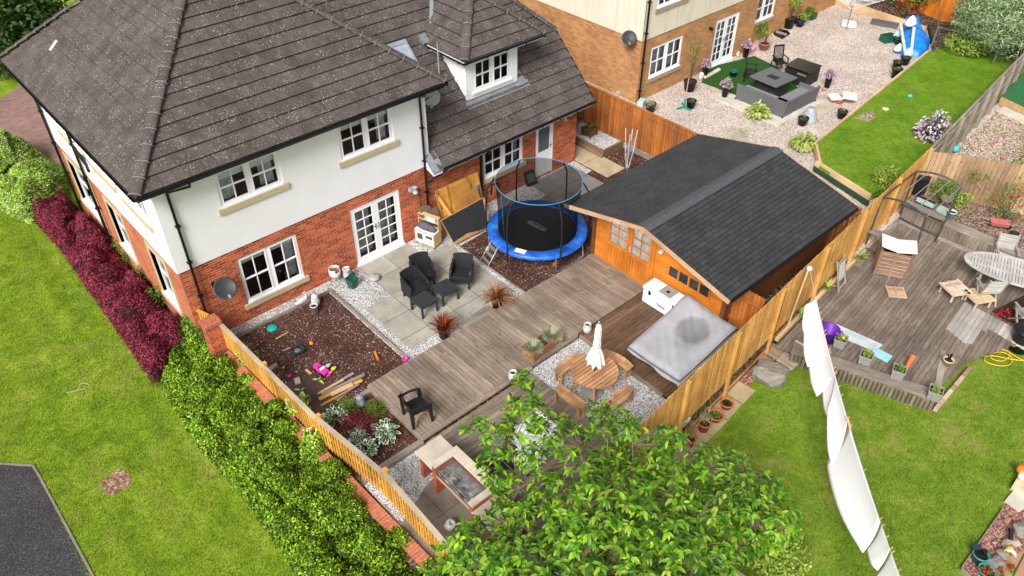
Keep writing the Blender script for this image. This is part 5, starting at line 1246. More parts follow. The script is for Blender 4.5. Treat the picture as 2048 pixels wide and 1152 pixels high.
b = MB(); b.box((.05, 0, .17), (.01, .15, .07), ry=-.5); local('windscreen', b, MATS['white_label'], t)
for (a, c, nm, m, r, lab) in ((830, 672, 'toy_dog', M_STONEW, .055, 'white soft toy lying beside the pink toy car'), (875, 692, 'toy_duck', plain('yellow_plastic', (.85, .62, .03), .4), .05, 'yellow toy bird at the right end of the pink toys'), (740, 655, 'toy_block', MATS['orange_plastic'], .035, 'orange toy block just behind the pink toy car'), (838, 740, 'toy_ball', M_PINKP, .04, 'small pink ball in front of the pink toy car'), (538, 745, 'toy_brick', M_PINKP, .04, 'single pink toy piece on the bare soil by the fence'), (490, 678, 'toy_peg', MATS['orange_plastic'], .03, 'tiny orange toy on the bare soil near the fence'), (850, 718, 'toy_doll', plain('salmon_plastic', (.8, .3, .25), .5), .035, 'salmon coloured toy beside the pink car')):
    g = zp(s3, 440, 560, a, c, 0); b = MB(); b.tube([g+Vector((-r*1.3, 0, r)), g+Vector((0, 0, r*1.1)), g+Vector((r*1.4, r*.4, r))], [r*.7, r, r*.6], 10); tag(b.build(nm, m), lab, 'toy')
def plank(a, c, w, h, m, label, cat='plank', name='plank', z=.03, s=(s3, 440, 560), z2=None):
    b = MB(); b.beam(zp(*s, *a, z), zp(*s, *c, z if z2 is None else z2), w, h); return tag(b.build(name, m), label, cat)
g_ = 'planks heaped on the mulch bed'
for k, (a, c, w_, m, zz, lab) in enumerate(((( 745, 880), (1025, 715), .07, M_GREYW, .03, 'rearmost grey plank in the heap of boards'), ((780, 880), (1110, 725), .09, M_GREYW, .08, 'thick pale grey plank on top of the heap'), ((760, 915), (1090, 770), .10, M_FYEL, .05, 'yellow board lying in the middle of the plank heap'), ((850, 880), (1020, 800), .13, M_PINE, .1, 'short wide honey board on top of the heap'), ((880, 915), (1065, 800), .06, M_GREYW, .09, 'thin grey batten near the front of the heap'), ((775, 965), (1030, 825), .05, M_FYEL, .03, 'frontmost thin yellow batten of the heap'), ((900, 925), (1095, 765), .06, M_FYEL, .03, 'short yellow batten under the grey planks of the heap'), ((760, 870), (950, 765), .05, M_PINE, .06, 'narrow pine lath between the grey planks of the heap'))):
    o = plank(a, c, w_, .03, m, lab, z=zz); o['group'] = g_
plank((430, 452), (522, 402), .03, .02, M_PINE, 'thin pine stick alone on the mulch near the teal frisbee', 'stick', 'stick')
plank((385, 685), (437, 648), .12, .05, M_GREYW, 'small offcut of pale timber on the soil beside the fence', 'offcut', 'offcut')
plank((660, 690), (700, 722), .06, .04, M_PINE, 'small pine block left of the pink toy car', 'offcut', 'offcut')
plank((590, 755), (600, 795), .14, .05, M_SLABW, 'pale square block lying on the soil in front of the toys', 'block', 'block')
plank((480, 545), (540, 520), .03, .015, M_PINE, 'thin splinter of wood beside the black drain frame', 'stick', 'stick')
g = zp(s3, 440, 560, 755, 778); t = thing('fallen_leaf', g, 'large pale green leaf lying on the mulch beside the planks', 'leaf'); rosette(t, 4, .03, .17, .08, L_PALE, .05, .3)
g = zp(s3, 440, 560, 620, 860); t = thing('fallen_leaf', g, 'curled pale green leaves on the soil against the fence', 'leaf'); rosette(t, 5, .03, .2, .07, L_PALE, .05, .4)
b = MB()
for q in ((-4.3, -3.9), (-3.9, -3.3), (-4.35, -3.2), (-3.7, -3.8)): b.lathe([(0, .012), (.35, .01), (.5, -.001)], (*q, -.012), 14, sx=rng.uniform(.7, 1.2))
tag(b.build('bare_soil', slab_mat('grey_bare_soil', (.10, .065, .05))), kind='structure')
# ---------------------------------------------------------------- lean-to clutter by the wall
g = Vector((2.32, -.48, 0)); t = thing('play_kitchen', g, 'small wooden toy kitchen unit holding a grey cushion beside the french doors', 'toy kitchen', rz=rad(-72))
M_BEECH = plain('beech_ply', (.62, .42, .22), .5, var=.1); M_WPL = plain('white_laminate', (.7, .69, .66), .45)
b = MB(); b.box((0, 0, .29), (.36, .04, .42)) if False else None
def kb(nm, lst, m, bev=0):
    b = MB()
    for c_, d_ in lst: b.box(c_, d_)
    return local(nm, b, m, t, bevel=bev)
kb('side_panel', [((.36, 0, .3), (.02, .38, .46))], M_BEECH); kb('side_panel', [((-.36, 0, .3), (.02, .38, .46))], M_BEECH); kb('worktop', [((0, .01, .535), (.75, .4, .02))], M_WPL)
kb('base', [((0, 0, .08), (.7, .37, .02)), ((0, .18, .3), (.7, .01, .42))], M_BEECH); kb('door', [((-.17, -.185, .3), (.33, .015, .4))], M_WPL); kb('door', [((.17, -.185, .3), (.33, .015, .4))], M_WPL)
kb('door_window', [((-.17, -.195, .33), (.2, .006, .2)), ((.17, -.195, .38), (.24, .006, .1))], plain('dark_acrylic', (.08, .07, .07), .3)); kb('hutch', [((0, .13, .98), (.75, .14, .02)), ((-.365, .13, .76), (.02, .14, .43)), ((.365, .13, .76), (.02, .14, .43)), ((0, .19, .88), (.73, .015, .2)), ((0, .13, .79), (.71, .13, .015))], M_BEECH)
kb('microwave', [((.1, .11, .88), (.3, .1, .17))], M_WPL)
for x in (-.33, .33): kb('foot', [((x, -.15, .035), (.04, .04, .07))], M_BLACK)
t2 = thing('cushion', g, 'crumpled grey bag folded on the shelf of the toy kitchen', 'cushion', rz=rad(-72)); b = MB(); b.tube([(-.32, -.03, .6), (-.15, -.06, .68), (.1, -.05, .66), (.32, -.04, .6)], [.06, .13, .13, .07], 12); local('fabric', b, plain('grey_cloth', (.10, .095, .12), .9, var=.4, scale=9, bump=.5), t2, sub=1)
s5 = 7.2
def lean(name, pa, ha, pb, hb, w, h, m, label, up=(0, -1, .3), cat='plank'): b = MB(); b.beam(G(780+pa[0]/s5, 360+pa[1]/s5, ha), G(780+pb[0]/s5, 360+pb[1]/s5, hb), w, h, up=up); return tag(b.build(name, m), label, cat)
tag(MB().box((2.62, -.30, .55), (.16, .12, 1.15), ry=-.10, rx=-.18).build('plank', wood('old_brown_plank', (.25, .17, .12), (.12, .075, .05), .8)), 'grey brown plank leaning on the wall right of the toy kitchen', 'plank', 'boards leaning on the house wall')
tag(MB().box((2.80, -.42, .50), (.19, .05, 1.1), ry=-.05, rx=-.30).build('plank', MATS['old_brown_plank']), 'wide brown plank leaning in front of the downpipe', 'plank', 'boards leaning on the house wall')
tag(MB().box((2.45, -.2, .56), (.25, .1, 1.15), ry=-.02, rx=-.12).build('plank', MATS['old_brown_plank']), 'split log coloured plank leaning directly behind the toy kitchen', 'plank', 'boards leaning on the house wall')
M_HONEY = wood('honey_panel', (.58, .30, .08), (.40, .17, .035), .5, isl=.1)
# ribbed shed panel leaning on the wall
t = thing('shed_panel', (3.9, -.2, 0), 'honey coloured cladding panel leaning against the brick wall below the soil pipe', 'panel')
b = MB(); th = -.22; R1_ = Matrix.Translation((3.85, -.42, 0)) @ Matrix.Rotation(th, 4, 'X')
def lb(mb, c_, d_, M_=R1_):
    x, y, z = d_[0]/2, d_[1]/2, d_[2]/2; c_ = Vector(c_); mb.hexa([M_ @ (c_+Vector(q)) for q in ((-x, -y, -z), (x, -y, -z), (x, y, -z), (-x, y, -z), (-x, -y, z), (x, -y, z), (x, y, z), (-x, y, z))])
for k in range(13): lb(b, (0, 0, .06+k*.115), (1.75, .02, .108))
b.build('boards', M_FYEL, t); b = MB()
for x in (-.84, -.45, .35, .8): lb(b, (x, -.03, .75), (.06, .04, 1.5))
b.build('battens', M_HONEY, t)
b = MB(); lb(b, (.05, -.07, .85), (.75, .02, 1.05)); tag(b.build('plywood_sheet', M_HONEY), 'plain honey plywood sheet in front of the ribbed panel', 'panel')
b = MB(); R2_ = Matrix.Translation((4.15, -.62, .35)) @ Matrix.Rotation(-.25, 4, 'X') @ Matrix.Rotation(-.2, 4, 'Y'); lb(b, (.1, 0, .55), (.55, .025, .55), R2_); lb(b, (-.15, -.02, .5), (.05, .04, .6), R2_); tag(b.build('notched_panel', M_HONEY), 'small notched honey panel sticking up behind the black roofed board', 'panel')
b = MB(); b.beam((3.0, -.1, 1.35), (3.35, -1.0, .05), .10, .04, up=(0, .7, .3)); tag(b.build('fence_board', M_FYEL), 'long narrow yellow board leaning from the wall in front of the downpipe', 'plank')
for k, (a, c) in enumerate((((3.2, -.95, .06), (3.55, -.5, .1)), ((3.1, -.8, .1), (3.5, -.85, .05)), ((3.15, -.65, .16), (3.6, -.7, .14)))):
    b = MB(); b.beam(a, c, .07, .03); tag(b.build('offcut', M_FORG), ['orange offcut lying nearest under the leaning boards', 'orange offcut crossing the others under the leaning boards', 'orange offcut furthest back under the leaning boards'][k], 'offcut')
# black felted roof board leaning on the pile
pA = G(780+725/s5, 360+580/s5, .98); pB = G(780+1300/s5, 360+245/s5, 1.02); pC = G(780+1460/s5, 360+520/s5, .5); pD = G(780+920/s5, 360+920/s5, .12)
pD = G(780+920/s5, 360+925/s5, .10); pC = G(780+1440/s5, 360+690/s5, .12); 
t = thing('felted_roof_board', pD, 'black felt covered shed roof board leaning with a torn honey wood lower edge', 'roof board')
nb = ((pB+pC)/2-pA).cross(pD-pA).normalized(); 
if nb.z < 0: nb = -nb
pB = pB-nb*((pB-pA).dot(nb)); pC = pC-nb*((pC-pA).dot(nb))
def sheet(c4, th, m, nm, par): b = MB(); b.hexa([*c4, *[q+nb*th for q in c4]]); return b.build(nm, m, par)
sheet([pA, pB, pC, pD], .03, wood('felt_board_wood', (.6, .38, .16), (.4, .2, .07), .6), 'board', t)
rr = random.Random(4); b = MB(); n = 16; e1_, e2_ = [], []
for k in range(n+1):
    f = k/n; tp = pA.lerp(pB, f)+nb*.05; bt = pD.lerp(pC, f)+nb*.05; up2 = (tp-bt).normalized(); e1_.append(tp-up2*.01); e2_.append(bt+up2*(.10+.05*math.sin(f*5)+rr.uniform(-.02, .02)))
for k in range(n): b.face([e1_[k], e1_[k+1], e2_[k+1], e2_[k]], [(k*.1, 1.2), (k*.1+.1, 1.2), (k*.1+.1, 0), (k*.1, 0)])
nfm = NT('mineral_felt'); fv_ = nfm.noise(nfm.coord('UV', (70, 9, 1)), 1, 5, .7); nfm.bump(fv_, .5, .006)
b.build('felt', nfm.fin(nfm.ramp(fv_, [(.35, (.010, .011, .012)), (.7, (.05, .052, .055))]), .75), t)
b = MB(); b.beam(pB+nb*.06, pC+nb*.06+(pB-pC)*.25, .05, .05); b.build('side_batten', MATS['felt_board_wood'], t)
t = thing('rolled_felt', (4.6, -.22, 0), 'grey roll standing beside the black soil pipe behind the panels', 'roll'); b = MB(); b.tube([(4.6, -.28, .1), (4.58, -.2, 1.05)], .08, 14); b.build('roll', MATS['grey_tread'], t); b = MB(); b.tube([(4.58, -.2, 1.05), (4.58, -.2, 1.09)], .085, 14); b.build('end_cap', M_STEEL, t)
t = thing('garden_tap', (4.95, -.3, .9), 'black valve handle standing above the corner of the felted board', 'valve'); b = MB(); b.tube([(5.0, -.4, .6), (5.02, -.42, .98), (5.12, -.5, 1.05)], .03, 8); b.build('body', M_BLACK, t); b = MB(); b.tube([(5.05, -.5, .98), (5.2, -.5, 1.02), (5.2, -.55, .9)], .025, 6); b.build('handle', M_BLACK, t)
g = zp(3.6, 780, 280, 1022, 330); t = thing('cat_flap_box', g, 'black shallow plastic box leaning on the wall under the kitchen window sill', 'box'); b = MB(); b.box((g.x, g.y+.1, .28), (.42, .09, .5), rx=-.45, rz=-.1); b.build('shell', M_POTB, t, bevel=.02); b = MB(); b.box((g.x-.01, g.y+.045, .3), (.3, .02, .3), rx=-.45, rz=-.1); b.build('panel', plain('grey_plastic_dark', (.08, .08, .085), .5), t)
g = zp(3.6, 780, 280, 1195, 893); b = MB(); b.box((g.x, g.y, .04), (.22, .11, .09), rz=.3, long=False); tag(b.build('loose_brick', M_BRICK), 'loose red brick lying under the front edge of the trampoline', 'brick')
g = zp(3.6, 780, 280, 703, 790); b = MB(); b.box((g.x, g.y, .03), (.15, .12, .06), rz=.6); tag(b.build('paving_scrap', M_SLABY), 'small tan block on the soil left of the trampoline ladder', 'block')
# raised gravel bed by the orange fence
t = thing('raised_bed', (10.6, 1, 0), 'raised timber edged bed of white gravel along the orange fence', 'raised bed')
b = MB(); b.bx(10.25, 10.33, -.55, 5, -.02, .26); b.bx(10.33, 11.4, -.55, -.47, -.02, .26); b.bx(10.17, 10.24, -.56, 5, -.02, .14); b.build('timber_edging', wood('bed_sleeper', (.24, .16, .09), (.12, .075, .04), .8), t)
b = MB().prism([(10.33, -.47), (11.4, -.47), (11.4, 5), (10.33, 5)], 0, .19); b.build('gravel', M_WGRAVEL, t)
g = Vector((10.85, .72, .19)); t = thing('wooden_planter', g, 'small dark slatted wooden planter on the raised white gravel bed', 'planter', rz=.1)
b = MB(); 
for s in (-1, 1):
    for k in range(5): b.box((s*.19, -.16+k*.08, .17), (.02, .07, .3)); b.box((-.16+k*.08, s*.19, .17), (.07, .02, .3))
b.box((0, 0, .04), (.38, .38, .02)); local('box', b, M_SHEDD, t); b = MB(); 
for x in (-.2, .2):
    for y in (-.2, .2): b.box((x, y, .18), (.045, .045, .36))
local('corner_posts', b, M_SHEDD, t); b = MB(); b.box((0, 0, .29), (.36, .36, .01)); local('compost', b, M_COMP, t); rosette(t, 26, .29, .28, .025, L_MIDG, .2, 1.2, droop=.5)
ballbush('shrub', (10.75, 1.55, .2), .42, .85, 900, .06, .035, L_DARKG, 'dark green leafy shrub in the corner between extension and orange fence', 'shrub')
# folded rotary dryer
g = zp(3.6, 780, 280, 1705, 240); t = thing('rotary_dryer', G(1253, 352, 0), 'folded silver rotary clothes dryer standing behind the shed roof', 'clothes dryer'); g = t.location.copy()
b = MB(); b.tube([g, g+Vector((0, 0, 1.45))], .022, 8); b.build('pole', M_STEEL, t)
for k in range(4): a = k*1.57+.5; b = MB(); b.tube([g+Vector((.04*math.cos(a), .04*math.sin(a), .35)), g+Vector((.15*math.cos(a), .15*math.sin(a), 1.1)), g+Vector((.2*math.cos(a), .2*math.sin(a), 1.75+.1*(k % 2)))], .016, 6); b.build('arm', plain('white_metal_tube', (.62, .62, .63), .35), t)
b = MB(); 
for k in range(9): a = k*.7; b.tube([g+Vector((.14*math.cos(a), .14*math.sin(a), 1.0+.06*k)), g+Vector((.16*math.cos(a+.8), .16*math.sin(a+.8), .7)), g+Vector((.14*math.cos(a+1.6), .14*math.sin(a+1.6), 1.05+.06*k))], .004, 4)
b.build('line', plain('washing_line', (.5, .5, .5), .6), t)
# ================================================================ DECK OBJECTS
s4 = 3.84
def q4(a, b, h=0): return zp(s4, 980, 600, a, b, h)
# wooden trough with grasses
t = thing('wooden_trough', Vector((1.62, -6.38, .15)), 'long brown wooden trough with two tufts of grass at the deck edge', 'planter', rz=rad(4))
b = MB()
for s in (-1, 1):
    for k in range(2): b.box((0, s*.19, .07+k*.12), (1.12, .03, .11))
    for k in range(2): b.box((s*.55, 0, .07+k*.12), (.03, .36, .11))
local('box', b, M_TEAKD := wood('brown_trough', (.36, .15, .05), (.18, .065, .02), .55), t)
for x in (-.53, .53):
    for y in (-.21, .21): b = MB(); b.box((x, y, .13), (.09, .05, .30)); local('corner_post', b, M_TEAKD, t)
b = MB(); b.box((0, 0, .17), (1.05, .34, .02)); local('compost', b, M_COMP, t)
for x, lab in ((-.36, 'pale green tuft of fescue grass at the near end of the wooden trough'), (.36, 'pale green tuft of fescue grass at the far end of the wooden trough')):
    l = t.matrix_basis @ Vector((x, 0, 0)); f = thing('fescue_grass', t.location+Vector((x, 0, .18)), lab, 'grass plant', 'fescue tufts in the trough'); rosette(f, 1000, 0, .27, .006, L_FESC, .15, 1.5, droop=.25, r0=.07)
# picnic table
pc = Vector((1.57, -8.27, .03)); t = thing('picnic_table', pc, 'round slatted wooden garden table with a parasol through its centre', 'table', rz=rad(0))
b = MB(); n = 12; Rr = .60
for k in range(n):
    y0 = -Rr+2*Rr*k/n; y1 = y0+2*Rr/n-.022; yc = max(abs(y0), abs(y1)); 
    xa, xb = math.sqrt(max(Rr**2-y0*y0, .002)), math.sqrt(max(Rr**2-y1*y1, .002)); xa, xb = max(xa, .12), max(xb, .12)
    b.hexa([(-xa, y0, .70), (xa, y0, .70), (xb, y1, .70), (-xb, y1, .70), (-xa, y0, .728), (xa, y0, .728), (xb, y1, .728), (-xb, y1, .728)])
local('table_top', b, M_TEAK, t)
b = MB(); b.box((-.25, 0, .675), (.06, 1.05, .045)); b.box((.25, 0, .675), (.06, 1.05, .045)); local('battens', b, M_TEAK, t)
for k in range(4): a = rad(45+90*k); b = MB(); b.beam((.2*math.cos(a), .2*math.sin(a), .66), (.52*math.cos(a), .52*math.sin(a), .0), .08, .045, up=(-math.sin(a), math.cos(a), 0)); local('leg', b, M_TEAK, t)
b = MB(); b.beam((-.36, -.36, .25), (.36, .36, .25), .07, .04); b.beam((-.36, .36, .29), (.36, -.36, .29), .07, .04); local('stretcher', b, M_TEAK, t)
def bench(ang, dist, label):
    p = pc+Vector((math.cos(ang)*dist, math.sin(ang)*dist, 0)); t = thing('curved_bench', p, label, 'bench', 'four benches round the picnic table', rz=ang-math.pi/2)
    b = MB()   # outer edge curved (+y outward)
    for k in range(3):
        y0 = -.13+k*.095; L0 = .46; e = .05 if k == 2 else 0
        nn_ = 8
        for i in range(nn_):
            xa, xb = -L0+2*L0*i/nn_, -L0+2*L0*(i+1)/nn_; c0 = .09*(1-(xa/L0)**2) if k == 2 else 0; c1 = .09*(1-(xb/L0)**2) if k == 2 else 0
            b.hexa([(xa, y0, .40), (xb, y0, .40), (xb, y0+.083+c1-e, .40), (xa, y0+.083+c0-e, .40), (xa, y0, .428), (xb, y0, .428), (xb, y0+.083+c1-e, .428), (xa, y0+.083+c0-e, .428)])
    local('seat', b, M_TEAK, t)
    for x in (-.38, .38): b = MB(); b.box((x, -.09, .2), (.05, .06, .40)); b.box((x, .1, .2), (.05, .06, .40)); b.box((x, 0, .37), (.045, .26, .06)); local('leg_frame', b, M_TEAK, t)
    b = MB(); b.box((0, .02, .2), (.74, .04, .05)); local('stretcher', b, M_TEAK, t); return t
bench(rad(95), .80, 'slatted bench on the deck trough side of the round table'); bench(rad(5), .96, 'slatted curved bench between the round table and the brown deck')
bench(rad(182), .84, 'slatted curved bench nearest the brick barbecue, left below the round table'); bench(rad(272), .82, 'slatted bench on the pine fence side, half under the cherry branches')
# parasol
t = thing('parasol', pc+Vector((0, 0, .0)), 'closed off white parasol standing in the round picnic table', 'parasol')
b = MB(); b.tube([(0, 0, .02), (0, 0, 2.1)], .02, 10); local('pole', b, plain('dark_pole', (.05, .02, .012), .4), t)
b = MB(); V_ = []; F_ = []; prof = [(.02, 2.08), (.05, 2.05), (.075, 1.9), (.07, 1.6), (.085, 1.5), (.06, 1.42), (.085, 1.35), (.14, 1.2), (.17, 1.05), (.19, .93)]; n = 48
for (r, z) in prof:
    for k in range(n): a = 2*math.pi*k/n; rr_ = r*(1+.22*math.cos(8*a+z*2)*min(1, (2.1-z)*1.4)); V_.append((rr_*math.cos(a), rr_*math.sin(a), z+(.04*math.cos(8*a) if z < 1 else 0)))
for i in range(len(prof)-1):
    for k in range(n): F_.append((i*n+k, i*n+(k+1) % n, (i+1)*n+(k+1) % n, (i+1)*n+k))
b.add(V_, F_, None, True); local('canopy', b, plain('cream_canvas', (.80, .72, .68), .85, var=.06, scale=6), t)
b = MB(); b.lathe([(.02, 2.07), (.03, 2.1), (.02, 2.15), (.0, 2.16)], n=12); local('finial', b, M_STEEL, t); b = MB(); b.lathe([(.095, 1.44), (.07, 1.4)], n=16); local('tie', b, MATS['cream_canvas'], t); t.scale = (1.1, 1.1, 1.1)
b = MB(); b.lathe([(0, .06), (.24, .05), (.27, .0)], pc, 24); b.build('parasol_foot', plain('concrete_base', (.25, .25, .24), .8), t)
# white ceramic pots
for (px, py, z, lab) in ((1174, 664, .15, 'white ceramic strawberry pot standing on the deck behind the parasol'), (1026, 760, .15, 'white ceramic pot at the deck edge behind the cherry twigs')):
    g = G(px, py, z); t = thing('ceramic_pot', g, lab, 'pot'); b = MB(); b.lathe([(0, 0), (.09, 0), (.12, .1), (.12, .2), (.09, .27), (.105, .3), (.08, .3), (.07, .2), (0, .2)], n=20); local('body', b, M_STONEW, t); b = MB(); b.lathe([(0, .24), (.075, .24)], n=12); local('compost', b, M_COMP, t)
# white rotomoulded chest
pz = GX(1337, 590, 5.3)
t = thing('white_chest', Vector((5.3, -7.55, .135)), 'large white plastic chest with grey lid panel beside the summerhouse wall', 'storage chest', rz=rad(-90))
M_WP = plain('white_plastic', (.82, .82, .82), .4, var=.03)
b = MB(); b.box((0, 0, .22), (1.36, .52, .44)); local('tub', b, M_WP, t, bevel=.05); b = MB(); b.box((0, 0, .52), (1.42, .56, .16)); local('lid', b, M_WP, t, bevel=.07)
b = MB(); b.box((.0, .02, .604), (.42, .40, .012)); local('lid_panel', b, plain('grey_lid_panel', (.30, .29, .28), .5), t); b = MB(); b.lathe([(.0, .622), (.05, .62), (.06, .6)], n=14); local('vent_cap', b, M_BLACK, t)
for x in (-.42, .42): b = MB(); b.box((x, -.27, .47), (.07, .04, .14)); local('latch', b, M_BLACK, t)
b = MB(); b.box((.69, 0, .33), (.05, .3, .1)); local('handle', b, M_BLACK, t); b = MB(); b.box((-.69, 0, .33), (.05, .3, .1)); local('handle', b, M_BLACK, t)
b = MB(); 
for k in range(9): b.box((-.15+k*.035, -.263, .24), (.022, .004, .05))
b.box((-.0, -.263, .19), (.26, .004, .02)); local('lettering', b, plain('print_dark', (.12, .12, .13), .5), t)
# covered garden sofa: cloth draped over a box frame
t = thing('covered_sofa', Vector((4.4, -8.85, .13)), 'grey fabric cover draped over garden furniture on the brown deck', 'covered furniture')
b = MB(); nx, ny = 46, 36; xa, xb, ya, yb = 3.12, 5.45, -9.73, -8.05; V_ = []; F_ = []
def hcov(x, y):
    u_ = (x-xa)/(xb-xa); v_ = (y-ya)/(yb-ya)
    h = .38+.40*u_+.06*u_*v_+.10*math.exp(-((x-5.2)**2+(y+8.25)**2)/.10)-.18*math.exp(-(((x-4.55)/.55)**2+((y+8.95)/.4)**2))+.012*math.sin(x*3+y*2)
    q_ = math.hypot(x-5.3, y+8.15); h += .07*abs(math.sin(math.atan2(y+8.15, x-5.3)*4.3))*min(1, q_)*math.exp(-q_/1.3)-.02
    h -= .012*math.sin(18*(x-y))*math.exp(-((y+9.0)/.6)**2)
    e = min(x-xa, (xb-x)*1.0, (y-ya)*1., (yb-y)*1.); r = .18
    if e < r: h -= (1-max(e, 0)/r)**2*.10
    return h
for i in range(nx+1):
    for j in range(ny+1): x = xa+(xb-xa)*i/nx; y = ya+(yb-ya)*j/ny; V_.append((x, y, .13+hcov(x, y)))
for i in range(nx):
    for j in range(ny): q = i*(ny+1)+j; F_.append((q, q+ny+1, q+ny+2, q+1))
edge_ = [(i, 0) for i in range(nx)]+[(nx, j) for j in range(ny)]+[(nx-i, ny) for i in range(nx)]+[(0, ny-j) for j in range(ny)]
base_ = len(V_); ne = len(edge_); cxx, cyy = (xa+xb)/2, (ya+yb)/2
for ring, (f, zf) in enumerate(((1.008, .86), (1.02, .5), (1.045, .2))):
    for k, (i, j) in enumerate(edge_):
        x, y, z = V_[i*(ny+1)+j]; fold = 1+.013*math.sin(k*.33+ring*.6)*(ring+.3)
        hz = zf*(z-.13); low = .17
        V_.append((cxx+(x-cxx)*f*fold, cyy+(y-cyy)*f*fold, .13+max(low+.05*math.sin(k*.06) if ring == 2 else hz, .12)))
for ring in range(3):
    for k in range(ne):
        k2 = (k+1) % ne
        if ring == 0: i, j = edge_[k]; i2, j2 = edge_[k2]; F_.append((i*(ny+1)+j, i2*(ny+1)+j2, base_+k2, base_+k))
        else: F_.append((base_+(ring-1)*ne+k, base_+(ring-1)*ne+k2, base_+ring*ne+k2, base_+ring*ne+k))
b.add(V_, F_, None, True)
nc = NT('grey_cover_fabric'); vv = nc.coord(); dd_ = nc.new('VectorMath', operation='DISTANCE'); nc.l.new(vv, dd_.inputs[0]); dd_.inputs[1].default_value = (4.62, -8.95, .6)
wet = nc.math('ADD', dd_.outputs['Value'], nc.math('MULTIPLY', nc.math('SUBTRACT', nc.noise(vv, 5, 5, .6), .5), .35)); cc = nc.mix(nc.ramp(wet, [(.38, 1), (.52, 0)]), nc.ramp(nc.noise(vv, 1.7, 4), [(.35, (.29, .29, .31)), (.65, (.37, .365, .39))]), (.2, .2, .21))
nc.bump(nc.noise(vv, 5, 5, .6, dist=.5), .15, .03); b.build('cover', nc.fin(cc, .6, spec=.3), t)
b = MB(); b.bx(3.3, 5.3, -9.6, -8.2, .2, .42); b.build('sofa_frame', M_BLACKR, t, bevel=.03)
for x, y in ((3.35, -9.55), (5.2, -9.55), (3.35, -8.2), (5.2, -8.2)): b = MB(); b.bx(x-.04, x+.04, y-.04, y+.04, .13, .25); b.build('leg', M_BLACKR, t)
# black stacking plastic chair
t = thing('plastic_chair', Vector((-2.32, -6.12, .15)), 'moulded black plastic patio chair standing alone at the deck corner', 'chair', rz=rad(-100))
M_BP = plain('black_moulded_plastic', (.014, .015, .017), .28, var=.1)
b = MB(); b.box((0, .02, .42), (.48, .48, .03)); local('seat', b, M_BP, t, bevel=.012)
b = MB(); V_ = []; n = 10
for z, w_, yy in ((.42, .24, -.22), (.6, .26, -.27), (.75, .27, -.31), (.82, .24, -.34)):
    for k in range(n+1): f = -1+2*k/n; V_.append((f*w_, yy+.07*(f*f), z-.02*f*f*(z > .8)))
F_ = [(i*(n+1)+k, i*(n+1)+k+1, (i+1)*(n+1)+k+1, (i+1)*(n+1)+k) for i in range(3) for k in range(n)]
b.add(V_+[(x, y-.02, z) for x, y, z in V_], F_+[tuple(i+len(V_) for i in f) for f in F_], None, True); local('backrest', b, M_BP, t)
for s in (-1, 1):
    b = MB(); b.hexa([(s*.25, -.27, .0), (s*.30, -.27, .0), (s*.30, -.20, .0), (s*.25, -.20, .0), (s*.25, -.3, .64), (s*.30, -.3, .64), (s*.30, -.2, .64), (s*.25, -.2, .64)]); local('rear_leg', b, M_BP, t)
    b = MB(); b.hexa([(s*.27, .22, .0), (s*.31, .22, .0), (s*.31, .29, .0), (s*.27, .29, .0), (s*.25, .16, .62), (s*.31, .16, .62), (s*.31, .27, .62), (s*.25, .27, .62)]); local('front_leg', b, M_BP, t)
    b = MB(); b.tube([(s*.28, -.32, .66), (s*.30, 0, .66), (s*.29, .24, .63)], .032, 8); local('armrest', b, M_BP, t)
    b = MB(); b.tube([(s*.315, -.2, .05), (s*.318, -.16, .40), (s*.318, .0, .50), (s*.318, .16, .40), (s*.312, .21, .05)], .007, 6); local('edge_trim', b, wood('tan_trim', (.55, .34, .14), (.45, .25, .1)), t)
# brick barbecue
t = thing('brick_barbecue', Vector((-2.9, -8.6, 0)), 'brick barbecue with pale stone worktops and a steel charcoal tray', 'barbecue')
BR = brick('barbecue_brick', (.42, .085, .04), (.28, .055, .03), (.40, .26, .18))
def pil(x0, x1, y0, y1, z1): b = MB(); b.bx(x0, x1, y0, y1, -.02, z1, long=False); return b.build('brick_pier', BR, t)
pil(-3.22, -2.62, -7.55, -7.45, .72); pil(-3.26, -2.62, -8.09, -7.98, .94); pil(-3.3, -2.64, -9.4, -9.29, .94); pil(-2.74, -2.63, -9.285, -8.095, .94); pil(-3.3, -2.62, -9.98, -9.87, .72)
pil(-2.66, -2.62, -7.975, -7.555, .72); pil(-2.66, -2.62, -9.865, -9.405, .72)
STO = slab_mat('pale_stone_top', (.55, .47, .38))
b = MB(); b.bx(-3.26, -2.53, -8.0, -7.33, .721, .771); b.build('left_worktop', STO, t, bevel=.006)
b = MB(); b.bx(-3.32, -2.53, -10.08, -9.38, .721, .771); b.build('right_worktop', STO, t, bevel=.006)
b = MB(); b.bx(-3.28, -2.55, -8.13, -7.96, .941, .991); b.bx(-3.32, -2.55, -9.43, -9.27, .941, .991); b.bx(-2.78, -2.55, -9.268, -8.132, .941, .991); b.build('stone_coping', STO, t, bevel=.006)
M_SOOT = NT('sooty_tray'); fz = M_SOOT.noise(M_SOOT.coord(), 5, 5, .7); M_SOOT = M_SOOT.fin(M_SOOT.ramp(fz, [(.35, (.02, .02, .02)), (.5, (.16, .15, .14)), (.65, (.42, .40, .38))]), .6)
b = MB(); b.bx(-3.2, -2.76, -9.27, -8.11, .70, .72); b.bx(-3.22, -3.2, -9.27, -8.11, .70, .76); b.build('charcoal_tray', M_SOOT, t)
b = MB()
for k in range(18): y = -8.14-k*.065; 
b = MB()
for k in range(3): y = -8.14-k*.09; b.tube([(-3.19, y, .80), (-2.76, y, .80)], .005, 5)
for x in (-3.19, -2.98, -2.76): b.tube([(x, -8.11, .80), (x, -9.27, .80)], .008, 5)
b.build('tray_rack', M_STEEL, t); b = MB()
for k in range(9): b.tube([(-2.97+k*.022, -8.12, .86), (-2.97+k*.022, -9.26, .86)], .004, 5)
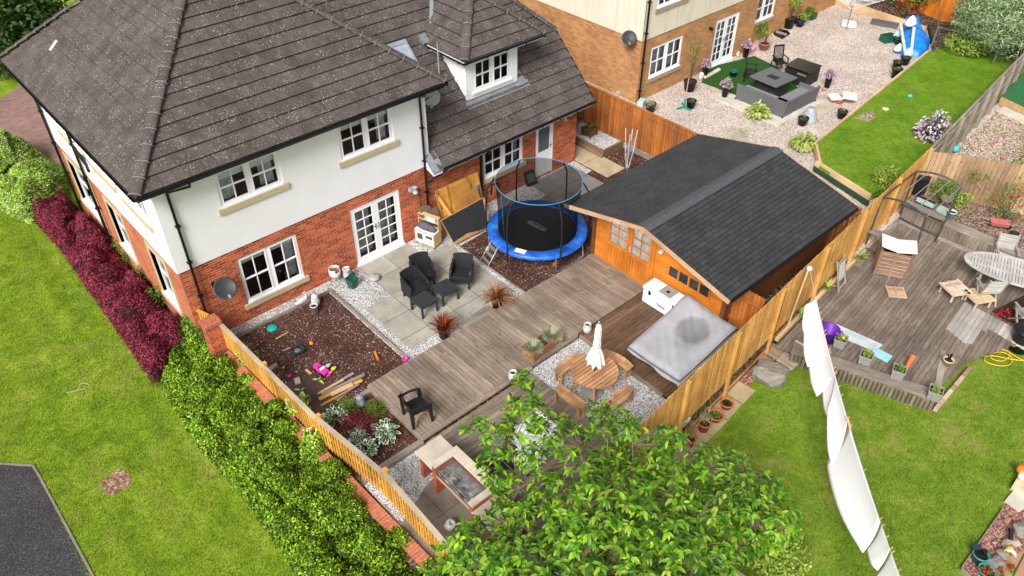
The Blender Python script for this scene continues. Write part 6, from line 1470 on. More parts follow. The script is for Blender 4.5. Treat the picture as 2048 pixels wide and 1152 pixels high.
for y in (-8.12, -8.45, -8.8, -9.26): b.tube([(-2.98, y, .857), (-2.78, y, .857)], .005, 5)
b.build('cooking_grill', M_STEEL, t)
b = MB(); b.bx(-3.26, -3.24, -9.27, -8.11, .62, .68); b.build('front_rail', wood('bbq_rail', (.5, .36, .22), (.3, .2, .12)), t)
g = Vector((-3.0, -7.8, 0)); t = thing('gas_heater', g, 'small black cylinder with hose standing under the left barbecue worktop', 'gas bottle'); b = MB(); b.lathe([(0, 0), (.11, 0), (.115, .22), (.1, .26), (.1, .36), (.08, .38), (.075, .3), (0, .3)], n=18); local('body', b, M_BP, t); b = MB(); b.tube([(-.1, -.02, .2), (-.25, -.0, .2), (-.27, .02, .12)], .012, 6); local('tap', b, M_STEEL, t)
g = zp(2.938, 580, 760, 932, 862, .12); t = thing('paper_roll', g, 'white roll of paper lying by the barbecue patio', 'paper roll'); b = MB(); b.lathe([(.03, .0), (.11, 0), (.11, .16), (.03, .16), (.03, 0)], n=22); o = local('roll', b, plain('white_paper', (.8, .8, .8), .8), t); t.rotation_euler = (.3, .35, 0); b = MB(); b.box((.22, -.12, .03), (.2, .1, .01), rz=.4); local('loose_sheet', b, MATS['white_paper'], t)
# items half hidden below the cherry
t = thing('garden_armchair', Vector((-1.55, -8.4, .05)), 'grey cushioned garden seat half hidden behind the barbecue', 'garden seat', rz=.6); b = MB(); b.box((0, 0, .25), (.6, .6, .4)); local('base', b, M_BLACKR, t, bevel=.03); b = MB(); b.box((0, 0, .5), (.55, .55, .12)); b.box((-.25, 0, .7), (.12, .55, .4)); local('cushion', b, plain('lilac_grey_cloth', (.25, .25, .31), .8, var=.2), t, bevel=.04)
t = thing('white_sheet_cover', Vector((-.95, -8.75, .05)), 'bright white cloth covered table under the cherry branches', 'covered table'); b = MB(); b.add([(x*.067-.6, y*.075-.45, .72+.03*math.sin(x*1.3+y)-.0) for x in range(19) for y in range(13)], [(i*13+j, (i+1)*13+j, (i+1)*13+j+1, i*13+j+1) for i in range(18) for j in range(12)], None, True)
for (x0, y0, x1, y1) in ((-.6, -.45, .6, -.45), (.6, -.45, .6, .45), (.6, .45, -.6, .45), (-.6, .45, -.6, -.45)):
    for k in range(12):
        f0, f1 = k/12, (k+1)/12; o0 = 1.03 if k % 2 else 1.08; o1 = 1.08 if k % 2 else 1.03; a_ = (x0+(x1-x0)*f0, y0+(y1-y0)*f0); c_ = (x0+(x1-x0)*f1, y0+(y1-y0)*f1); b.face([(a_[0], a_[1], .71), (c_[0], c_[1], .71), (c_[0]*o1, c_[1]*o1, .3), (a_[0]*o0, a_[1]*o0, .3)])
local('cloth', b, plain('white_cloth', (.85, .85, .86), .8, var=.03), t)
for x in (-.5, .5):
    for y in (-.35, .35): b = MB(); b.box((x, y, .35), (.05, .05, .7)); local('leg', b, M_BLACK, t)
# hosta bed plants
s6 = 2.938
def q6(a, b, h=0): return zp(s6, 580, 760, a, b, h)
for k, (a, c, r, lab) in enumerate(((565, 330, .30, 'variegated hosta at the deck side of the bed, largest of them'), (445, 440, .24, 'variegated hosta nearest the corner sleeper of the bed'), (275, 245, .24, 'variegated hosta on the house side of the bed, by the fence'), (400, 370, .18, 'small variegated hosta below the red acer'))):
    g = q6(a, c, 0); t = thing('hosta', g, lab, 'hosta', 'variegated hostas in the bed'); n = int(70*r/.25)
    a_ = rng.uniform(0, 6.28, n); e_ = rng.uniform(.05, 1.2, n); rr_ = r*rng.uniform(.15, .75, n); P = np.stack([np.cos(a_)*rr_, np.sin(a_)*rr_, .08+.22*np.sin(e_)], 1); D = np.stack([np.cos(a_), np.sin(a_), np.sin(e_)*.5+.1], 1); N = np.stack([-np.cos(a_)*.3, -np.sin(a_)*.3, np.ones(n)], 1)
    o = leaves('white_margin_leaves', P, D, N, .17*rng.uniform(.7, 1.1, n), .095, plain('hosta_white', (.72, .75, .62), .5), None, six=True, droop=.3); o.parent = t
    o = leaves('green_leaf_centres', P+D*.018+np.array([0, 0, .006]), D, N, .135*rng.uniform(.75, 1.05, n), .07, leafm('hosta_green', [(.03, .12, .02), (.06, .19, .04)], .4, .3), None, six=True, droop=.3); o.parent = t
g = q6(395, 300, 0); ballbush('acer', g, .50, .55, 1500, .055, .02, leafm('acer_leaf', [(.11, .01, .02), (.24, .02, .04), (.36, .05, .07)], .5, .3), 'low red leaved acer in the middle of the hosta bed', 'acer', up=.2, six=False)
for (a, c, r, lab) in ((340, 190, .27, 'bright green dwarf conifer beside the grey owl, on its left'), (505, 200, .27, 'bright green dwarf conifer beside the grey owl, on its right'), (235, 265, .16, 'small green dwarf conifer against the yellow fence'), (380, 440, .22, 'small green conifer at the front of the bed by the fence')):
    g = q6(a, c, 0); ballbush('dwarf_conifer', g, r, r*1.5, 900, .05, .014, leafm('conifer_leaf', [(.08, .17, .01), (.17, .3, .015), (.28, .4, .03)], .5, .3), lab, 'conifer', up=1.2, group='dwarf conifers in the bed')
g = q6(418, 150, 0); t = thing('owl_statue', g, 'grey painted owl statue between two small conifers', 'statue'); b = MB(); b.lathe([(0, 0), (.09, 0), (.12, .08), (.12, .18), (.085, .25), (.095, .3), (.08, .36), (0, .38)], n=18); local('body', b, plain('grey_stone_owl', (.25, .27, .3), .6, var=.5, scale=30), t); b = MB()
for s in (-1, 1): b.lathe([(0, .42), (.02, .36), (.03, .34)], (s*.05, 0, 0), 8)
local('ears', b, MATS['grey_stone_owl'], t)
# ================================================================ RIGHT NEIGHBOUR'S GARDEN
DZ_ = -.30; rdk = rad(6)
deck('old_deck', [(6.75, -10.32), (7.95, -14.05), (10.1, -14.1), (12.3, -14.9), (15.4, -14.4), (15.1, -9.5)], DZ_, 'x', .12, M_DECKR, rot=rdk)
pmb_ = lambda pts, z0, z1: MB().prism([xy(*p, z1) for p in pts], z0, z1)
deck('pale_deck', [xy(1931, 604, -.285), xy(2060, 672, -.285), xy(2060, 705, -.285), xy(1975, 655, -.285), xy(1935, 690, -.285), xy(1892, 656, -.285)], -.283, 'x', .13, wood('pale_grey_decking', (.55, .50, .45), (.32, .28, .25), .8, isl=.35), rot=rdk)
# front step of the deck
A_ = Vector((6.80, -10.75, 0)); B_ = Vector((8.03, -14.2, 0)); dd = (B_-A_).normalized(); nn = Vector((-dd.y, dd.x, 0))
if nn.x < 0: nn = -nn
b = MB()
for k in range(2): b.beam(A_+nn*(.1+k*.19)+Vector((0, 0, -.25)), B_+nn*(.1+k*.19)+Vector((0, 0, -.25)), .18, .045)
b.beam(B_+nn*.2+Vector((0, 0, -.29)), B_+nn*2.1+Vector((0, -.0, -.29)), .16, .04)
struct('deck_step', b, M_GREYW)
b = MB(); n = 34
for k in range(n):
    p = A_.lerp(B_, (k+.5)/n); b.tube([(p.x, p.y, -.9), (p.x, p.y, -.28+rng.uniform(-.01, .01))], .052, 8)
tag(b.build('log_edging', wood('green_grey_logs', (.30, .25, .17), (.14, .12, .08), .85, isl=.3)), 'row of short grey log posts along the front of the old decking', 'edging')
b = MB()
for k in range(9):
    p = Vector((8.05, -14.28, -.62)); q = Vector((10.2, -14.22, -.62)); c_ = p.lerp(q, (k+.5)/9); b.box((c_.x, c_.y, -.55), (.22, .1, .12), rz=.03+rng.uniform(-.03, .03), long=False)
tag(b.build('brick_edging', wood('mixed_edging_brick', (.5, .38, .3), (.35, .2, .14), .9, isl=.4)), 'row of pale and red bricks along the right side of the old deck', 'edging')
b = MB(); b.beam((6.9, nf(6.9)-.12, -.2), (15, nf(15)-.12, -.2), .1, .12); tag(b.build('deck_kerb', M_NEWW), 'new pale timber kerb at the foot of the pine fence on the old deck', 'edging')
# retaining bed behind the deck
t = thing('retaining_bed', (15.3, -12, -.3), 'grey timber retaining bed with bench top behind the oval garden table', 'raised bed')
b = MB(); n = 42; p0, p1 = Vector((14.98, -9.5, 0)), Vector((15.15, -14.5, 0))
for k in range(n): c_ = p0.lerp(p1, (k+.5)/n); b.box((c_.x, c_.y, -.06), (.05, .112, .48))
b.build('upright_boards', M_DECKR, t); b = MB()
for k in range(3): b.beam(p0+Vector((.08+k*.15, 0, .2)), p1+Vector((.08+k*.15, 0, .2)), .14, .035)
b.build('bench_top', M_GREYW, t); b = MB(); b.beam(p0+Vector((-.09, 0, -.25)), p1+Vector((-.09, 0, -.25)), .06, .1); b.build('plinth_board', M_GREYW, t)
b = MB().prism([(15.4, -9.4), (15.5, -16), (19, -16), (16.6, -9.3)], -.9, .1); b.build('soil', gravel('brown_bed_soil', [(0, (.09, .05, .03)), (.5, (.26, .17, .11)), (1, (.5, .4, .32))], 22), t)
# tan close board fence behind it
cA = G(1858, 302, 1.7); cB = G(2060, 332, 1.65); zb = .02
fence('tan_fence', [(cA.x, cA.y, 1.7, zb), (cB.x+(cB.x-cA.x)*.5, cB.y+(cB.y-cA.y)*.5, 1.66, zb-.35)], .13, .015, M_FTAN, 'worn tan board fence behind the swing frame and planted bed', cap=None, posts=0, rail_side=1, jitter=.015)
# grey panel fence along the rear lawn
g1_, g2_ = G(1862, 298, 1.55), G(2070, 85, 1.55)
t = fence('grey_fence', [(g1_.x, g1_.y, 1.55, .0), (g2_.x+3, g2_.y+.3, 1.55, .0)], .15, .004, wood('grey_panel_timber', (.34, .29, .23), (.17, .14, .11), .8, isl=.2), 'weathered grey panel fence with round posts between rear lawn and tan gravel', posts=1.5, pside=-1, ph=.02, rail_side=-1, cap=(.08, .04), psz=.12)
struct('tan_gravel', pmb([(g1_.x-.3, g1_.y), (34, -8.1), (34, -16), (17.3, -12.5)], -.5, .03), M_TGRAVEL)
t = thing('turf_platform', (24, -9.4, 0), 'timber edged platform topped with artificial turf beyond the grey fence', 'platform'); c4 = [xy(2010, 190, .3), xy(2070, 235, .3), xy(2110, 130, .3), xy(2050, 135, .3)]
c4 = [xy(*p, .38) for p in ((2003, 192), (2120, 248), (2200, 150), (2052, 140))]
b = MB().prism(c4, .0, .36); b.build('timber_frame', M_PINE, t); b = MB().prism([(x*1.0, y) for x, y in c4], .362, .38); b.build('turf', plain('artificial_turf', (.025, .14, .045), .9, var=.25, scale=25), t)
b = MB(); b.beam(G(2000, 218, .06), G(2100, 262, .06), .5, .08); struct('concrete_strip', b, M_SLABW)
tubeobj('toy_stick', G(1983, 288, .07), G(1995, 283, .07), .03, MATS['pink_plastic'], 'magenta plastic toy lying on the tan gravel behind the grey fence', 'toy')
g = G(1909, 302, .1); b = MB(); b.lathe([(0, .22), (.1, .2), (.13, .1), (.08, 0)], g, 14); tag(b.build('toy_shell', plain('turquoise_plastic', (.05, .5, .6), .4)), 'small turquoise toy on the gravel at the foot of the last grey fence post', 'toy')
# swing frame
SW = thing('swing_frame', (13.6, -10.3, -.3), 'dark grey metal garden swing frame without its canopy on the old deck', 'swing seat frame')
mS = plain('dark_grey_steel', (.07, .075, .08), .4, .4); mL = plain('light_grey_steel', (.33, .33, .36), .35, .5)
fl_ = [Vector((12.45, -9.72, -.3)), Vector((12.55, -11.15, -.3)), Vector((14.72, -10.98, -.3)), Vector((14.85, -9.62, -.3))]
tp = [Vector((12.85, -9.60, 1.55)), Vector((12.75, -11.0, 1.6)), Vector((15.15, -10.95, 1.6)), Vector((15.05, -9.56, 1.55))]
for k in range(4): b = MB(); b.tube([fl_[k], tp[k]], .03, 8); b.build('leg', mS, SW)
def arc(a, c, h, n=8): return [a.lerp(c, k/n)+Vector((0, 0, h*math.sin(math.pi*k/n))) for k in range(n+1)]
b = MB(); b.tube(arc(tp[0], tp[1], .14), .03, 8); b.build('roof_arch', mS, SW); b = MB(); b.tube(arc(tp[3], tp[2], .14), .03, 8); b.build('roof_arch', mS, SW)
b = MB(); b.tube([tp[0], tp[3]], .028, 8); b.build('roof_rail', mS, SW)
a0, a1 = arc(tp[0], tp[1], .14, 12), arc(tp[3], tp[2], .14, 12)
for k in (3, 6, 9, 12): b = MB(); b.tube([a0[k], a1[k]], .018, 6); b.build('roof_bar', mL, SW)
b = MB(); b.tube([fl_[3].lerp(tp[3], .1), fl_[2].lerp(tp[2], .1)], .022, 6); b.build('cross_bar', mS, SW); b = MB(); b.tube([fl_[0].lerp(tp[0], .1), fl_[1].lerp(tp[1], .1)], .022, 6); b.build('cross_bar', mS, SW)
for (i, j) in ((0, 1), (3, 2)): b = MB(); p, q = fl_[i].lerp(tp[i], .42), fl_[j].lerp(tp[j], .42); b.beam(p, q, .34 if i == 0 else .3, .03); b.build('side_shelf', M_GREYW, SW)
# slatted box with white lid
t = thing('slatted_box', Vector((12.15, -10.75, -.3)), 'slatted wooden storage box with a cracked white lid standing under the swing frame', 'storage box', rz=rad(-62)); W_, D_, H_ = 1.0, .55, .85
b = MB()
for k in range(15):
    z = .06+k*.052
    for s in (-1, 1): b.box((0, s*D_/2, z), (W_, .02, .036)); b.box((s*W_/2, 0, z), (.02, D_, .036))
local('slats', b, wood('box_slat', (.46, .31, .21), (.25, .15, .1), .7), t); b = MB()
for x in (-W_/2, 0, W_/2):
    for y in (-D_/2-.015, D_/2+.015): b.box((x, y, .42), (.08, .02, .84))
local('frame', b, wood('box_frame', (.32, .19, .11), (.2, .1, .06), .7), t); b = MB(); b.box((0, 0, .3), (W_-.06, D_-.06, .55)); local('liner', b, M_DARK, t); t.scale = (.85, .95, 1.1)
b = MB(); b.hexa([(-.58, -.34, .98), (0, -.36, .88), (0, .34, .9), (-.58, .34, 1.0), (-.58, -.34, 1.0), (0, -.36, .9), (0, .34, .92), (-.58, .34, 1.02)]); b.hexa([(0, -.36, .88), (.58, -.36, .96), (.58, .32, .98), (0, .34, .9), (0, -.36, .9), (.58, -.36, .98), (.58, .32, 1.0), (0, .34, .92)]); local('lid', b, plain('chalky_white_lid', (.72, .72, .7), .7, var=.1), t)
# slatted squares on the deck
def slat_square(g, rz, s, label, m, tilt=0, nm='slatted_tile'):
    t = thing(nm, g, label, 'slatted panel', 'slatted wooden squares', rz); b = MB()
    for k in range(6): b.box((0, -s/2+s*(k+.5)/6, .03), (s, s/6-.012, .02))
    local('slats', b, m, t); b = MB()
    for x in (-s*.45, 0, s*.45): b.box((x, 0, .05), (.06, s, .018))
    local('battens', b, m, t); t.rotation_euler = (tilt, 0, rz); return t
mT1 = wood('pale_pink_slats', (.66, .53, .42), (.48, .36, .27), .7); mT2 = wood('cream_slats', (.60, .48, .31), (.42, .3, .18), .7)
slat_square(G(1791, 586, -.28), rad(-50), .52, 'small tan slatted panel lying alone in the middle of the old deck', wood('tan_slats', (.55, .38, .25), (.38, .24, .15), .7))
for (px, py, lab, m) in ((1911, 577, 'pinkish slatted stool top, left of the pair before the table', mT1), (1957, 592, 'cream slatted stool top, right of the pair before the table', mT2)):
    g = G(px, py, .0); t = slat_square(Vector((g.x, g.y, -.02)), rad(-28), .66, lab, m, nm='slatted_stool'); b = MB()
    for x in (-.25, .25):
        for y in (-.25, .25): b.box((x, y, -.12), (.04, .04, .28))
    local('legs', b, m, t)
# folded chair on the fence
t = thing('folded_chair', Vector((10.35, -9.95, -.3)), 'folded grey wooden chair leaning upright against the pine fence', 'folding chair', rz=rad(8)); b = MB()
for k in range(7): b.box((-.17+k*.057, -.10, .58), (.04, .02, .56), rx=-.2)
local('seat_slats', b, plain('pale_slats', (.5, .48, .46), .7), t); b = MB()
for k in range(6): b.box((-.2+k*.06, -.03, .75), (.045, .02, .45), rx=-.12)
local('back_slats', b, M_OLDTEAK, t)
for x in (-.26, .24): b = MB(); b.beam((x, -.26, .02), (x, .05, 1.0), .05, .035, up=(0, 1, 0)); local('side_rail', b, M_OLDTEAK, t)
b = MB(); b.beam((-.28, -.24, .1), (.26, -.24, .1), .04, .04); b.beam((-.28, -.15, .3), (.26, -.15, .3), .04, .04); local('stretcher', b, M_OLDTEAK, t)
# oval table
oc = Vector((13.95, -13.55, -.3)); t = thing('oval_table', oc, 'large oval slatted silvery wooden garden table at the right edge', 'table', rz=rad(-72)); b = MB(); a_, c_ = 1.42, .72
n = 30
for k in range(n):
    x0, x1 = -a_+.12+(2*a_-.24)*k/n, -a_+.12+(2*a_-.24)*(k+1)/n-.014; xm_ = max(abs(x0), abs(x1)); h = c_*math.sqrt(max(0, 1-(xm_/a_)**2))-.06
    if h > .05:
        for (y0, y1) in ((-h, -.2), (-.13, .13), (.2, h)):
            if y1-y0 > .03 and h > .2: b.bx(x0, x1, y0, y1, .715, .735)
mW = wood('whitened_teak', (.62, .60, .57), (.42, .39, .36), .7, isl=.12); local('slats', b, mW, t); b = MB(); N2 = 56; pts = [(a_*math.cos(2*math.pi*k/N2), c_*math.sin(2*math.pi*k/N2)) for k in range(N2)]
for k in range(N2):
    p, q = pts[k], pts[(k+1) % N2]; b.hexa([(p[0]*.92, p[1]*.88, .712), (p[0], p[1], .712), (q[0], q[1], .712), (q[0]*.92, q[1]*.88, .712), (p[0]*.92, p[1]*.88, .74), (p[0], p[1], .74), (q[0], q[1], .74), (q[0]*.92, q[1]*.88, .74)])
for y in (-.165, .165): b.bx(-1.3, 1.3, y-.035, y+.035, .712, .738)
local('rim', b, mW, t)
for x in (-.85, .85):
    for y in (-.4, .4): b = MB(); b.box((x, y, .36), (.08, .08, .71)); local('leg', b, M_OLDTEAK, t)
b = MB(); b.box((0, 0, .66), (2.0, .08, .08)); local('beam', b, M_OLDTEAK, t)
def woodchair(loc, rz, label):
    t = thing('garden_chair', loc, label, 'chair', 'slatted grey chairs round the oval table', rz); b = MB()
    for k in range(9): b.box((0, -.22-k*.014, .5+k*.055), (.48, .018, .045))
    local('back_slats', b, mW, t); b = MB()
    for k in range(8): b.box((0, -.18+k*.057, .42), (.46, .045, .02))
    local('seat_slats', b, mW, t)
    for s in (-1, 1):
        b = MB(); b.beam((s*.26, -.36, 1.02), (s*.26, -.18, .42), .045, .035, up=(0, 1, 0)); b.beam((s*.26, -.18, .42), (s*.26, .26, .0), .045, .035, up=(0, 1, 0)); local('side_frame', b, M_OLDTEAK, t)
        b = MB(); b.beam((s*.26, .22, .62), (s*.26, -.3, .0), .045, .035, up=(0, 1, 0)); local('leg', b, M_OLDTEAK, t); b = MB(); b.beam((s*.28, -.25, .64), (s*.28, .24, .64), .06, .025); local('armrest', b, M_OLDTEAK, t)
    return t
gc = woodchair(Vector((12.95, -13.25, -.3)), rad(-45), 'slatted grey chair left of the black bin, tucked under the oval table'); clone(gc, Vector((12.7, -14.45, -.3)), rad(-40), 'slatted grey chair nearest the black bin at the right picture edge')
clone(gc, Vector((15.0, -12.9, -.3)), rad(120), 'slatted grey chair folded behind the oval table against the raised bed')
g = G(2042, 655, -.6); t = thing('black_bin', Vector((12.05, -14.75, -.62)), 'black round plastic bin with lid at the right picture edge', 'bin'); b = MB(); b.lathe([(0, 0), (.25, 0), (.3, .66), (.32, .68)], n=24); local('body', b, M_POTB, t); b = MB(); b.lathe([(.33, .68), (.33, .72), (.25, .76), (0, .79)], n=24); local('lid', b, M_POTB, t)
b = MB().prism([xy(1985, 622, -.27), xy(2048, 590, -.27), xy(2060, 655, -.27), xy(2010, 640, -.27)], -.29, -.279); struct('table_shade_patch', b, M_COMP)  # flat compost-dark sheet on the deck, painting in the shade below the oval table
t = thing('red_flowers', G(2010, 632, -.25), 'low red flowers beside the black bin below the table', 'flowers'); addleaves(t, 90, .28, .02, .15, .06, .05, L_REDF)
# planters along the deck step
def planter(px, py, z, s, label, leafm_=L_LIME, flower=None, h=.3):
    g = G(px, py, z); t = potted(Vector((g.x, g.y, z)), s*.707, h, plain('grey_stone_planter', (.26, .255, .235), .75, var=.2, scale=14), label, flare=1.18, sq=True, rz=rad(-72), group='square grey planters on the deck step', name='square_planter'); addleaves(t, 90, s*.3, h-.06, .2, .07, .035, leafm_)
    if flower: addleaves(t, 10, .05, h+.05, .08, .07, .07, flower, nm='flower')
s7 = 5.235
def q7(a, c): return 1620+a/s7, 600+c/s7
planter(*q7(300, 480), -.225, .30, 'square grey planter with a yellow flower beside the purple tub', flower=L_YELF)
planter(*q7(565, 650), -.225, .31, 'square grey planter with lime grass, second from the purple tub'); planter(*q7(905, 800), -.225, .31, 'square grey planter with seedlings next to the leaning terracotta pipe', L_MIDG); planter(*q7(1285, 1020), -.225, .32, 'square grey planter standing on the outer corner of the old deck')
g = G(*q7(180, 415), -.27); t = thing('purple_tub', Vector((g.x, g.y, -.29)), 'bright purple flexible tub with two handles on the old deck', 'tub'); b = MB(); b.lathe([(0, 0), (.18, 0), (.25, .42), (.26, .43), (.245, .42), (.17, .02), (0, .02)], n=26); local('body', b, plain('purple_rubber', (.13, .015, .36), .45, var=.08), t)
for s in (-1, 1): b = MB(); b.tube([(-.09, s*.255, .42), (-.06, s*.3, .49), (.06, s*.3, .49), (.09, s*.255, .42)], .016, 6); local('handle', b, MATS['purple_rubber'], t)
b = MB(); zq = -.285; b.prism([xy(*q7(270, 250), zq), xy(*q7(760, 470), zq), xy(*q7(690, 540), zq), xy(*q7(400, 420), zq)], -.3, -.272); tag(b.build('metal_sheet', plain('pale_metal_sheet', (.50, .55, .58), .4, var=.25, scale=3)), 'flat pale grey sheet lying between the planters and the deck boards', 'sheet')
b = MB(); b.prism([xy(*q7(670, 490), zq), xy(*q7(865, 590), zq), xy(*q7(810, 655), zq), xy(*q7(640, 560), zq)], -.3, -.27); tag(b.build('blue_board', plain('pale_blue_board', (.30, .58, .66), .5)), 'flat pale blue board lying on the deck behind the planters', 'board')
g = q7(1000, 730); p0 = G(*g, -.2); p1 = G(*q7(1085, 580), .1); t = thing('terracotta_pipe', p0, 'terracotta clay pipe leaning on a grey planter', 'clay pipe'); b = MB(); b.tube([p0, p0.lerp(p1, .9), p1], [.05, .075, .095], 16, cap=False); b.build('pipe', M_TERRA, t); b = MB(); b.tube([p0.lerp(p1, .97), p1.lerp(p0, -.02)], [.08, .08], 16); b.build('inside', M_DARK, t)
g = G(*q7(1425, 680), -.3); t = potted(Vector((g.x, g.y, -.3)), .13, .22, plain('cream_pot', (.58, .47, .27), .6), 'cream round pot holding a black trowel on the old deck', flare=1.4); b = MB(); b.tube([(.02, 0, .2), (-.12, .04, .42)], .014, 6); b.box((-.17, .05, .47), (.12, .09, .02), ry=.8); b.tube([(.06, 0, .2), (.07, 0, .36)], .03, 8); local('trowel', b, M_BLACK, t)
# bricks, pallets, rock beside the deck
s8 = 6.4
def q8(a, c): return 1440+a/s8, 640+c/s8
for k, (a, c, lab) in enumerate(((1000, 335, 'dull red brick on the deck edge, left of the two'), (1100, 395, 'dull red brick on the deck edge, right of the two'))):
    g = G(*q8(a, c), -.25); b = MB(); b.box((g.x, g.y, -.25), (.1, .24, .09), rz=-.1, long=False); tag(b.build('deck_brick', plain('dull_pink_brick', (.33, .15, .12), .85)), lab, 'brick')
b = MB(); b.beam(G(*q8(970, 265), -.2), G(*q8(1170, 380), -.2), .05, .05); tag(b.build('white_batten', M_SLABW), 'short whitish batten behind the two bricks on the deck edge', 'batten')
def board_sq(cs, z, label, m, tilt=None):
    P4 = [G(*q8(*c), z) for c in cs]; n = 6; b = MB()
    for k in range(n):
        f0, f1 = k/n+.012, (k+1)/n-.012
        a = P4[0].lerp(P4[3], f0); d = P4[0].lerp(P4[3], f1); bq = P4[1].lerp(P4[2], f0); cq = P4[1].lerp(P4[2], f1); up = Vector((0, 0, .03))
        b.hexa([a, bq, cq, d, a+up, bq+up, cq+up, d+up])
    for f in (.12, .88): b.beam(P4[0].lerp(P4[1], f)-Vector((0, 0, .02)), P4[3].lerp(P4[2], f)-Vector((0, 0, .02)), .06, .03)
    return tag(b.build('duckboard', m), label, 'duckboard')
mD = wood('duckboard_wood', (.42, .30, .20), (.2, .13, .085), .85, isl=.2)
board_sq([(610, 270), (840, 375), (720, 510), (490, 390)], -.5, 'brown grooved duckboard in the corner between pine fence and deck', mD)
board_sq([(830, 400), (1045, 530), (925, 645), (715, 525)], -.55, 'pale grooved duckboard with moss beside the lawn', wood('pale_duckboard', (.52, .42, .30), (.28, .22, .15), .85, isl=.2))
board_sq([(475, 405), (690, 520), (660, 545), (400, 490)], -.48, 'tilted reddish duckboard behind the grey rock', wood('red_duckboard', (.36, .2, .14), (.18, .1, .07), .85, isl=.2))
b = MB(); b.beam(G(*q8(200, 560), -.4), G(*q8(345, 440), -.4), .03, .5); tag(b.build('old_panel', M_DECKR), 'short dark grey plank panel standing against the pine fence foot', 'panel')
def rock(g, s, m, label, seed=1, grp=None, nm='rock'):
    r_ = np.random.default_rng(seed); bm = bmesh.new(); bmesh.ops.create_icosphere(bm, subdivisions=3, radius=1)
    dirs = r_.normal(size=(14, 3)); dirs /= np.linalg.norm(dirs, axis=1)[:, None]; off = r_.uniform(.55, .9, 14)
    for v_ in bm.verts:
        c = np.array(v_.co); c /= np.linalg.norm(c); k = min([o/max(c@d, .01) for d, o in zip(dirs, off) if c@d > .1]+[1.05]); v_.co = Vector(c*k*(1+.03*r_.normal()))
    me = bpy.data.meshes.new(nm); bm.to_mesh(me); bm.free(); me.materials.append(m); o = bpy.data.objects.new(nm, me); col.objects.link(o); o.location = g; o.scale = s; o.rotation_euler = (0, 0, seed*1.3)
    return tag(o, label, 'rock', grp)
M_ROCK = slab_mat('grey_rock', (.26, .235, .20), spot=.5); M_ROCKP = slab_mat('pale_rock', (.42, .34, .26), spot=.4)
g = G(*q8(630, 700), -.45); o = rock(Vector((g.x, g.y, -.45)), (.62, .4, .42), M_ROCK, 'big rough grey rock on the lawn beside the duckboards', 3); o.rotation_euler = (.1, .1, rad(-50))
struct('purple_gravel', MB().prism([xy(*q8(c[0], c[1]), -.64) for c in ((170, 750), (380, 850), (480, 700), (520, 600), (380, 500), (260, 560))], -.7, -.638), M_RGRAVEL)
# slabs along the fence
s9 = 7.2
def q9(a, c): return 1370+a/s9, 740+c/s9
b = MB()
for cs in (((720, 130), (1015, 300), (840, 485), (540, 310)), ((515, 320), (820, 495), (625, 720), (300, 520)), ((290, 530), (610, 735), (400, 950), (60, 770)), ((50, 780), (390, 960), (150, 1230), (-220, 1020)), ((-230, 1030), (140, 1240), (-100, 1500), (-480, 1280))): b.prism([xy(*q9(*c), -.63) for c in cs], -.7, -.625)
struct('stone_slabs', b, M_SLABY)
for (a, c, r, h, lab, lf, hexp) in ((260, 860, .145, .27, 'deep round terracotta pot with a thin shrub at the pine fence', leafm('pale_rose_leaf', [(.2, .28, .1), (.4, .45, .25), (.5, .4, .3)], .5, .3), 0), (430, 700, .19, .17, 'wide hexagonal terracotta pot full of seedlings', L_MIDG, 1), (590, 530, .16, .17, 'round terracotta pot with dark soil nearest the big slab', L_DARKG, 0), (50, 1080, .14, .27, 'terracotta pot half hidden by the cherry leaves', leafm('bronze_leaf', [(.3, .2, .08), (.4, .3, .1)], .5, .3), 0)):
    g = G(*q9(a, c), -.625); t = potted(Vector((g.x, g.y, -.625)), r, h, M_TERRA, lab, flare=1.25, group='terracotta pots along the pine fence', name='terracotta_pot')
    if lab.startswith('deep') or lab.startswith('terra'): addleaves(t, 130, .16, h+.12, .5, .05, .03, lf); b = MB(); [b.tube([(0, 0, h-.05), (rng.uniform(-.1, .1), rng.uniform(-.1, .1), h+.5)], .004, 4) for _ in range(4)]; local('stems', b, BARK, t)
    else: addleaves(t, 160, r*.8, h-.07, .1, .06, .03, lf)
tubeobj('bamboo_cane', G(1402, 748, 1.2), G(1411, 800, -.5), .008, M_PINE, 'thin bamboo cane leaning against the pine fence above the pots', 'cane')
# hose
hp = [(2048, 688), (2010, 675), (1975, 665), (1967, 673), (1985, 688), (2010, 700), (2030, 712), (2045, 720), (2060, 725)]
h2 = [(2060, 700), (2020, 692), (1995, 683), (1985, 690), (2000, 698), (2016, 703), (2018, 712), (2005, 722), (1985, 718), (1982, 708), (2000, 704), (2018, 710), (2024, 722), (2015, 731), (1990, 730), (1970, 722), (1972, 713), (1990, 712), (2020, 718), (2060, 723)]
def smooth(pts, n=6):
    pts = [Vector(p) for p in pts]; out = []
    for i in range(len(pts)-1):
        p0, p1, p2, p3 = pts[max(i-1, 0)], pts[i], pts[i+1], pts[min(i+2, len(pts)-1)]
        for k in range(n): t = k/n; out.append(.5*((2*p1)+(p2-p0)*t+(2*p0-5*p1+4*p2-p3)*t*t+(3*p1-p0-3*p2+p3)*t**3))
    return out+[pts[-1]]
b = MB(); b.tube(smooth([G(x, y, -.61+.004*(i % 3)) for i, (x, y) in enumerate(hp)]), .014, 6); b.tube(smooth([G(x, y, -.60+.006*(i % 4)) for i, (x, y) in enumerate(h2)]), .014, 6); tag(b.build('garden_hose', plain('yellow_hose', (.80, .48, .05), .4)), 'coiled yellow garden hose lying on the lawn by the old deck', 'hose')
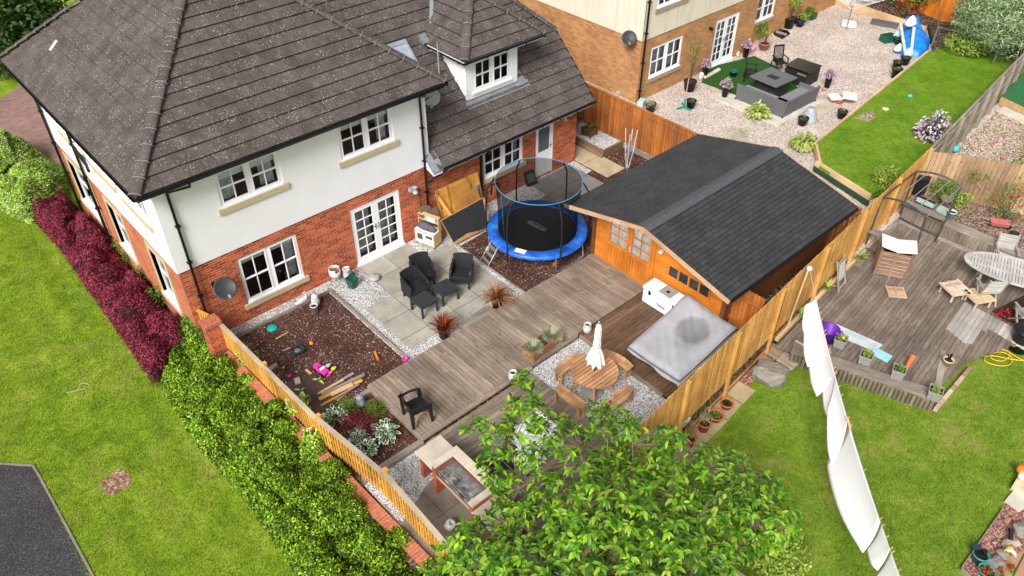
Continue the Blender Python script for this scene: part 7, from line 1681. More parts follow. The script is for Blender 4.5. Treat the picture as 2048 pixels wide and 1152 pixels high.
# bed contents
t = thing('green_trough', G(1850, 420, .25), 'pale green plastic trough planter on the retaining bed top', 'trough')
for (pa, pb, lab) in (((1835, 400), (1868, 415), 'pale green plastic trough on the bench top behind the swing frame, left one'), ((1875, 420), (1895, 430), 'pale green plastic trough on the bench top, nearest the round pot')):
    p, q = G(*pa, .25), G(*pb, .25); b = MB(); b.beam(p+Vector((0, 0, .08)), q+Vector((0, 0, .08)), .2, .16); 
    if pa[0] == 1835: t.location = p; tag(t, lab, 'trough'); b.build('body', plain('pale_green_plastic', (.38, .52, .46), .5), t); b = MB(); b.beam(p+Vector((0, 0, .15)), q+Vector((0, 0, .15)), .16, .03); b.build('compost', M_COMP, t)
    else: tag(b.build('green_trough', MATS['pale_green_plastic']), lab, 'trough')
g = G(1900, 436, .25); t = potted(g, .13, .26, MATS['pale_green_plastic'], 'round pale green pot at the end of the troughs'); g = G(1880, 438, .25); t = potted(g, .07, .13, plain('pink_pot', (.5, .3, .27), .6), 'small pinkish pot between the green troughs')
t = thing('wire_basket', G(1893, 398, .5), 'round wire hanging basket resting among the bed plants', 'basket'); g = t.location.copy(); b = MB(); b.lathe([(.0, -.1), (.14, -.08), (.2, .05), (.19, .05), (.13, -.07)], g, 18); b.build('basket', plain('coir', (.25, .16, .12), .9), t); b = MB(); [b.tube([g+Vector((.2*math.cos(a), .2*math.sin(a), .05)), g+Vector((0, 0, .45))], .005, 4) for a in (0, 2.1, 4.2)]; b.build('chains', M_STEEL, t)
t = thing('toy_wheelbarrow', G(1995, 455, .15), 'small red toy wheelbarrow standing on the brown bed', 'wheelbarrow', rz=rad(-60)); b = MB(); b.hexa([(-.22, -.1, .1), (.22, -.1, .1), (.22, .1, .1), (-.22, .1, .1), (-.28, -.16, .24), (.28, -.16, .24), (.28, .16, .24), (-.28, .16, .24)]); local('tray', b, plain('faded_red', (.55, .15, .15), .5), t); b = MB(); b.tube([(.3, -.02, .07), (.3, .02, .07)], .08, 14); local('wheel', b, M_BLACK, t); b = MB(); b.tube([(-.5, -.12, .2), (.3, -.03, .08)], .012, 5); b.tube([(-.5, .12, .2), (.3, .03, .08)], .012, 5); local('handles', b, M_STEEL, t)
g = G(2025, 478, .12); potted(g, .14, .22, M_POTB, 'black round pot beside the red roses at the right picture edge')
for (px, py, z, r, h, m, lab, n) in ((1880, 400, .1, .55, .7, L_MIDG, 'loose green shrub behind the troughs under the tan fence', 900), (1915, 410, .1, .45, .5, L_LIME, 'yellow green shrub right of the wire basket', 600), (1838, 375, .1, .3, .9, L_DARKG, 'dark shrub in the fence corner behind the swing frame', 500)):
    ballbush('shrub', G(px, py, z), r, h, n, .07, .04, m, lab, 'shrub')
t = thing('black_composter', G(1832, 385, .1), 'black box in the corner of pine and tan fences', 'composter'); g = t.location.copy(); b = MB(); b.box((g.x, g.y, .45), (.5, .5, .7)); b.build('body', M_POTB, t, bevel=.03)
# climbing rose at the right edge
t = thing('climbing_rose', G(2010, 440, .1), 'climbing rose with red blooms growing against the tan fence', 'climbing plant'); base = t.location.copy(); P = []; b = MB()
for (pl_x, pl_y, z) in ((1950, 355, 1.1), (1972, 350, 1.1), (1990, 340, 1.2), (2010, 330, 1.3), (2035, 330, 1.3), (2040, 355, 1.1), (2020, 385, .9), (2035, 400, .8), (2010, 405, .8), (1990, 400, .7), (2030, 430, .5), (2045, 380, 1.), (2048, 310, 1.5), (2000, 425, .45)):
    q = G(pl_x, pl_y, z); b.tube([base, base.lerp(q, .5)+Vector((0, 0, .2)), q], [.012, .008, .004], 5); P.append(q)
b.build('stems', BARK, t); P = np.array(P); k = rng.integers(0, len(P), 900); pp = P[k]+rng.normal(size=(900, 3))*.12; o = leaves('foliage', pp, rdir(900), rdir(900, 1.), .07*rng.uniform(.6, 1.2, 900), .045, L_MIDG, t, six=True)
k = rng.integers(0, len(P), 40); pp = P[k]+rng.normal(size=(40, 3))*.13+np.array([-.05, -.05, .08]); pp = np.repeat(pp, 5, 0)+rng.normal(size=(200, 3))*.02; leaves('blooms', pp, rdir(200), rdir(200, 1), .06, .05, L_REDF, t)
# ferns at the fence foot
for (px, py, lab) in ((1620, 640, 'small fern growing at the pine fence foot near the washing line'), (1650, 575, 'fern growing at the pine fence foot left of the folded chair'), (1705, 512, 'small fern at the pine fence foot by the swing leg')):
    g = G(px, py, -.2); t = thing('fern', Vector((g.x, nf(g.x)-.12, -.22)), lab, 'fern', 'ferns at the pine fence foot'); rosette(t, 22, .05, .34, .07, L_LIME, .3, 1.2, droop=.3)
# bottom right corner
struct('red_gravel', MB().prism([xy(c[0], c[1], -.63) for c in ((2010, 1012), (2060, 960), (2100, 1200), (1990, 1200), (1922, 1137))], -.7, -.628), M_RGRAVEL)
b = MB(); b.beam(G(1922, 1139, -.6), G(1990, 1200, -.6), .03, .14); b.beam(G(1922, 1137, -.6), G(2005, 1018, -.6), .02, .1); struct('gravel_edging', b, M_GREYW)
s10 = 4.571
def q10(a, c, z=-.63): return G(1880+a/s10, 900+c/s10, z)
b = MB(); b.prism([q10(*c)[:2] for c in ((665, 380), (800, 430), (800, 520), (725, 570), (585, 475))], -.66, -.56); tag(b.build('corner_slab', M_SLABW), 'pale paving slab between the lawn corner and the red gravel', 'slab')
b = MB(); b.prism([q10(*c, -.5)[:2] for c in ((660, 330), (790, 410), (860, 330), (720, 230))], -.66, -.45); tag(b.build('stone_block', slab_mat('cream_stone', (.62, .52, .35))), 'cream stone block at the right edge under the colourful bag', 'stone block')
t = thing('colourful_bag', q10(760, 250, -.4), 'crumpled orange, white and green compost bag at the right picture edge', 'bag'); g = t.location.copy()
for (nm, dx, m, r) in (('orange_bulge', (.14, .1, .08), plain('bag_orange', (.8, .2, .02), .4), .13), ('yellow_bulge', (.05, .0, .06), plain('bag_yellow', (.8, .6, .08), .4), .11), ('white_bulge', (-.03, .02, .05), MATS['white_plastic'], .10), ('green_bulge', (.0, -.1, .04), plain('bag_green', (.02, .4, .12), .4), .09)):
    b = MB(); b.lathe([(0, -r*.6), (r*.8, -r*.4), (r, 0), (r*.7, r*.5), (0, r*.65)], g+Vector(dx), 12, sx=1.3); b.build(nm, m, t)
for k, (a, c, s, m, lab) in enumerate(((525, 1030, (.22, .18, .14), M_ROCK, 'largest rounded grey stone at the solar lights'), (570, 960, (.16, .13, .11), M_ROCK, 'grey stone behind the largest rounded stone'), (600, 855, (.16, .09, .07), M_ROCKP, 'flat orange tan stone left of the black lamp'), (690, 840, (.18, .13, .1), M_ROCKP, 'pale green grey stone right of the black lamp'), (740, 730, (.2, .2, .16), M_ROCK, 'dark rounded stone at the right picture edge'), (500, 848, (.06, .05, .03), M_ROCKP, 'tiny yellow stone alone on the red gravel'), (430, 1040, (.12, .1, .09), M_ROCK, 'small grey stone between the solar panel and the large stone'))):
    g = q10(a, c, -.58); rock(Vector((g.x, g.y, -.58)), s, m, lab, 10+k)
struct('tan_paving', MB().prism([q10(*c, -.62)[:2] for c in ((560, 1100), (620, 980), (800, 900), (900, 1200), (700, 1300))], -.7, -.615), slab_mat('orange_paving', (.42, .24, .13)))
t = thing('solar_pot', Vector(q10(345, 1000)), 'teal glazed pot with small solar panels and a black spotlight on the red gravel', 'solar light pot'); M_TEAL = plain('teal_glaze', (.05, .24, .20), .25, var=.15)
local('pot', potmesh(.16, .22, 1.1, .015), M_TEAL, t); local('inside', soilmesh(.15, .17), M_DARK, t)
b = MB(); b.box((.03, .14, .27), (.18, .12, .02), rx=.4, rz=-.7); local('solar_panel', b, MATS['solar_dark'], t); b = MB(); b.box((.0, -.2, .14), (.15, .13, .03), rz=-.9, rx=.2); local('solar_panel', b, plain('solar_grey_face', (.18, .18, .19), .3), t); b = MB(); b.tube([(.02, .02, .26), (.1, -.04, .24)], [.05, .06], 12); local('spotlight', b, M_BLACK, t)
t = potted(Vector(q10(410, 1130)), .17, .15, M_TEAL, 'teal bowl planted with red flowers at the bottom right corner', flare=1.3); addleaves(t, 40, .12, .1, .12, .06, .035, L_MIDG); addleaves(t, 18, .14, .14, .1, .06, .05, L_REDF, nm='flowers')
g = q10(640, 780, -.5); t = thing('garden_spotlight', g, 'black cylindrical garden spotlight lying between the stones', 'spotlight'); b = MB(); b.tube([g+Vector((-.1, -.06, .0)), g+Vector((.08, .06, .12))], [.045, .055], 14); b.build('lamp_body', M_BLACK, t)
g = q10(620, 930, -.45); t = thing('duck_ornament', g, 'white and orange duck ornament among the stones', 'ornament'); b = MB(); b.tube([g+Vector((-.05, .02, .06)), g+Vector((.0, -.02, .1)), g+Vector((.03, -.1, .04)), g+Vector((.03, -.17, -.03))], [.03, .055, .05, .015], 10); b.build('body', M_STONEW, t); b = MB(); b.tube([g+Vector((-.12, .06, .09)), g+Vector((.0, .02, .14)), g+Vector((.1, -.04, .08))], [.015, .04, .02], 8); b.build('wings', plain('duck_orange', (.8, .4, .03), .5), t)
for k, (a, c) in enumerate(((540, 1115), (640, 1095))): t = thing('red_geranium', q10(a, c, -.6), ['red geranium left of the other at the bottom edge by the stones', 'red geranium nearest the grey rail at the bottom edge'][k], 'flower'); addleaves(t, 30, .09, 0, .12, .06, .04, L_MIDG); addleaves(t, 16, .06, .1, .06, .05, .045, L_REDF, nm='flowers')
b = MB(); b.tube([G(2022, 1160, -.2), G(2050, 1105, .1)], .018, 8); tag(b.build('grey_rail', mS), 'dark grey metal rail crossing the bottom right corner', 'rail')
tubeobj('cane', q10(490, 775), q10(650, 620), .007, M_PINE, 'thin cane lying on the red gravel, longer of two', 'cane'); tubeobj('cane', q10(530, 800), q10(640, 640), .007, M_PINE, 'thin cane lying on the red gravel, shorter of two', 'cane')
# ================================================================ REAR NEIGHBOUR'S GARDEN
lawnp = [G(1633, 285, .32), G(1637, 330, .32), G(1738, 385, .32)]
rl = [xy(1633, 283, .32), xy(1855, 103, .32), (29.5, -5.0), (29.5, g2_.y-.0), (g1_.x, g1_.y+.08), xy(1800, 360, .32), xy(1738, 388, .32), xy(1640, 332, .32)]
struct('rear_lawn', pmb(rl, -.5, .30), M_LAWN3)
t = thing('lawn_edging', (17, -6, 0), 'new pale timber boards edging the raised rear lawn', 'edging')
b = MB(); E_ = [xy(1630, 287, .34), xy(1855, 104, .34)]; b.beam((*E_[0], .27), (*E_[1], .27), .08, .24); b.build('timber_board', M_NEWW, t)
b = MB(); b.beam((*xy(1632, 290, .34), .27), (*xy(1640, 325, .34), .27), .08, .24); b.build('timber_board', M_NEWW, t); b = MB(); b.beam((*xy(1634, 320, .40), .27), (*xy(1742, 388, .40), .27), .11, .2); b.build('timber_board', M_NEWW, t)
b = MB(); b.beam((*xy(1632, 321, .40), .07), (*xy(1742, 392, .40), .07), .07, .22); b.build('green_base_board', plain('dark_green_board', (.02, .05, .03), .7), t)
s11 = 5.76
def q11(a, c, z=0): return G(1380+a/s11, 60+c/s11, z)
struct('fake_grass_rug', MB().prism([q11(*c)[:2] for c in ((225, 430), (740, 300), (1010, 430), (1300, 720), (1080, 790), (600, 770), (130, 600))], -.02, .012), plain('dark_turf_rug', (.018, .075, .006), .95, var=.3, scale=20))
struct('pale_slab_strip', MB().prism([q11(*c)[:2] for c in ((240, 770), (370, 700), (1100, 980), (1430, 770), (1550, 820), (1010, 1110))], -.02, .02), M_SLABW)
struct('pale_stepping_slab', MB().prism([xy(1640, 235), xy(1690, 205), xy(1640, 190), xy(1600, 215)], -.02, .0), slab_mat('dusty_slab', (.5, .42, .33)))
M_GRAT = plain('grey_rattan', (.13, .13, .135), .65, var=.25, scale=45, bump=.5)
c0 = q11(1060, 1020); cA_ = q11(520, 800); cB_ = q11(1440, 825)
t = thing('corner_sofa', c0, 'grey rattan corner sofa on pale slabs beside the fire pit table', 'corner sofa')
def sofa_run(p, q, inn, back_h=.72, d=.72):
    dl_ = (q-p).normalized(); b = MB(); b.hexa([p+inn*.1, q+inn*.1, q+inn*d, p+inn*d, *(v_+Vector((0, 0, .36)) for v_ in (p+inn*.1, q+inn*.1, q+inn*d, p+inn*d))]); b.build('seat_base', M_GRAT, t, bevel=.01)
    b = MB(); o = -inn*.08; b.hexa([p+Vector((0, 0, .06)), q+Vector((0, 0, .06)), q+inn*.12+Vector((0, 0, .06)), p+inn*.12+Vector((0, 0, .06)), p+o+Vector((0, 0, back_h)), q+o+Vector((0, 0, back_h)), q+o+inn*.07+Vector((0, 0, back_h)), p+o+inn*.07+Vector((0, 0, back_h))]); b.build('backrest', M_GRAT, t, bevel=.01)
    b = MB(); b.hexa([p+inn*.2+Vector((0, 0, .362)), q+inn*.2+Vector((0, 0, .362)), q+inn*d+Vector((0, 0, .362)), p+inn*d+Vector((0, 0, .362)), *(v_+Vector((0, 0, .44)) for v_ in (p+inn*.2, q+inn*.2, q+inn*d, p+inn*d))]); b.build('seat_cushion', plain('grey_cushion', (.20, .20, .21), .9), t, bevel=.02)
d1 = (cA_-c0).normalized(); d2 = (cB_-c0).normalized(); sofa_run(c0, cA_, d2); sofa_run(c0+d1*.0, cB_, d1)
b = MB(); p = cB_; b.hexa([p, p+d1*.8, p+d1*.8-d2*.12, p-d2*.12, *(v_+Vector((0, 0, .58)) for v_ in (p, p+d1*.8, p+d1*.8-d2*.12, p-d2*.12))]); b.build('arm', M_GRAT, t)
for p in (c0, cA_, cB_): b = MB(); b.box((p.x, p.y, .03), (.05, .05, .08)); b.build('foot', M_BLACK, t)
tt = [q11(690, 535, .68), q11(920, 420, .68), q11(1230, 545, .68), q11(1010, 670, .68)]; tcn = sum(tt, Vector())/4
t = thing('fire_pit_table', Vector((tcn.x, tcn.y, 0)), 'square dark grey table with a black square fire pit in its middle', 'fire pit table'); ax = (tt[2]-tt[1]); rz_ = math.atan2(ax.y, ax.x); L_ = ax.length; W2 = (tt[1]-tt[0]).length
t.rotation_euler = (0, 0, rz_); b = MB(); 
for (x0, x1, y0, y1) in ((-L_/2, -.24, -W2/2, W2/2), (.24, L_/2, -W2/2, W2/2), (-.24, .24, -W2/2, -.2), (-.24, .24, .2, W2/2)): b.bx(x0, x1, y0, y1, .65, .69)
local('table_top', b, plain('slate_top', (.115, .12, .125), .3, var=.15), t); b = MB(); b.bx(-.24, .24, -.2, .2, .60, .62); local('fire_pit', b, M_DARK, t); b = MB(); b.bx(-.5, .5, -.42, .42, .03, .64); local('base', b, plain('dark_rattan_base', (.03, .03, .032), .6, var=.3, scale=45), t)
bt = [q11(1090, 400, .70), q11(1245, 315, .70), q11(1525, 410, .70), q11(1380, 500, .70)]; bc = sum(bt, Vector())/4
t = thing('storage_table', Vector((bc.x, bc.y, 0)), 'black rattan cube table with glass top beside the corner sofa', 'table'); ax = bt[2]-bt[1]; t.rotation_euler = (0, 0, math.atan2(ax.y, ax.x)); L_, W2 = ax.length, (bt[1]-bt[0]).length
b = MB(); b.bx(-L_/2, L_/2, -W2/2, W2/2, .67, .70); local('glass_top', b, plain('black_glass', (.012, .012, .012), .12, spec=.6), t); b = MB(); b.bx(-L_/2+.04, L_/2-.04, -W2/2+.04, W2/2-.04, .03, .6); local('base', b, M_BLACKR, t); b = MB(); b.bx(L_/2-.5, L_/2-.1, -W2/2-.02, -W2/2+.02, .5, .56); local('cloth', b, plain('green_cloth', (.12, .2, .08), .8), t)
def plastic_chair(g, rz, label):
    t = thing('slatted_chair', g, label, 'chair', 'black slatted garden chairs', rz); b = MB()
    for k in range(8): b.box((-.19+k*.054, -.24, .74), (.022, .02, .56), rx=.2)
    b.box((0, -.30, 1.03), (.46, .025, .07), rx=.2); b.box((0, -.19, .47), (.46, .025, .06), rx=.2)
    for s in (-1, 1): b.box((s*.22, -.24, .74), (.04, .03, .62), rx=.2)
    local('backrest', b, M_BP, t); b = MB(); b.box((0, .02, .42), (.48, .48, .04)); local('seat', b, M_BP, t, bevel=.01)
    for s in (-1, 1):
        b = MB(); b.box((s*.26, .0, .63), (.05, .48, .03)); local('armrest', b, M_BP, t)
        for y in (-.2, .22): b = MB(); b.beam((s*.24, y, .42), (s*.27, y*1.2, 0), .04, .04); local('leg', b, M_BP, t)
        b = MB(); b.box((s*.26, .2, .52), (.04, .04, .22)); local('arm_post', b, M_BP, t)
    return t
pc1 = plastic_chair(Vector((*q11(1010, 470)[:2], 0)), rad(150), 'black slatted high back chair facing the fire pit table from behind'); clone(pc1, Vector((*q11(680, 580)[:2], 0)), rad(215), 'black slatted high back chair on the left, turned sideways on the turf rug')
def tallpot(a, c, lab, h=.55): 
    g = q11(a, c); t = potted(g, .155, h, M_POTB, lab, cat='flower pot', flare=1.45, group='tall black pots of pink and white flowers', name='tall_flower_pot'); addleaves(t, 90, .17, h-.08, .28, .06, .04, L_MIDG); addleaves(t, 330, .26, h-.06, .33, .055, .055, L_PINK, nm='flowers', inner=.5, spread=.8); return t
tallpot(395, 770, 'tall black pot of pink and white flowers at the near corner of the turf rug'); tallpot(165, 540, 'tall black pot of flowers against the wall left of the french doors'); tallpot(635, 310, 'tall black pot of purple flowers right of the french doors'); tallpot(1575, 660, 'tall black pot of pale pink flowers right of the black cube table')
g = q11(495, 530); potted(g, .17, .25, plain('teal_plastic_pot', (.01, .1, .11), .4), 'empty dark teal bucket on the turf rug', cat='bucket', soil=False)
g = q11(772, 1010); t = potted(g, .21, .26, plain('blue_glazed_pot', (.08, .27, .36), .35), 'yellow green hosta in a square blue pot in front of the sofa', flare=1.05, sq=True, cat='potted hosta', rz=.4); addleaves(t, 150, .42, .18, .45, .2, .12, L_HOSTA, droop=.5)
g = G(1605, 298); t = potted(g, .18, .24, M_POTB, 'yellow green hosta in a black pot behind the shed roof', cat='potted hosta'); addleaves(t, 170, .44, .18, .42, .22, .12, L_HOSTA, droop=.5)
g = q11(1365, 1040); t = thing('upturned_pot', g, 'large pale grey pot standing upside down on the gravel', 'pot'); b = MB(); b.lathe([(.3, 0), (.31, .05), (.26, .06), (.24, .3), (.17, .48), (.16, .52), (0, .52)], n=24); local('pot', b, plain('pale_blue_grey', (.36, .40, .44), .5), t)
for (px, py, r, h, lab) in ((1381, 215, .19, .33, 'black pot beside the green parasol stand'), (1604, 249, .2, .3, 'black pot beside the upturned grey pot'), (1682, 235, .19, .3, 'black pot against the lawn edging, nearest the stepping slab'), (1790, 155, .21, .42, 'black pot lowest of those along the lawn edging'), (1791, 140, .2, .4, 'square looking black pot in the middle of the row by the lawn'), (1808, 128, .21, .33, 'black pot beside the blue tarpaulin'), (1622, 285, .17, .2, 'black pot behind the hosta by the lawn corner'), (1592, 45, .2, .35, 'black pot near the rear house wall'), (1379, 190, .0, 0, '')):
    if not r: continue
    g = G(px, py); t = potted(g, r, h, M_POTB, lab); addleaves(t, 26, r*.7, h-.07, .12, .08, .04, L_MIDG)
def tree_in_pot(px, py, r, h, potr, poth, m, lab, n=380, lf=L_LIME, H=1.6, ls=.06):
    g = G(px, py); t = potted(g, potr, poth, m, lab, cat='potted tree'); b = MB(); ends = []
    for k in range(9):
        a = rng.uniform(0, 6.28); e = Vector((math.cos(a)*r*rng.uniform(.3, 1), math.sin(a)*r*rng.uniform(.3, 1), poth+H*rng.uniform(.55, 1))); b.tube([(0, 0, poth-.05), (e.x*.3, e.y*.3, poth+H*.35), e], [.014, .009, .003], 5); ends += [Vector((e.x*.3, e.y*.3, poth+H*.35)).lerp(e, f) for f in (.3, .5, .7, .85, 1)]
    local('stems', b, BARK, t); E = np.array(ends); k = rng.integers(0, len(E), n); o = leaves('foliage', E[k]+rng.normal(size=(n, 3))*.06, rdir(n), rdir(n, 1), ls*rng.uniform(.6, 1.2, n), ls*.5, lf, None, six=True); o.parent = t
tree_in_pot(1378, 180, .35, 1.9, .26, .42, M_POTB, 'tall thin young tree in a black pot by the buff house window', n=420, H=1.9, lf=leafm('olive_leaf', [(.1, .16, .02), (.25, .3, .05), (.4, .36, .1)], .5, .3))
tree_in_pot(1576, 55, .6, 1.2, .26, .5, M_POTB, 'small tree in a big black pot at the set back brick wall', n=650, H=1.2, ls=.09)
tree_in_pot(1527, 98, .35, .6, .25, .3, plain('pink_terracotta', (.42, .18, .12), .75), 'small pale tree in a wide terracotta pot near the house corner', n=260, H=.7)
for (px, py, r, h, n, m, lab) in ((1512, 80, .45, .8, 700, L_MIDG, 'bushy green shrub in pots against the house corner'), (1602, 48, .3, .45, 240, L_LIME, 'small lime plant in a dark blue pot by the rear wall'), (1618, 40, .3, .5, 260, L_MIDG, 'leafy plant in a square green planter by the rear wall')):
    g = G(px, py); ballbush('shrub', g, r, h, n, .09, .05, m, lab, 'shrub', offs=.1)
g = G(1622, 38); potted(g, .28, .3, M_GREENP, 'square green planter at the rear corner of the house', sq=True); g = G(1599, 52); potted(g, .2, .26, plain('navy_pot', (.01, .012, .06), .35), 'dark blue pot next to the big black pot')
g = G(1300, 222); t = potted(g, .21, .34, M_POTB, 'lavender like grey plant in a black pot beside the orange fence'); addleaves(t, 320, .22, .26, .28, .12, .012, L_FESC, up=1.4)
g = G(1282, 213); t = thing('pale_box', g, 'pale blue plastic box behind the orange fence', 'box'); b = MB(); b.box((g.x, g.y, .15), (.42, .25, .28), rz=.4); b.build('box', plain('pale_aqua', (.45, .58, .56), .5), t, bevel=.03)
t = thing('parasol_stand', G(1368, 215), 'green three footed stand with a pinkish wooden pole on the gravel', 'stand'); g = t.location.copy(); b = MB()
for a in (.9, 2.9, 4.6): b.beam(g+Vector((0, 0, .04)), g+Vector((.35*math.cos(a), .35*math.sin(a), .03)), .06, .05)
b.tube([g, g+Vector((0, 0, .4))], .03, 8); b.build('stand', plain('green_metal', (.01, .28, .16), .4), t); b = MB(); b.tube([g+Vector((0, 0, .4)), g+Vector((.02, 0, 1.25))], .018, 8); b.build('pole', plain('pinkish_wood', (.62, .34, .25), .5), t)
# white sacks at the door
for (px, py, s, lab) in ((1402, 155, .2, 'white and blue carrier bag on the gravel left of the turf rug'), (1475, 110, .14, 'white gnome figures at the foot of the purple flower pot'), (1505, 100, .22, 'red and white striped bag by the purple flower pot')):
    g = G(px, py); t = thing('carrier_bag', g, lab, 'bag'); b = MB(); b.tube([g+Vector((-s, -.1, .06)), g+Vector((0, 0, s*.7)), g+Vector((s, .1, .08))], [s*.3, s*.6, s*.35], 9); b.build('bag', MATS['white_plastic'] if s != .22 else plain('pink_white', (.7, .3, .35), .5), t)
t = thing('white_stones', G(1420, 150), 'row of white cobbles beside the turf rug', 'stones'); b = MB()
for k in range(7): g = G(1410+k*4.5, 156-k*2.5); b.lathe([(0, .12), (.08, .09), (.11, .03), (.08, 0)], g, 10)
b.build('cobbles', STO, t)
t = thing('weed_membrane', G(1560, 62), 'crumpled black membrane on the gravel near the rear wall', 'membrane'); b = MB(); b.prism([xy(1545, 55), xy(1575, 62), xy(1580, 68), xy(1565, 78), xy(1548, 70)], 0, .03); b.build('sheet', M_BLACK, t); b = MB()
for k in range(4): g = G(1555+k*5, 66+k*1.5); b.lathe([(0, .12), (.09, .08), (.1, .0)], g, 8)
b.build('stones', M_ROCK, t)
# brick and slab heap
t = thing('slab_stack', G(1690, 205), 'two white slabs resting on loose bricks beside the lawn edging', 'slab stack'); g = G(1690, 205); b = MB(); b.box((g.x-.1, g.y+.2, .1), (.5, .3, .2), rz=.2, long=False); b.build('bricks', M_BRICK, t); b = MB(); b.box((g.x+.15, g.y-.05, .26), (.6, .55, .05), rz=.5); b.box((g.x-.3, g.y+.35, .22), (.5, .45, .05), rz=.9); b.build('slabs', plain('white_slab', (.8, .78, .74), .7), t)
g = G(1743, 232, .3); struct('dug_hole', MB().prism([xy(1708, 235, .305), xy(1738, 222, .305), xy(1757, 230, .305), xy(1735, 243, .305)], .2, .306), gravel('sandy_soil', [(0, (.2, .12, .07)), (1, (.6, .45, .35))], 14))
g = G(1771, 218, .3); t = thing('white_toy_flower', g, 'small yellow and white toy on the rear lawn', 'toy'); b = MB(); b.lathe([(0, .06), (.12, .04), (.13, 0)], g, 7); b.build('petals', plain('cream_toy', (.8, .7, .4), .5), t); b = MB(); b.lathe([(0, .09), (.04, .07)], g, 8); b.build('centre', MATS['orange_plastic'], t)
g = G(1820, 192, .3); b = MB(); b.lathe([(0, .08), (.09, .04), (.1, 0)], g, 10); tag(b.build('toy_ball', MATS['turquoise_plastic']), 'small blue toy on the middle of the rear lawn', 'toy')
g = G(1648, 181); b = MB(); b.lathe([(0, .14), (.08, .1), (.1, .05), (0, 0)], g, 10); tag(b.build('toy_ball', plain('coral_plastic', (.8, .16, .15), .5)), 'small coral red toy on the gravel below the pale pink flowers', 'toy')
# blue tarpaulin heap
g = G(1822, 90); t = thing('blue_tarpaulin', g, 'bright blue tarpaulin heap weighted with white battens by the rear lawn', 'tarpaulin')
fp = [xy(1800, 45), xy(1838, 42), xy(1848, 75), xy(1860, 85), xy(1855, 105), xy(1838, 116), xy(1790, 106), xy(1800, 85)]; b = MB(); cxh = sum(p[0] for p in fp)/8; cyh = sum(p[1] for p in fp)/8
gx_ = np.linspace(min(p[0] for p in fp)-.1, max(p[0] for p in fp)+.1, 46); gy_ = np.linspace(min(p[1] for p in fp)-.1, max(p[1] for p in fp)+.1, 40); XX, YY = np.meshgrid(gx_, gy_, indexing='ij'); ins = inpoly(XX.ravel(), YY.ravel(), fp).reshape(XX.shape); ed = edist(XX.ravel(), YY.ravel(), fp).reshape(XX.shape); HH = np.where(ins, .06+.55*np.clip(ed/.8, 0, 1)**.6+.07*np.sin(XX*5+2*np.sin(YY*4))*np.clip(ed/.3, 0, 1)+.05*np.sin(XX*13+YY*9), -.25)
V_ = [(XX[i, j], YY[i, j], HH[i, j]) for i in range(46) for j in range(40)]; b.add(V_, [(i*40+j, (i+1)*40+j, (i+1)*40+j+1, i*40+j+1) for i in range(45) for j in range(39)], None, True); b.build('sheet', plain('blue_tarp', (.012, .20, .66), .35, var=.15, scale=4, bump=.2), t)
for (pa, pb) in (((1801, 48), (1811, 110)), ((1828, 55), (1823, 98))): b = MB(); b.beam(G(*pa, .75), G(*pb, .35), .12, .06); b.build('batten', M_SLABW, t)
for (px, py, z, r, m, nm) in ((1822, 45, .75, .35, MATS['white_plastic'], 'white_bag'), (1795, 70, .25, .25, plain('aqua_bag', (.45, .75, .8), .4), 'aqua_bag'), (1818, 106, .25, .28, MATS['aqua_bag'], 'aqua_bag'), (1797, 97, .2, .25, MATS['white_plastic'], 'white_bag')): b = MB(); q = G(px, py, z); b.lathe([(0, -r*.5), (r*.8, -r*.3), (r*.9, 0), (r*.5, r*.6), (0, r)], q, 11, sx=1.2, sy=.8); b.build(nm, m, t)
g = G(1774, 82); t = thing('green_crate', g, 'dark green plastic crate on the gravel left of the blue tarpaulin', 'crate', rz=-.4); b = MB()
for s in (-1, 1): b.box((s*.3, 0, .15), (.03, .42, .3)); b.box((0, s*.2, .15), (.6, .03, .3))
b.box((0, 0, .02), (.58, .4, .02)); local('body', b, M_GREENP, t); g = G(1795, 87); potted(g, .22, .3, M_GREENP, 'dark green round bucket between the crate and the tarpaulin', cat='bucket')
g = G(1770, 45); b = MB(); b.beam(G(1743, 42, .08), G(1796, 52, .08), .4, .16); tag(b.build('grey_sheet_roll', plain('grey_roll', (.10, .10, .11), .6)), 'dark grey rectangular slab lying in front of the rear timber edging', 'slab')
# rotary dryer, open
g = G(1692, 60); t = thing('rotary_dryer', g, 'open rotary clothes dryer with white lines standing on the rear gravel', 'clothes dryer'); b = MB(); b.tube([g, g+Vector((0, 0, 1.55))], .03, 8); b.build('pole', M_STEEL, t); ends = []
for k in range(4): a = k*math.pi/2+.35; e = g+Vector((2.0*math.cos(a), 2.0*math.sin(a), 2.05)); ends.append(e); b = MB(); b.tube([g+Vector((0, 0, 1.0)), e], .022, 6); b.tube([g+Vector((0, 0, 1.5)), (g+Vector((0, 0, 1.0))).lerp(e, .5)], .015, 6); b.build('arm', MATS['white_metal_tube'], t)
b = MB()
for f in (.4, .5, .6, .7, .8, .9, 1): pp = [(g+Vector((0, 0, 1.0))).lerp(e, f) for e in ends]; b.tube(pp, .009, 4, closed=True)
b.build('lines', plain('white_line', (.7, .7, .7), .5), t); g = G(1695, 52); t = thing('plastic_tray', g, 'white square plastic base beside the rotary dryer pole', 'base'); b = MB(); b.box((g.x+.1, g.y, .08), (.75, .7, .16), rz=.5); b.build('moulding', MATS['white_plastic'], t, bevel=.08)
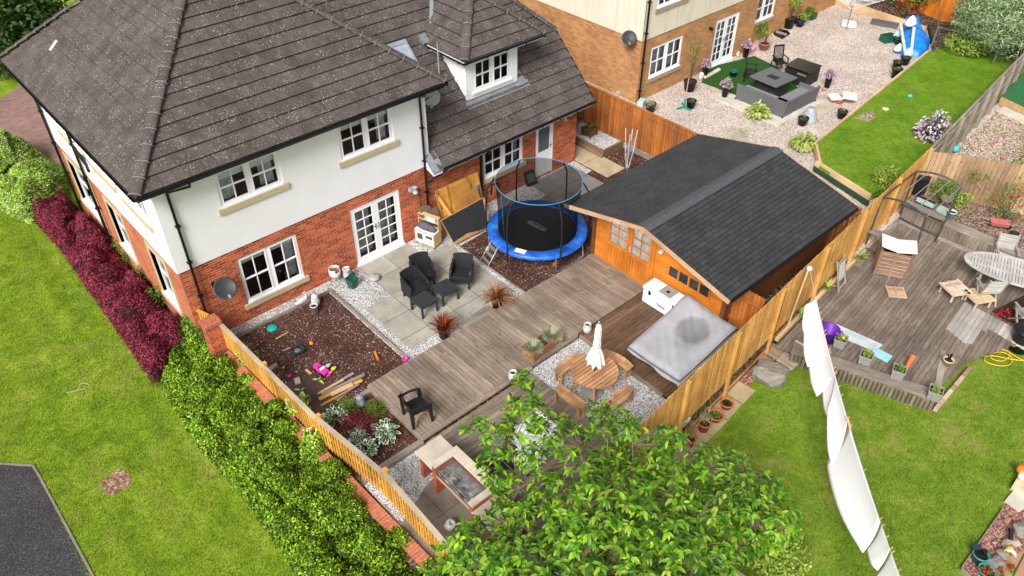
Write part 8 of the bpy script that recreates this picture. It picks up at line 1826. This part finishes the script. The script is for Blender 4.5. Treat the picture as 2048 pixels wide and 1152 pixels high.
# rear timber edging, orange fence, plants
b = MB(); b.beam(G(1590, -25, .15), G(1850, 62, .15), .12, .4); tag(b.build('rear_sleeper', M_NEWW), 'long new timber sleeper edging in front of the rear orange fence', 'edging')
struct('rear_soil', pmb([xy(1600, -40, .05), xy(1855, 55, .05), xy(1865, 100, .05), xy(2040, 170, .05), xy(2250, 60, .05), xy(2000, -120, .05)], -.3, .28), M_SOIL)
struct('rear_rough_grass', pmb([xy(1880, 75, .3), xy(1960, 95, .3), xy(2030, 60, .3), xy(1965, 45, .3)], 0, .33), grass_mat('rough_grass', (.06, .09, .02), (.12, .14, .03), (.2, .19, .06)))
p, q = G(1600, -75, .0), G(1880, 42, .28); r_ = G(2080, 62, .28)
fence('rear_board_fence', [(p.x, p.y, 2.1, .1), (q.x, q.y, 2.1, .2), (r_.x, r_.y, 2.1, .2)], .19, .006, wood('bright_orange_board', (.72, .22, .02), (.5, .13, .012), .6, isl=.15), 'bright orange board fence closing the rear of the gravel garden', posts=0, rail_side=1)
p, q, r_ = G(1862, 95, .3), G(1868, 30, .3), G(1985, 128, .3)
t = thing('low_wire_fence', p, 'low grey wire fence with thin posts behind the rear lawn', 'fence'); b = MB()
for (a, c) in ((p, q), (p, r_)): 
    for h in (.35, .7, .95): b.tube([a+Vector((0, 0, h)), c+Vector((0, 0, h))], .02 if h == .95 else .006, 5)
b.build('rails', plain('green_grey_rail', (.12, .13, .11), .7), t)
for a in (p, q, r_, p.lerp(r_, .5)): b = MB(); b.tube([a, a+Vector((0, 0, 1.0))], .045, 8); b.build('post', MATS['green_grey_rail'], t)
ballbush('climbing_shrub', G(1830, 22, .3), .95, 1.9, 1900, .13, .08, L_MIDG, 'green climber spilling over the rear orange fence behind the tarpaulin', 'climber', squash=1)
ballbush('climbing_shrub', G(1788, 3, .3), .8, 1.5, 700, .12, .07, L_MIDG, 'loose climber with red blooms on the rear orange fence', 'climber'); t = thing('red_roses', G(1815, 30, .3), 'red roses among the climbers on the rear fence', 'roses'); addleaves(t, 60, .9, .3, 1.0, .14, .12, L_REDF)
t = thing('white_blossom', G(1775, 15, .3), 'white blossom left of the red roses on the rear fence', 'flowers'); addleaves(t, 80, .6, .5, .9, .13, .1, L_WHITE)
bb_ = G(2010, 105, .3); ballbush('silver_shrub', Vector((bb_.x, bb_.y, .3)), 2.5, 3.5, 19000, .24, .035, L_SILVER, 'large silvery green willow like shrub at the top right corner', 'shrub', up=.6, droop=.2, lumps=12)
bb_ = G(1925, 105, .3); ballbush('green_shrub', Vector((bb_.x, bb_.y, .3)), .9, .9, 1800, .14, .06, L_LIME, 'low lime green shrub left of the big silvery shrub', 'shrub', lumps=9)
g = G(1862, 275, .3); t = thing('clematis', Vector((g.x, g.y, .3)), 'clematis with pale pink flowers beside the grey fence on the rear lawn', 'clematis'); addleaves(t, 500, .6, .0, .95, .1, .06, L_DARKG, inner=.1); addleaves(t, 420, .68, .05, 1.0, .13, .09, leafm('clematis_petal', [(.65, .4, .62), (.78, .6, .74), (.85, .78, .82)], .5, .3), nm='flowers', inner=.6)
ballbush('lime_shrub', G(1772, 372, .2), .5, .75, 1300, .08, .045, L_LIME, 'lime green shrub leaning over the pine fence by the rear lawn corner', 'shrub', lumps=9); ballbush('lime_shrub', G(1757, 392, .0), .3, .4, 350, .08, .045, L_MIDG, 'small lime shrub at the end of the lawn edging', 'shrub')
t = thing('gravel_weeds', G(1480, 275, 0), 'thin pale weeds growing through the gravel behind the shed roof', 'weeds'); addleaves(t, 700, 1.0, .0, .5, .1, .012, L_FESC, up=1.2, inner=.05)
# ================================================================ PLANTING
hp_ = [xy(*p, .0) for p in ((345, 655), (395, 662), (458, 700), (582, 812), (662, 898), (784, 1018), (880, 1120), (985, 1245), (760, 1330), (600, 1150), (480, 975), (385, 870), (318, 760))]
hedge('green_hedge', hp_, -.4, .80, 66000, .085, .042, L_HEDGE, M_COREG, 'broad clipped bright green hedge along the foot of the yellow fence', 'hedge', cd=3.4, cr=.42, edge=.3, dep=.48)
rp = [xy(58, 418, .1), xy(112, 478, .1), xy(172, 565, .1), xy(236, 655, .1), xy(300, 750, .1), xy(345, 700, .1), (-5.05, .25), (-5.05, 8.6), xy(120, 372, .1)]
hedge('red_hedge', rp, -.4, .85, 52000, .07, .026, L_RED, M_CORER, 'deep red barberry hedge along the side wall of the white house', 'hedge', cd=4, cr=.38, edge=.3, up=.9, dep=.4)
bp = [xy(-60, 300, 0), xy(0, 255, 0.6), xy(60, 262, .6), xy(118, 305, .5), xy(128, 380, 0), xy(60, 440, -.2), xy(20, 420, -.2), xy(-60, 400, -.2)]
hedge('pale_bush', bp, -.4, 1.35, 26000, .13, .038, L_PALE, M_COREG, 'large pale variegated green bush at the left edge beside the driveway', 'bush', cd=1.3, cr=.6, edge=.8, up=.7)
for (px, py, z, r, h, n, lab) in ((390, 668, .1, .4, .55, 900, 'bright green bushy plant at the foot of the brick pillar'), (1540, 1120, -.6, .75, .9, 2200, 'lime green leafy shrub on the right lawn at the bottom edge')):
    ballbush('shrub', G(px, py, z), r, h, n, .09, .055, L_MIDG if px < 500 else L_LIME, lab, 'shrub', six=True)
for (px, py, z, lab) in ((600, 800, .4, 'cream variegated climber over the first post of the yellow fence'), (632, 872, .3, 'cream variegated climber hanging on the middle panel of the yellow fence'), (500, 705, .3, 'white flowered climber through the yellow fence near the mulch bed')):
    g = G(px, py, z); ballbush('climber', Vector((g.x-.05, g.y, z-.5)), .3, .8, 420, .08, .055, L_PALE, lab, 'climber')
for (a, c, n, nm, lab) in ((0, 30, 5200, 'broadleaf_tree', 'dark leafy tree beyond the roof at the top left corner'), (235, -15, 1800, 'broadleaf_tree', 'small part of a green tree behind the roof hip at the top left')):
    g = G(a, c, 2.); t = ballbush(nm, Vector((g.x, g.y, -.4)), 2.6 if a < 100 else 1.6, 4.2, n, .28, .16, L_DARKG if a < 100 else L_MIDG, lab, 'tree', six=True, lumps=12)
# rose leaves between red hedge and wall
for k, (px, py) in enumerate(((243, 480), (285, 540), (310, 585), (250, 500))): 
    g = G(px, py, .3); ballbush('rose_bush', Vector((g.x, g.y, -.2)), .32, .65, 260, .07, .045, L_MIDG, ['green rose shoots beside the middle side window', 'green rose shoots between two side windows', 'green rose shoots at the third side window', 'small rose shoot rising from the red hedge'][k], 'rose')
# cherry tree
T = thing('cherry_tree', (-2.4, -12.6, -.65), 'leafy cherry tree hiding the near fence corner at the bottom of the picture', 'tree')
outl = [(1035, 728), (1065, 750), (1095, 800), (1165, 812), (1215, 795), (1290, 845), (1345, 850), (1400, 885), (1480, 895), (1530, 925), (1575, 985), (1620, 1040), (1560, 1095), (1480, 1120), (1440, 1230), (1320, 1350), (1020, 1350), (850, 1180), (865, 1110), (905, 1050), (975, 1030), (980, 985), (955, 930), (960, 880), (920, 850), (945, 820), (1000, 850), (1015, 790)]
NT_ = 1750; px, py = polypts(outl, NT_*2)
ed = edist(px, py, outl); dens = np.where((px < 1180) & (py < 1000), .62, 1.)*np.where(py < 905, 1.6, 1.)*np.where((py > 990) | (px > 1150), 1., .75); k = rng.uniform(size=len(px)) < dens; px, py, ed = px[k][:NT_], py[k][:NT_], ed[k][:NT_]
zz = 1.9+2.1*np.clip(ed/190, 0, 1)**.6*rng.uniform(.35, 1, len(px))+.9*(py < 870)+.45*np.sin(px/52)*np.sin(py/43)
TP = np.array([tuple(G(a, c, z)) for a, c, z in zip(px, py, zz)])
ctr = np.array([-2.3, -12.3, 2.2])
trunk = [Vector((-2.4, -12.6, -.7)), Vector((-2.35, -12.5, .3)), Vector((-2.3, -12.4, 1.1))]; b = MB(); b.tube(trunk, [.17, .14, .11], 12); b.build('trunk', M_BARKW, T)
b = MB(); lim = TP[rng.choice(len(TP), 46, replace=False)]; SEG = []
for e in lim:
    e = Vector(e); s0 = trunk[2]; m1 = s0.lerp(e, .4)+Vector((0, 0, .25)); m2 = s0.lerp(e, .75)+Vector((rng.normal()*.08, rng.normal()*.08, .12)); b.tube([s0, m1, m2, e], [.032, .02, .01, .004], 5); SEG += [m1, m1.lerp(m2, .5), m2, m2.lerp(e, .5)]
SEGA = np.array(SEG)
for p in TP:
    j = np.argmin(((SEGA-p)**2).sum(1)); b.tube([SEG[j], Vector(p).lerp(SEG[j], .4)+Vector((0, 0, .03)), Vector(p)], [.007, .005, .003], 3, cap=False)
b.build('limbs', plain('cherry_twig', (.22, .15, .11), .8, var=.3), T)
P_, D_, N_, L_, K_ = [], [], [], [], []
for p in TP:
    ax = p-ctr; ax /= np.linalg.norm(ax); ax = ax*.6+np.array([0, 0, .7])+rng.normal(size=3)*.25; ax /= np.linalg.norm(ax); n = rng.integers(6, 12)
    for i in range(n):
        a = rng.uniform(0, 6.28); side = np.array([math.cos(a), math.sin(a), rng.uniform(-.5, .25)]); P_.append(p-ax*rng.uniform(0, .16)); D_.append(side+ax*.25); N_.append(np.array([0, 0, 1])+ax*.5+rng.normal(size=3)*.25); L_.append(rng.uniform(.11, .2))
P_, D_, N_, L_ = map(np.array, (P_, D_, N_, L_)); leaves('foliage', P_, D_, N_, L_, L_*.4, L_CHERRY, T, droop=.3, six=True)
k = rng.choice(len(TP), 260, replace=False); pp = np.repeat(TP[k], 3, 0); leaves('young_leaves', pp+rng.normal(size=pp.shape)*.015, rdir(len(pp), .8), rdir(len(pp), .6), .075, .03, leafm('bronze_young_leaf', [(.38, .2, .05), (.5, .3, .1), (.42, .42, .08)], .45, .4), T, six=True)
# washing line with white laundry
bl = G(1619, 537, 1.92); e1 = G(1812, 1152, 1.95); e1 = bl+(e1-bl)*1.18
def lp(t): return bl.lerp(e1, t)+Vector((0, 0, -4*.42*t*(1-t)))
def py_of(p): v_ = p-CAM; return v_.dot(DD)/v_.dot(_f)*FPX+576
def t_at(y):
    lo, hi = 0., 1.
    for _ in range(40):
        m = (lo+hi)/2
        if py_of(lp(m)) < y: lo = m
        else: hi = m
    return lo
b = MB(); b.tube([lp(k/40) for k in range(41)], .006, 5); WL = tag(b.build('washing_line_rope', MATS['washing_line']), 'thin white washing line running from the pine fence across the right lawn', 'washing line')
b = MB(); b.lathe([(0, -.075), (.05, -.055), (.078, 0), (.05, .055), (0, .075)], bl, 18); tag(b.build('line_ball', plain('white_float', (.85, .85, .85), .4)), 'white ball on the pine fence end of the washing line', 'ball')
b = MB(); b.tube([(bl.x+.02, bl.y+.12, -.3), (bl.x, bl.y+.02, bl.z-.06)], .03, 8); tag(b.build('line_post', M_NEWW), 'short timber post behind the white ball at the pine fence', 'post')
b = MB(); b.tube([(e1.x, e1.y, -.7), (e1.x, e1.y, 2.0)], .04, 8); tag(b.build('line_pole', M_STEEL), 'steel pole holding the near end of the washing line', 'post')
M_LAUN = plain('white_cotton', (.86, .86, .87), .9, var=.02); ld = (e1-bl).normalized(); perp = Vector((-ld.y, ld.x, 0))
if perp.x > 0: perp = -perp
def laundry(y0, y1, ln0, ln1, wind, label, skew=0, name='white_sheet', belly=.06):
    t0, t1 = t_at(y0), t_at(y1); t = thing(name, lp(t0), label, 'laundry', 'white laundry on the line'); b = MB(); nu_, nv_ = 16, 14; V_ = []
    for i in range(nu_+1):
        f = i/nu_; top = lp(t0+(t1-t0)*f); ln = (ln0+(ln1-ln0)*f)*(1+.03*math.sin(f*4))
        for j in range(nv_+1):
            g_ = j/nv_; V_.append(top+Vector((0, 0, -ln*g_*math.cos(wind*g_)))+perp*(ln*g_*math.sin(wind*g_)+.012*math.sin(f*7+g_*2)*g_)+ld*(skew*g_)+perp*belly*math.sin(math.pi*f)*g_)
    b.add(V_, [(i*(nv_+1)+j, (i+1)*(nv_+1)+j, (i+1)*(nv_+1)+j+1, i*(nv_+1)+j+1) for i in range(nu_) for j in range(nv_)], None, True); o = b.build('cloth', M_LAUN, t); md = o.modifiers.new('solid', 'SOLIDIFY'); md.thickness = .004
    for f in (.02, .5, .98): b = MB(); p = lp(t0+(t1-t0)*f); b.beam(p+Vector((0, 0, -.03))-perp*.01, p+Vector((0, 0, .05))-perp*.04, .014, .014); b.build('peg', M_PINE, t)
laundry(592, 640, .35, .6, .5, 'small white cloth nearest the ball on the washing line', name='white_cloth'); laundry(625, 700, .5, .72, .5, 'second white cloth from the fence on the washing line', name='white_cloth'); laundry(668, 745, .75, .8, .3, 'third white cloth from the fence, in front of the purple tub', name='white_cloth', skew=.1)
laundry(700, 775, .55, .85, .1, 'narrow pointed white cloth left of the deck step logs', name='white_cloth', skew=.25)
laundry(745, 838, .5, .9, .3, 'long white sheet hanging over the lawn, upper of the two big ones', skew=.65); laundry(848, 1042, 1.0, .72, .3, 'largest billowing white sheet over the right lawn', skew=.3, belly=.12); laundry(1050, 1098, .62, .55, .2, 'white pillowcase below the largest sheet', name='white_pillowcase', skew=.15); laundry(1103, 1180, .62, .6, .2, 'lowest white pillowcase at the bottom edge', name='white_pillowcase', skew=.15)
b = MB(); b.beam(lp(t_at(834)), lp(t_at(856)), .05, .02); tag(b.build('wooden_prop_top', M_PINE), 'short wooden piece on the line between the two big sheets', 'line prop')
# details on the left lawn
struct('brick_manhole', MB().prism([xy(*p, -.395) for p in ((198, 968), (240, 935), (262, 952), (262, 968), (225, 992), (212, 985))], -.42, -.392), gravel('broken_brick', [(0, (.2, .09, .05)), (.6, (.38, .2, .14)), (1, (.5, .36, .26))], 16))
b = MB(); g = G(155, 780, -.36); b.tube(smooth([g+Vector((-.25, .1, 0)), g, g+Vector((.15, .12, .05)), g+Vector((.3, .0, 0))]), .008, 4); b.tube([g, g+Vector((.12, -.14, .05)), g+Vector((.2, -.1, .02))], .006, 4); tag(b.build('fallen_twig', STO), 'pale fallen twig lying on the left lawn', 'twig')
t = thing('lattice_trellis', G(1475, 1150, .5), 'grey picket trellis corner at the bottom edge right of the cherry', 'trellis'); g = G(1440, 1122, .6); g2 = G(1530, 1185, .6); b = MB()
b.beam(g, g2, .06, .08)
for k in range(9): q = g.lerp(g2, (k+.5)/9); b.box((q.x, q.y, q.z-.5), (.03, .06, 1.0))
b.build('pickets', M_GREYW, t)
# lawn blades
l1 = [xy(*p, -.4) for p in ((-40, 380), (30, 440), (110, 440), (340, 760), (510, 980), (680, 1180), (190, 1200), (80, 955), (66, 930), (-60, 925))]
grassblades('grass_blades', l1, -.4, 1300, .05, M_BLADE, avoid=([xy(*p, -.4) for p in ((198, 968), (240, 935), (262, 952), (262, 968), (225, 992), (212, 985))],))
dkp = [(6.6, -9), (6.7, -10.75), (8.1, -14.45), (10.1, -14.35), (12.5, -15.3), (20, -15), (20, -9)]
grassblades('grass_blades', [xy(*p, -.65) for p in ((1380, 940), (1500, 800), (1640, 740), (1870, 815), (2080, 640), (2080, 940), (1910, 1150), (1880, 1230), (1300, 1230), (1400, 1000))], -.65, 1300, .05, leafm('grass_blade_right', [(.12, .24, .016), (.24, .38, .028), (.4, .46, .08)], .6, .3, .2, clump=((.42, .36, .12), 1.1, .58)), avoid=(dkp,))
grassblades('grass_blades', rl, .30, 420, .05, M_BLADE3, avoid=([xy(1700, 235, .3), xy(1738, 215, .3), xy(1762, 230, .3), xy(1735, 248, .3)],))
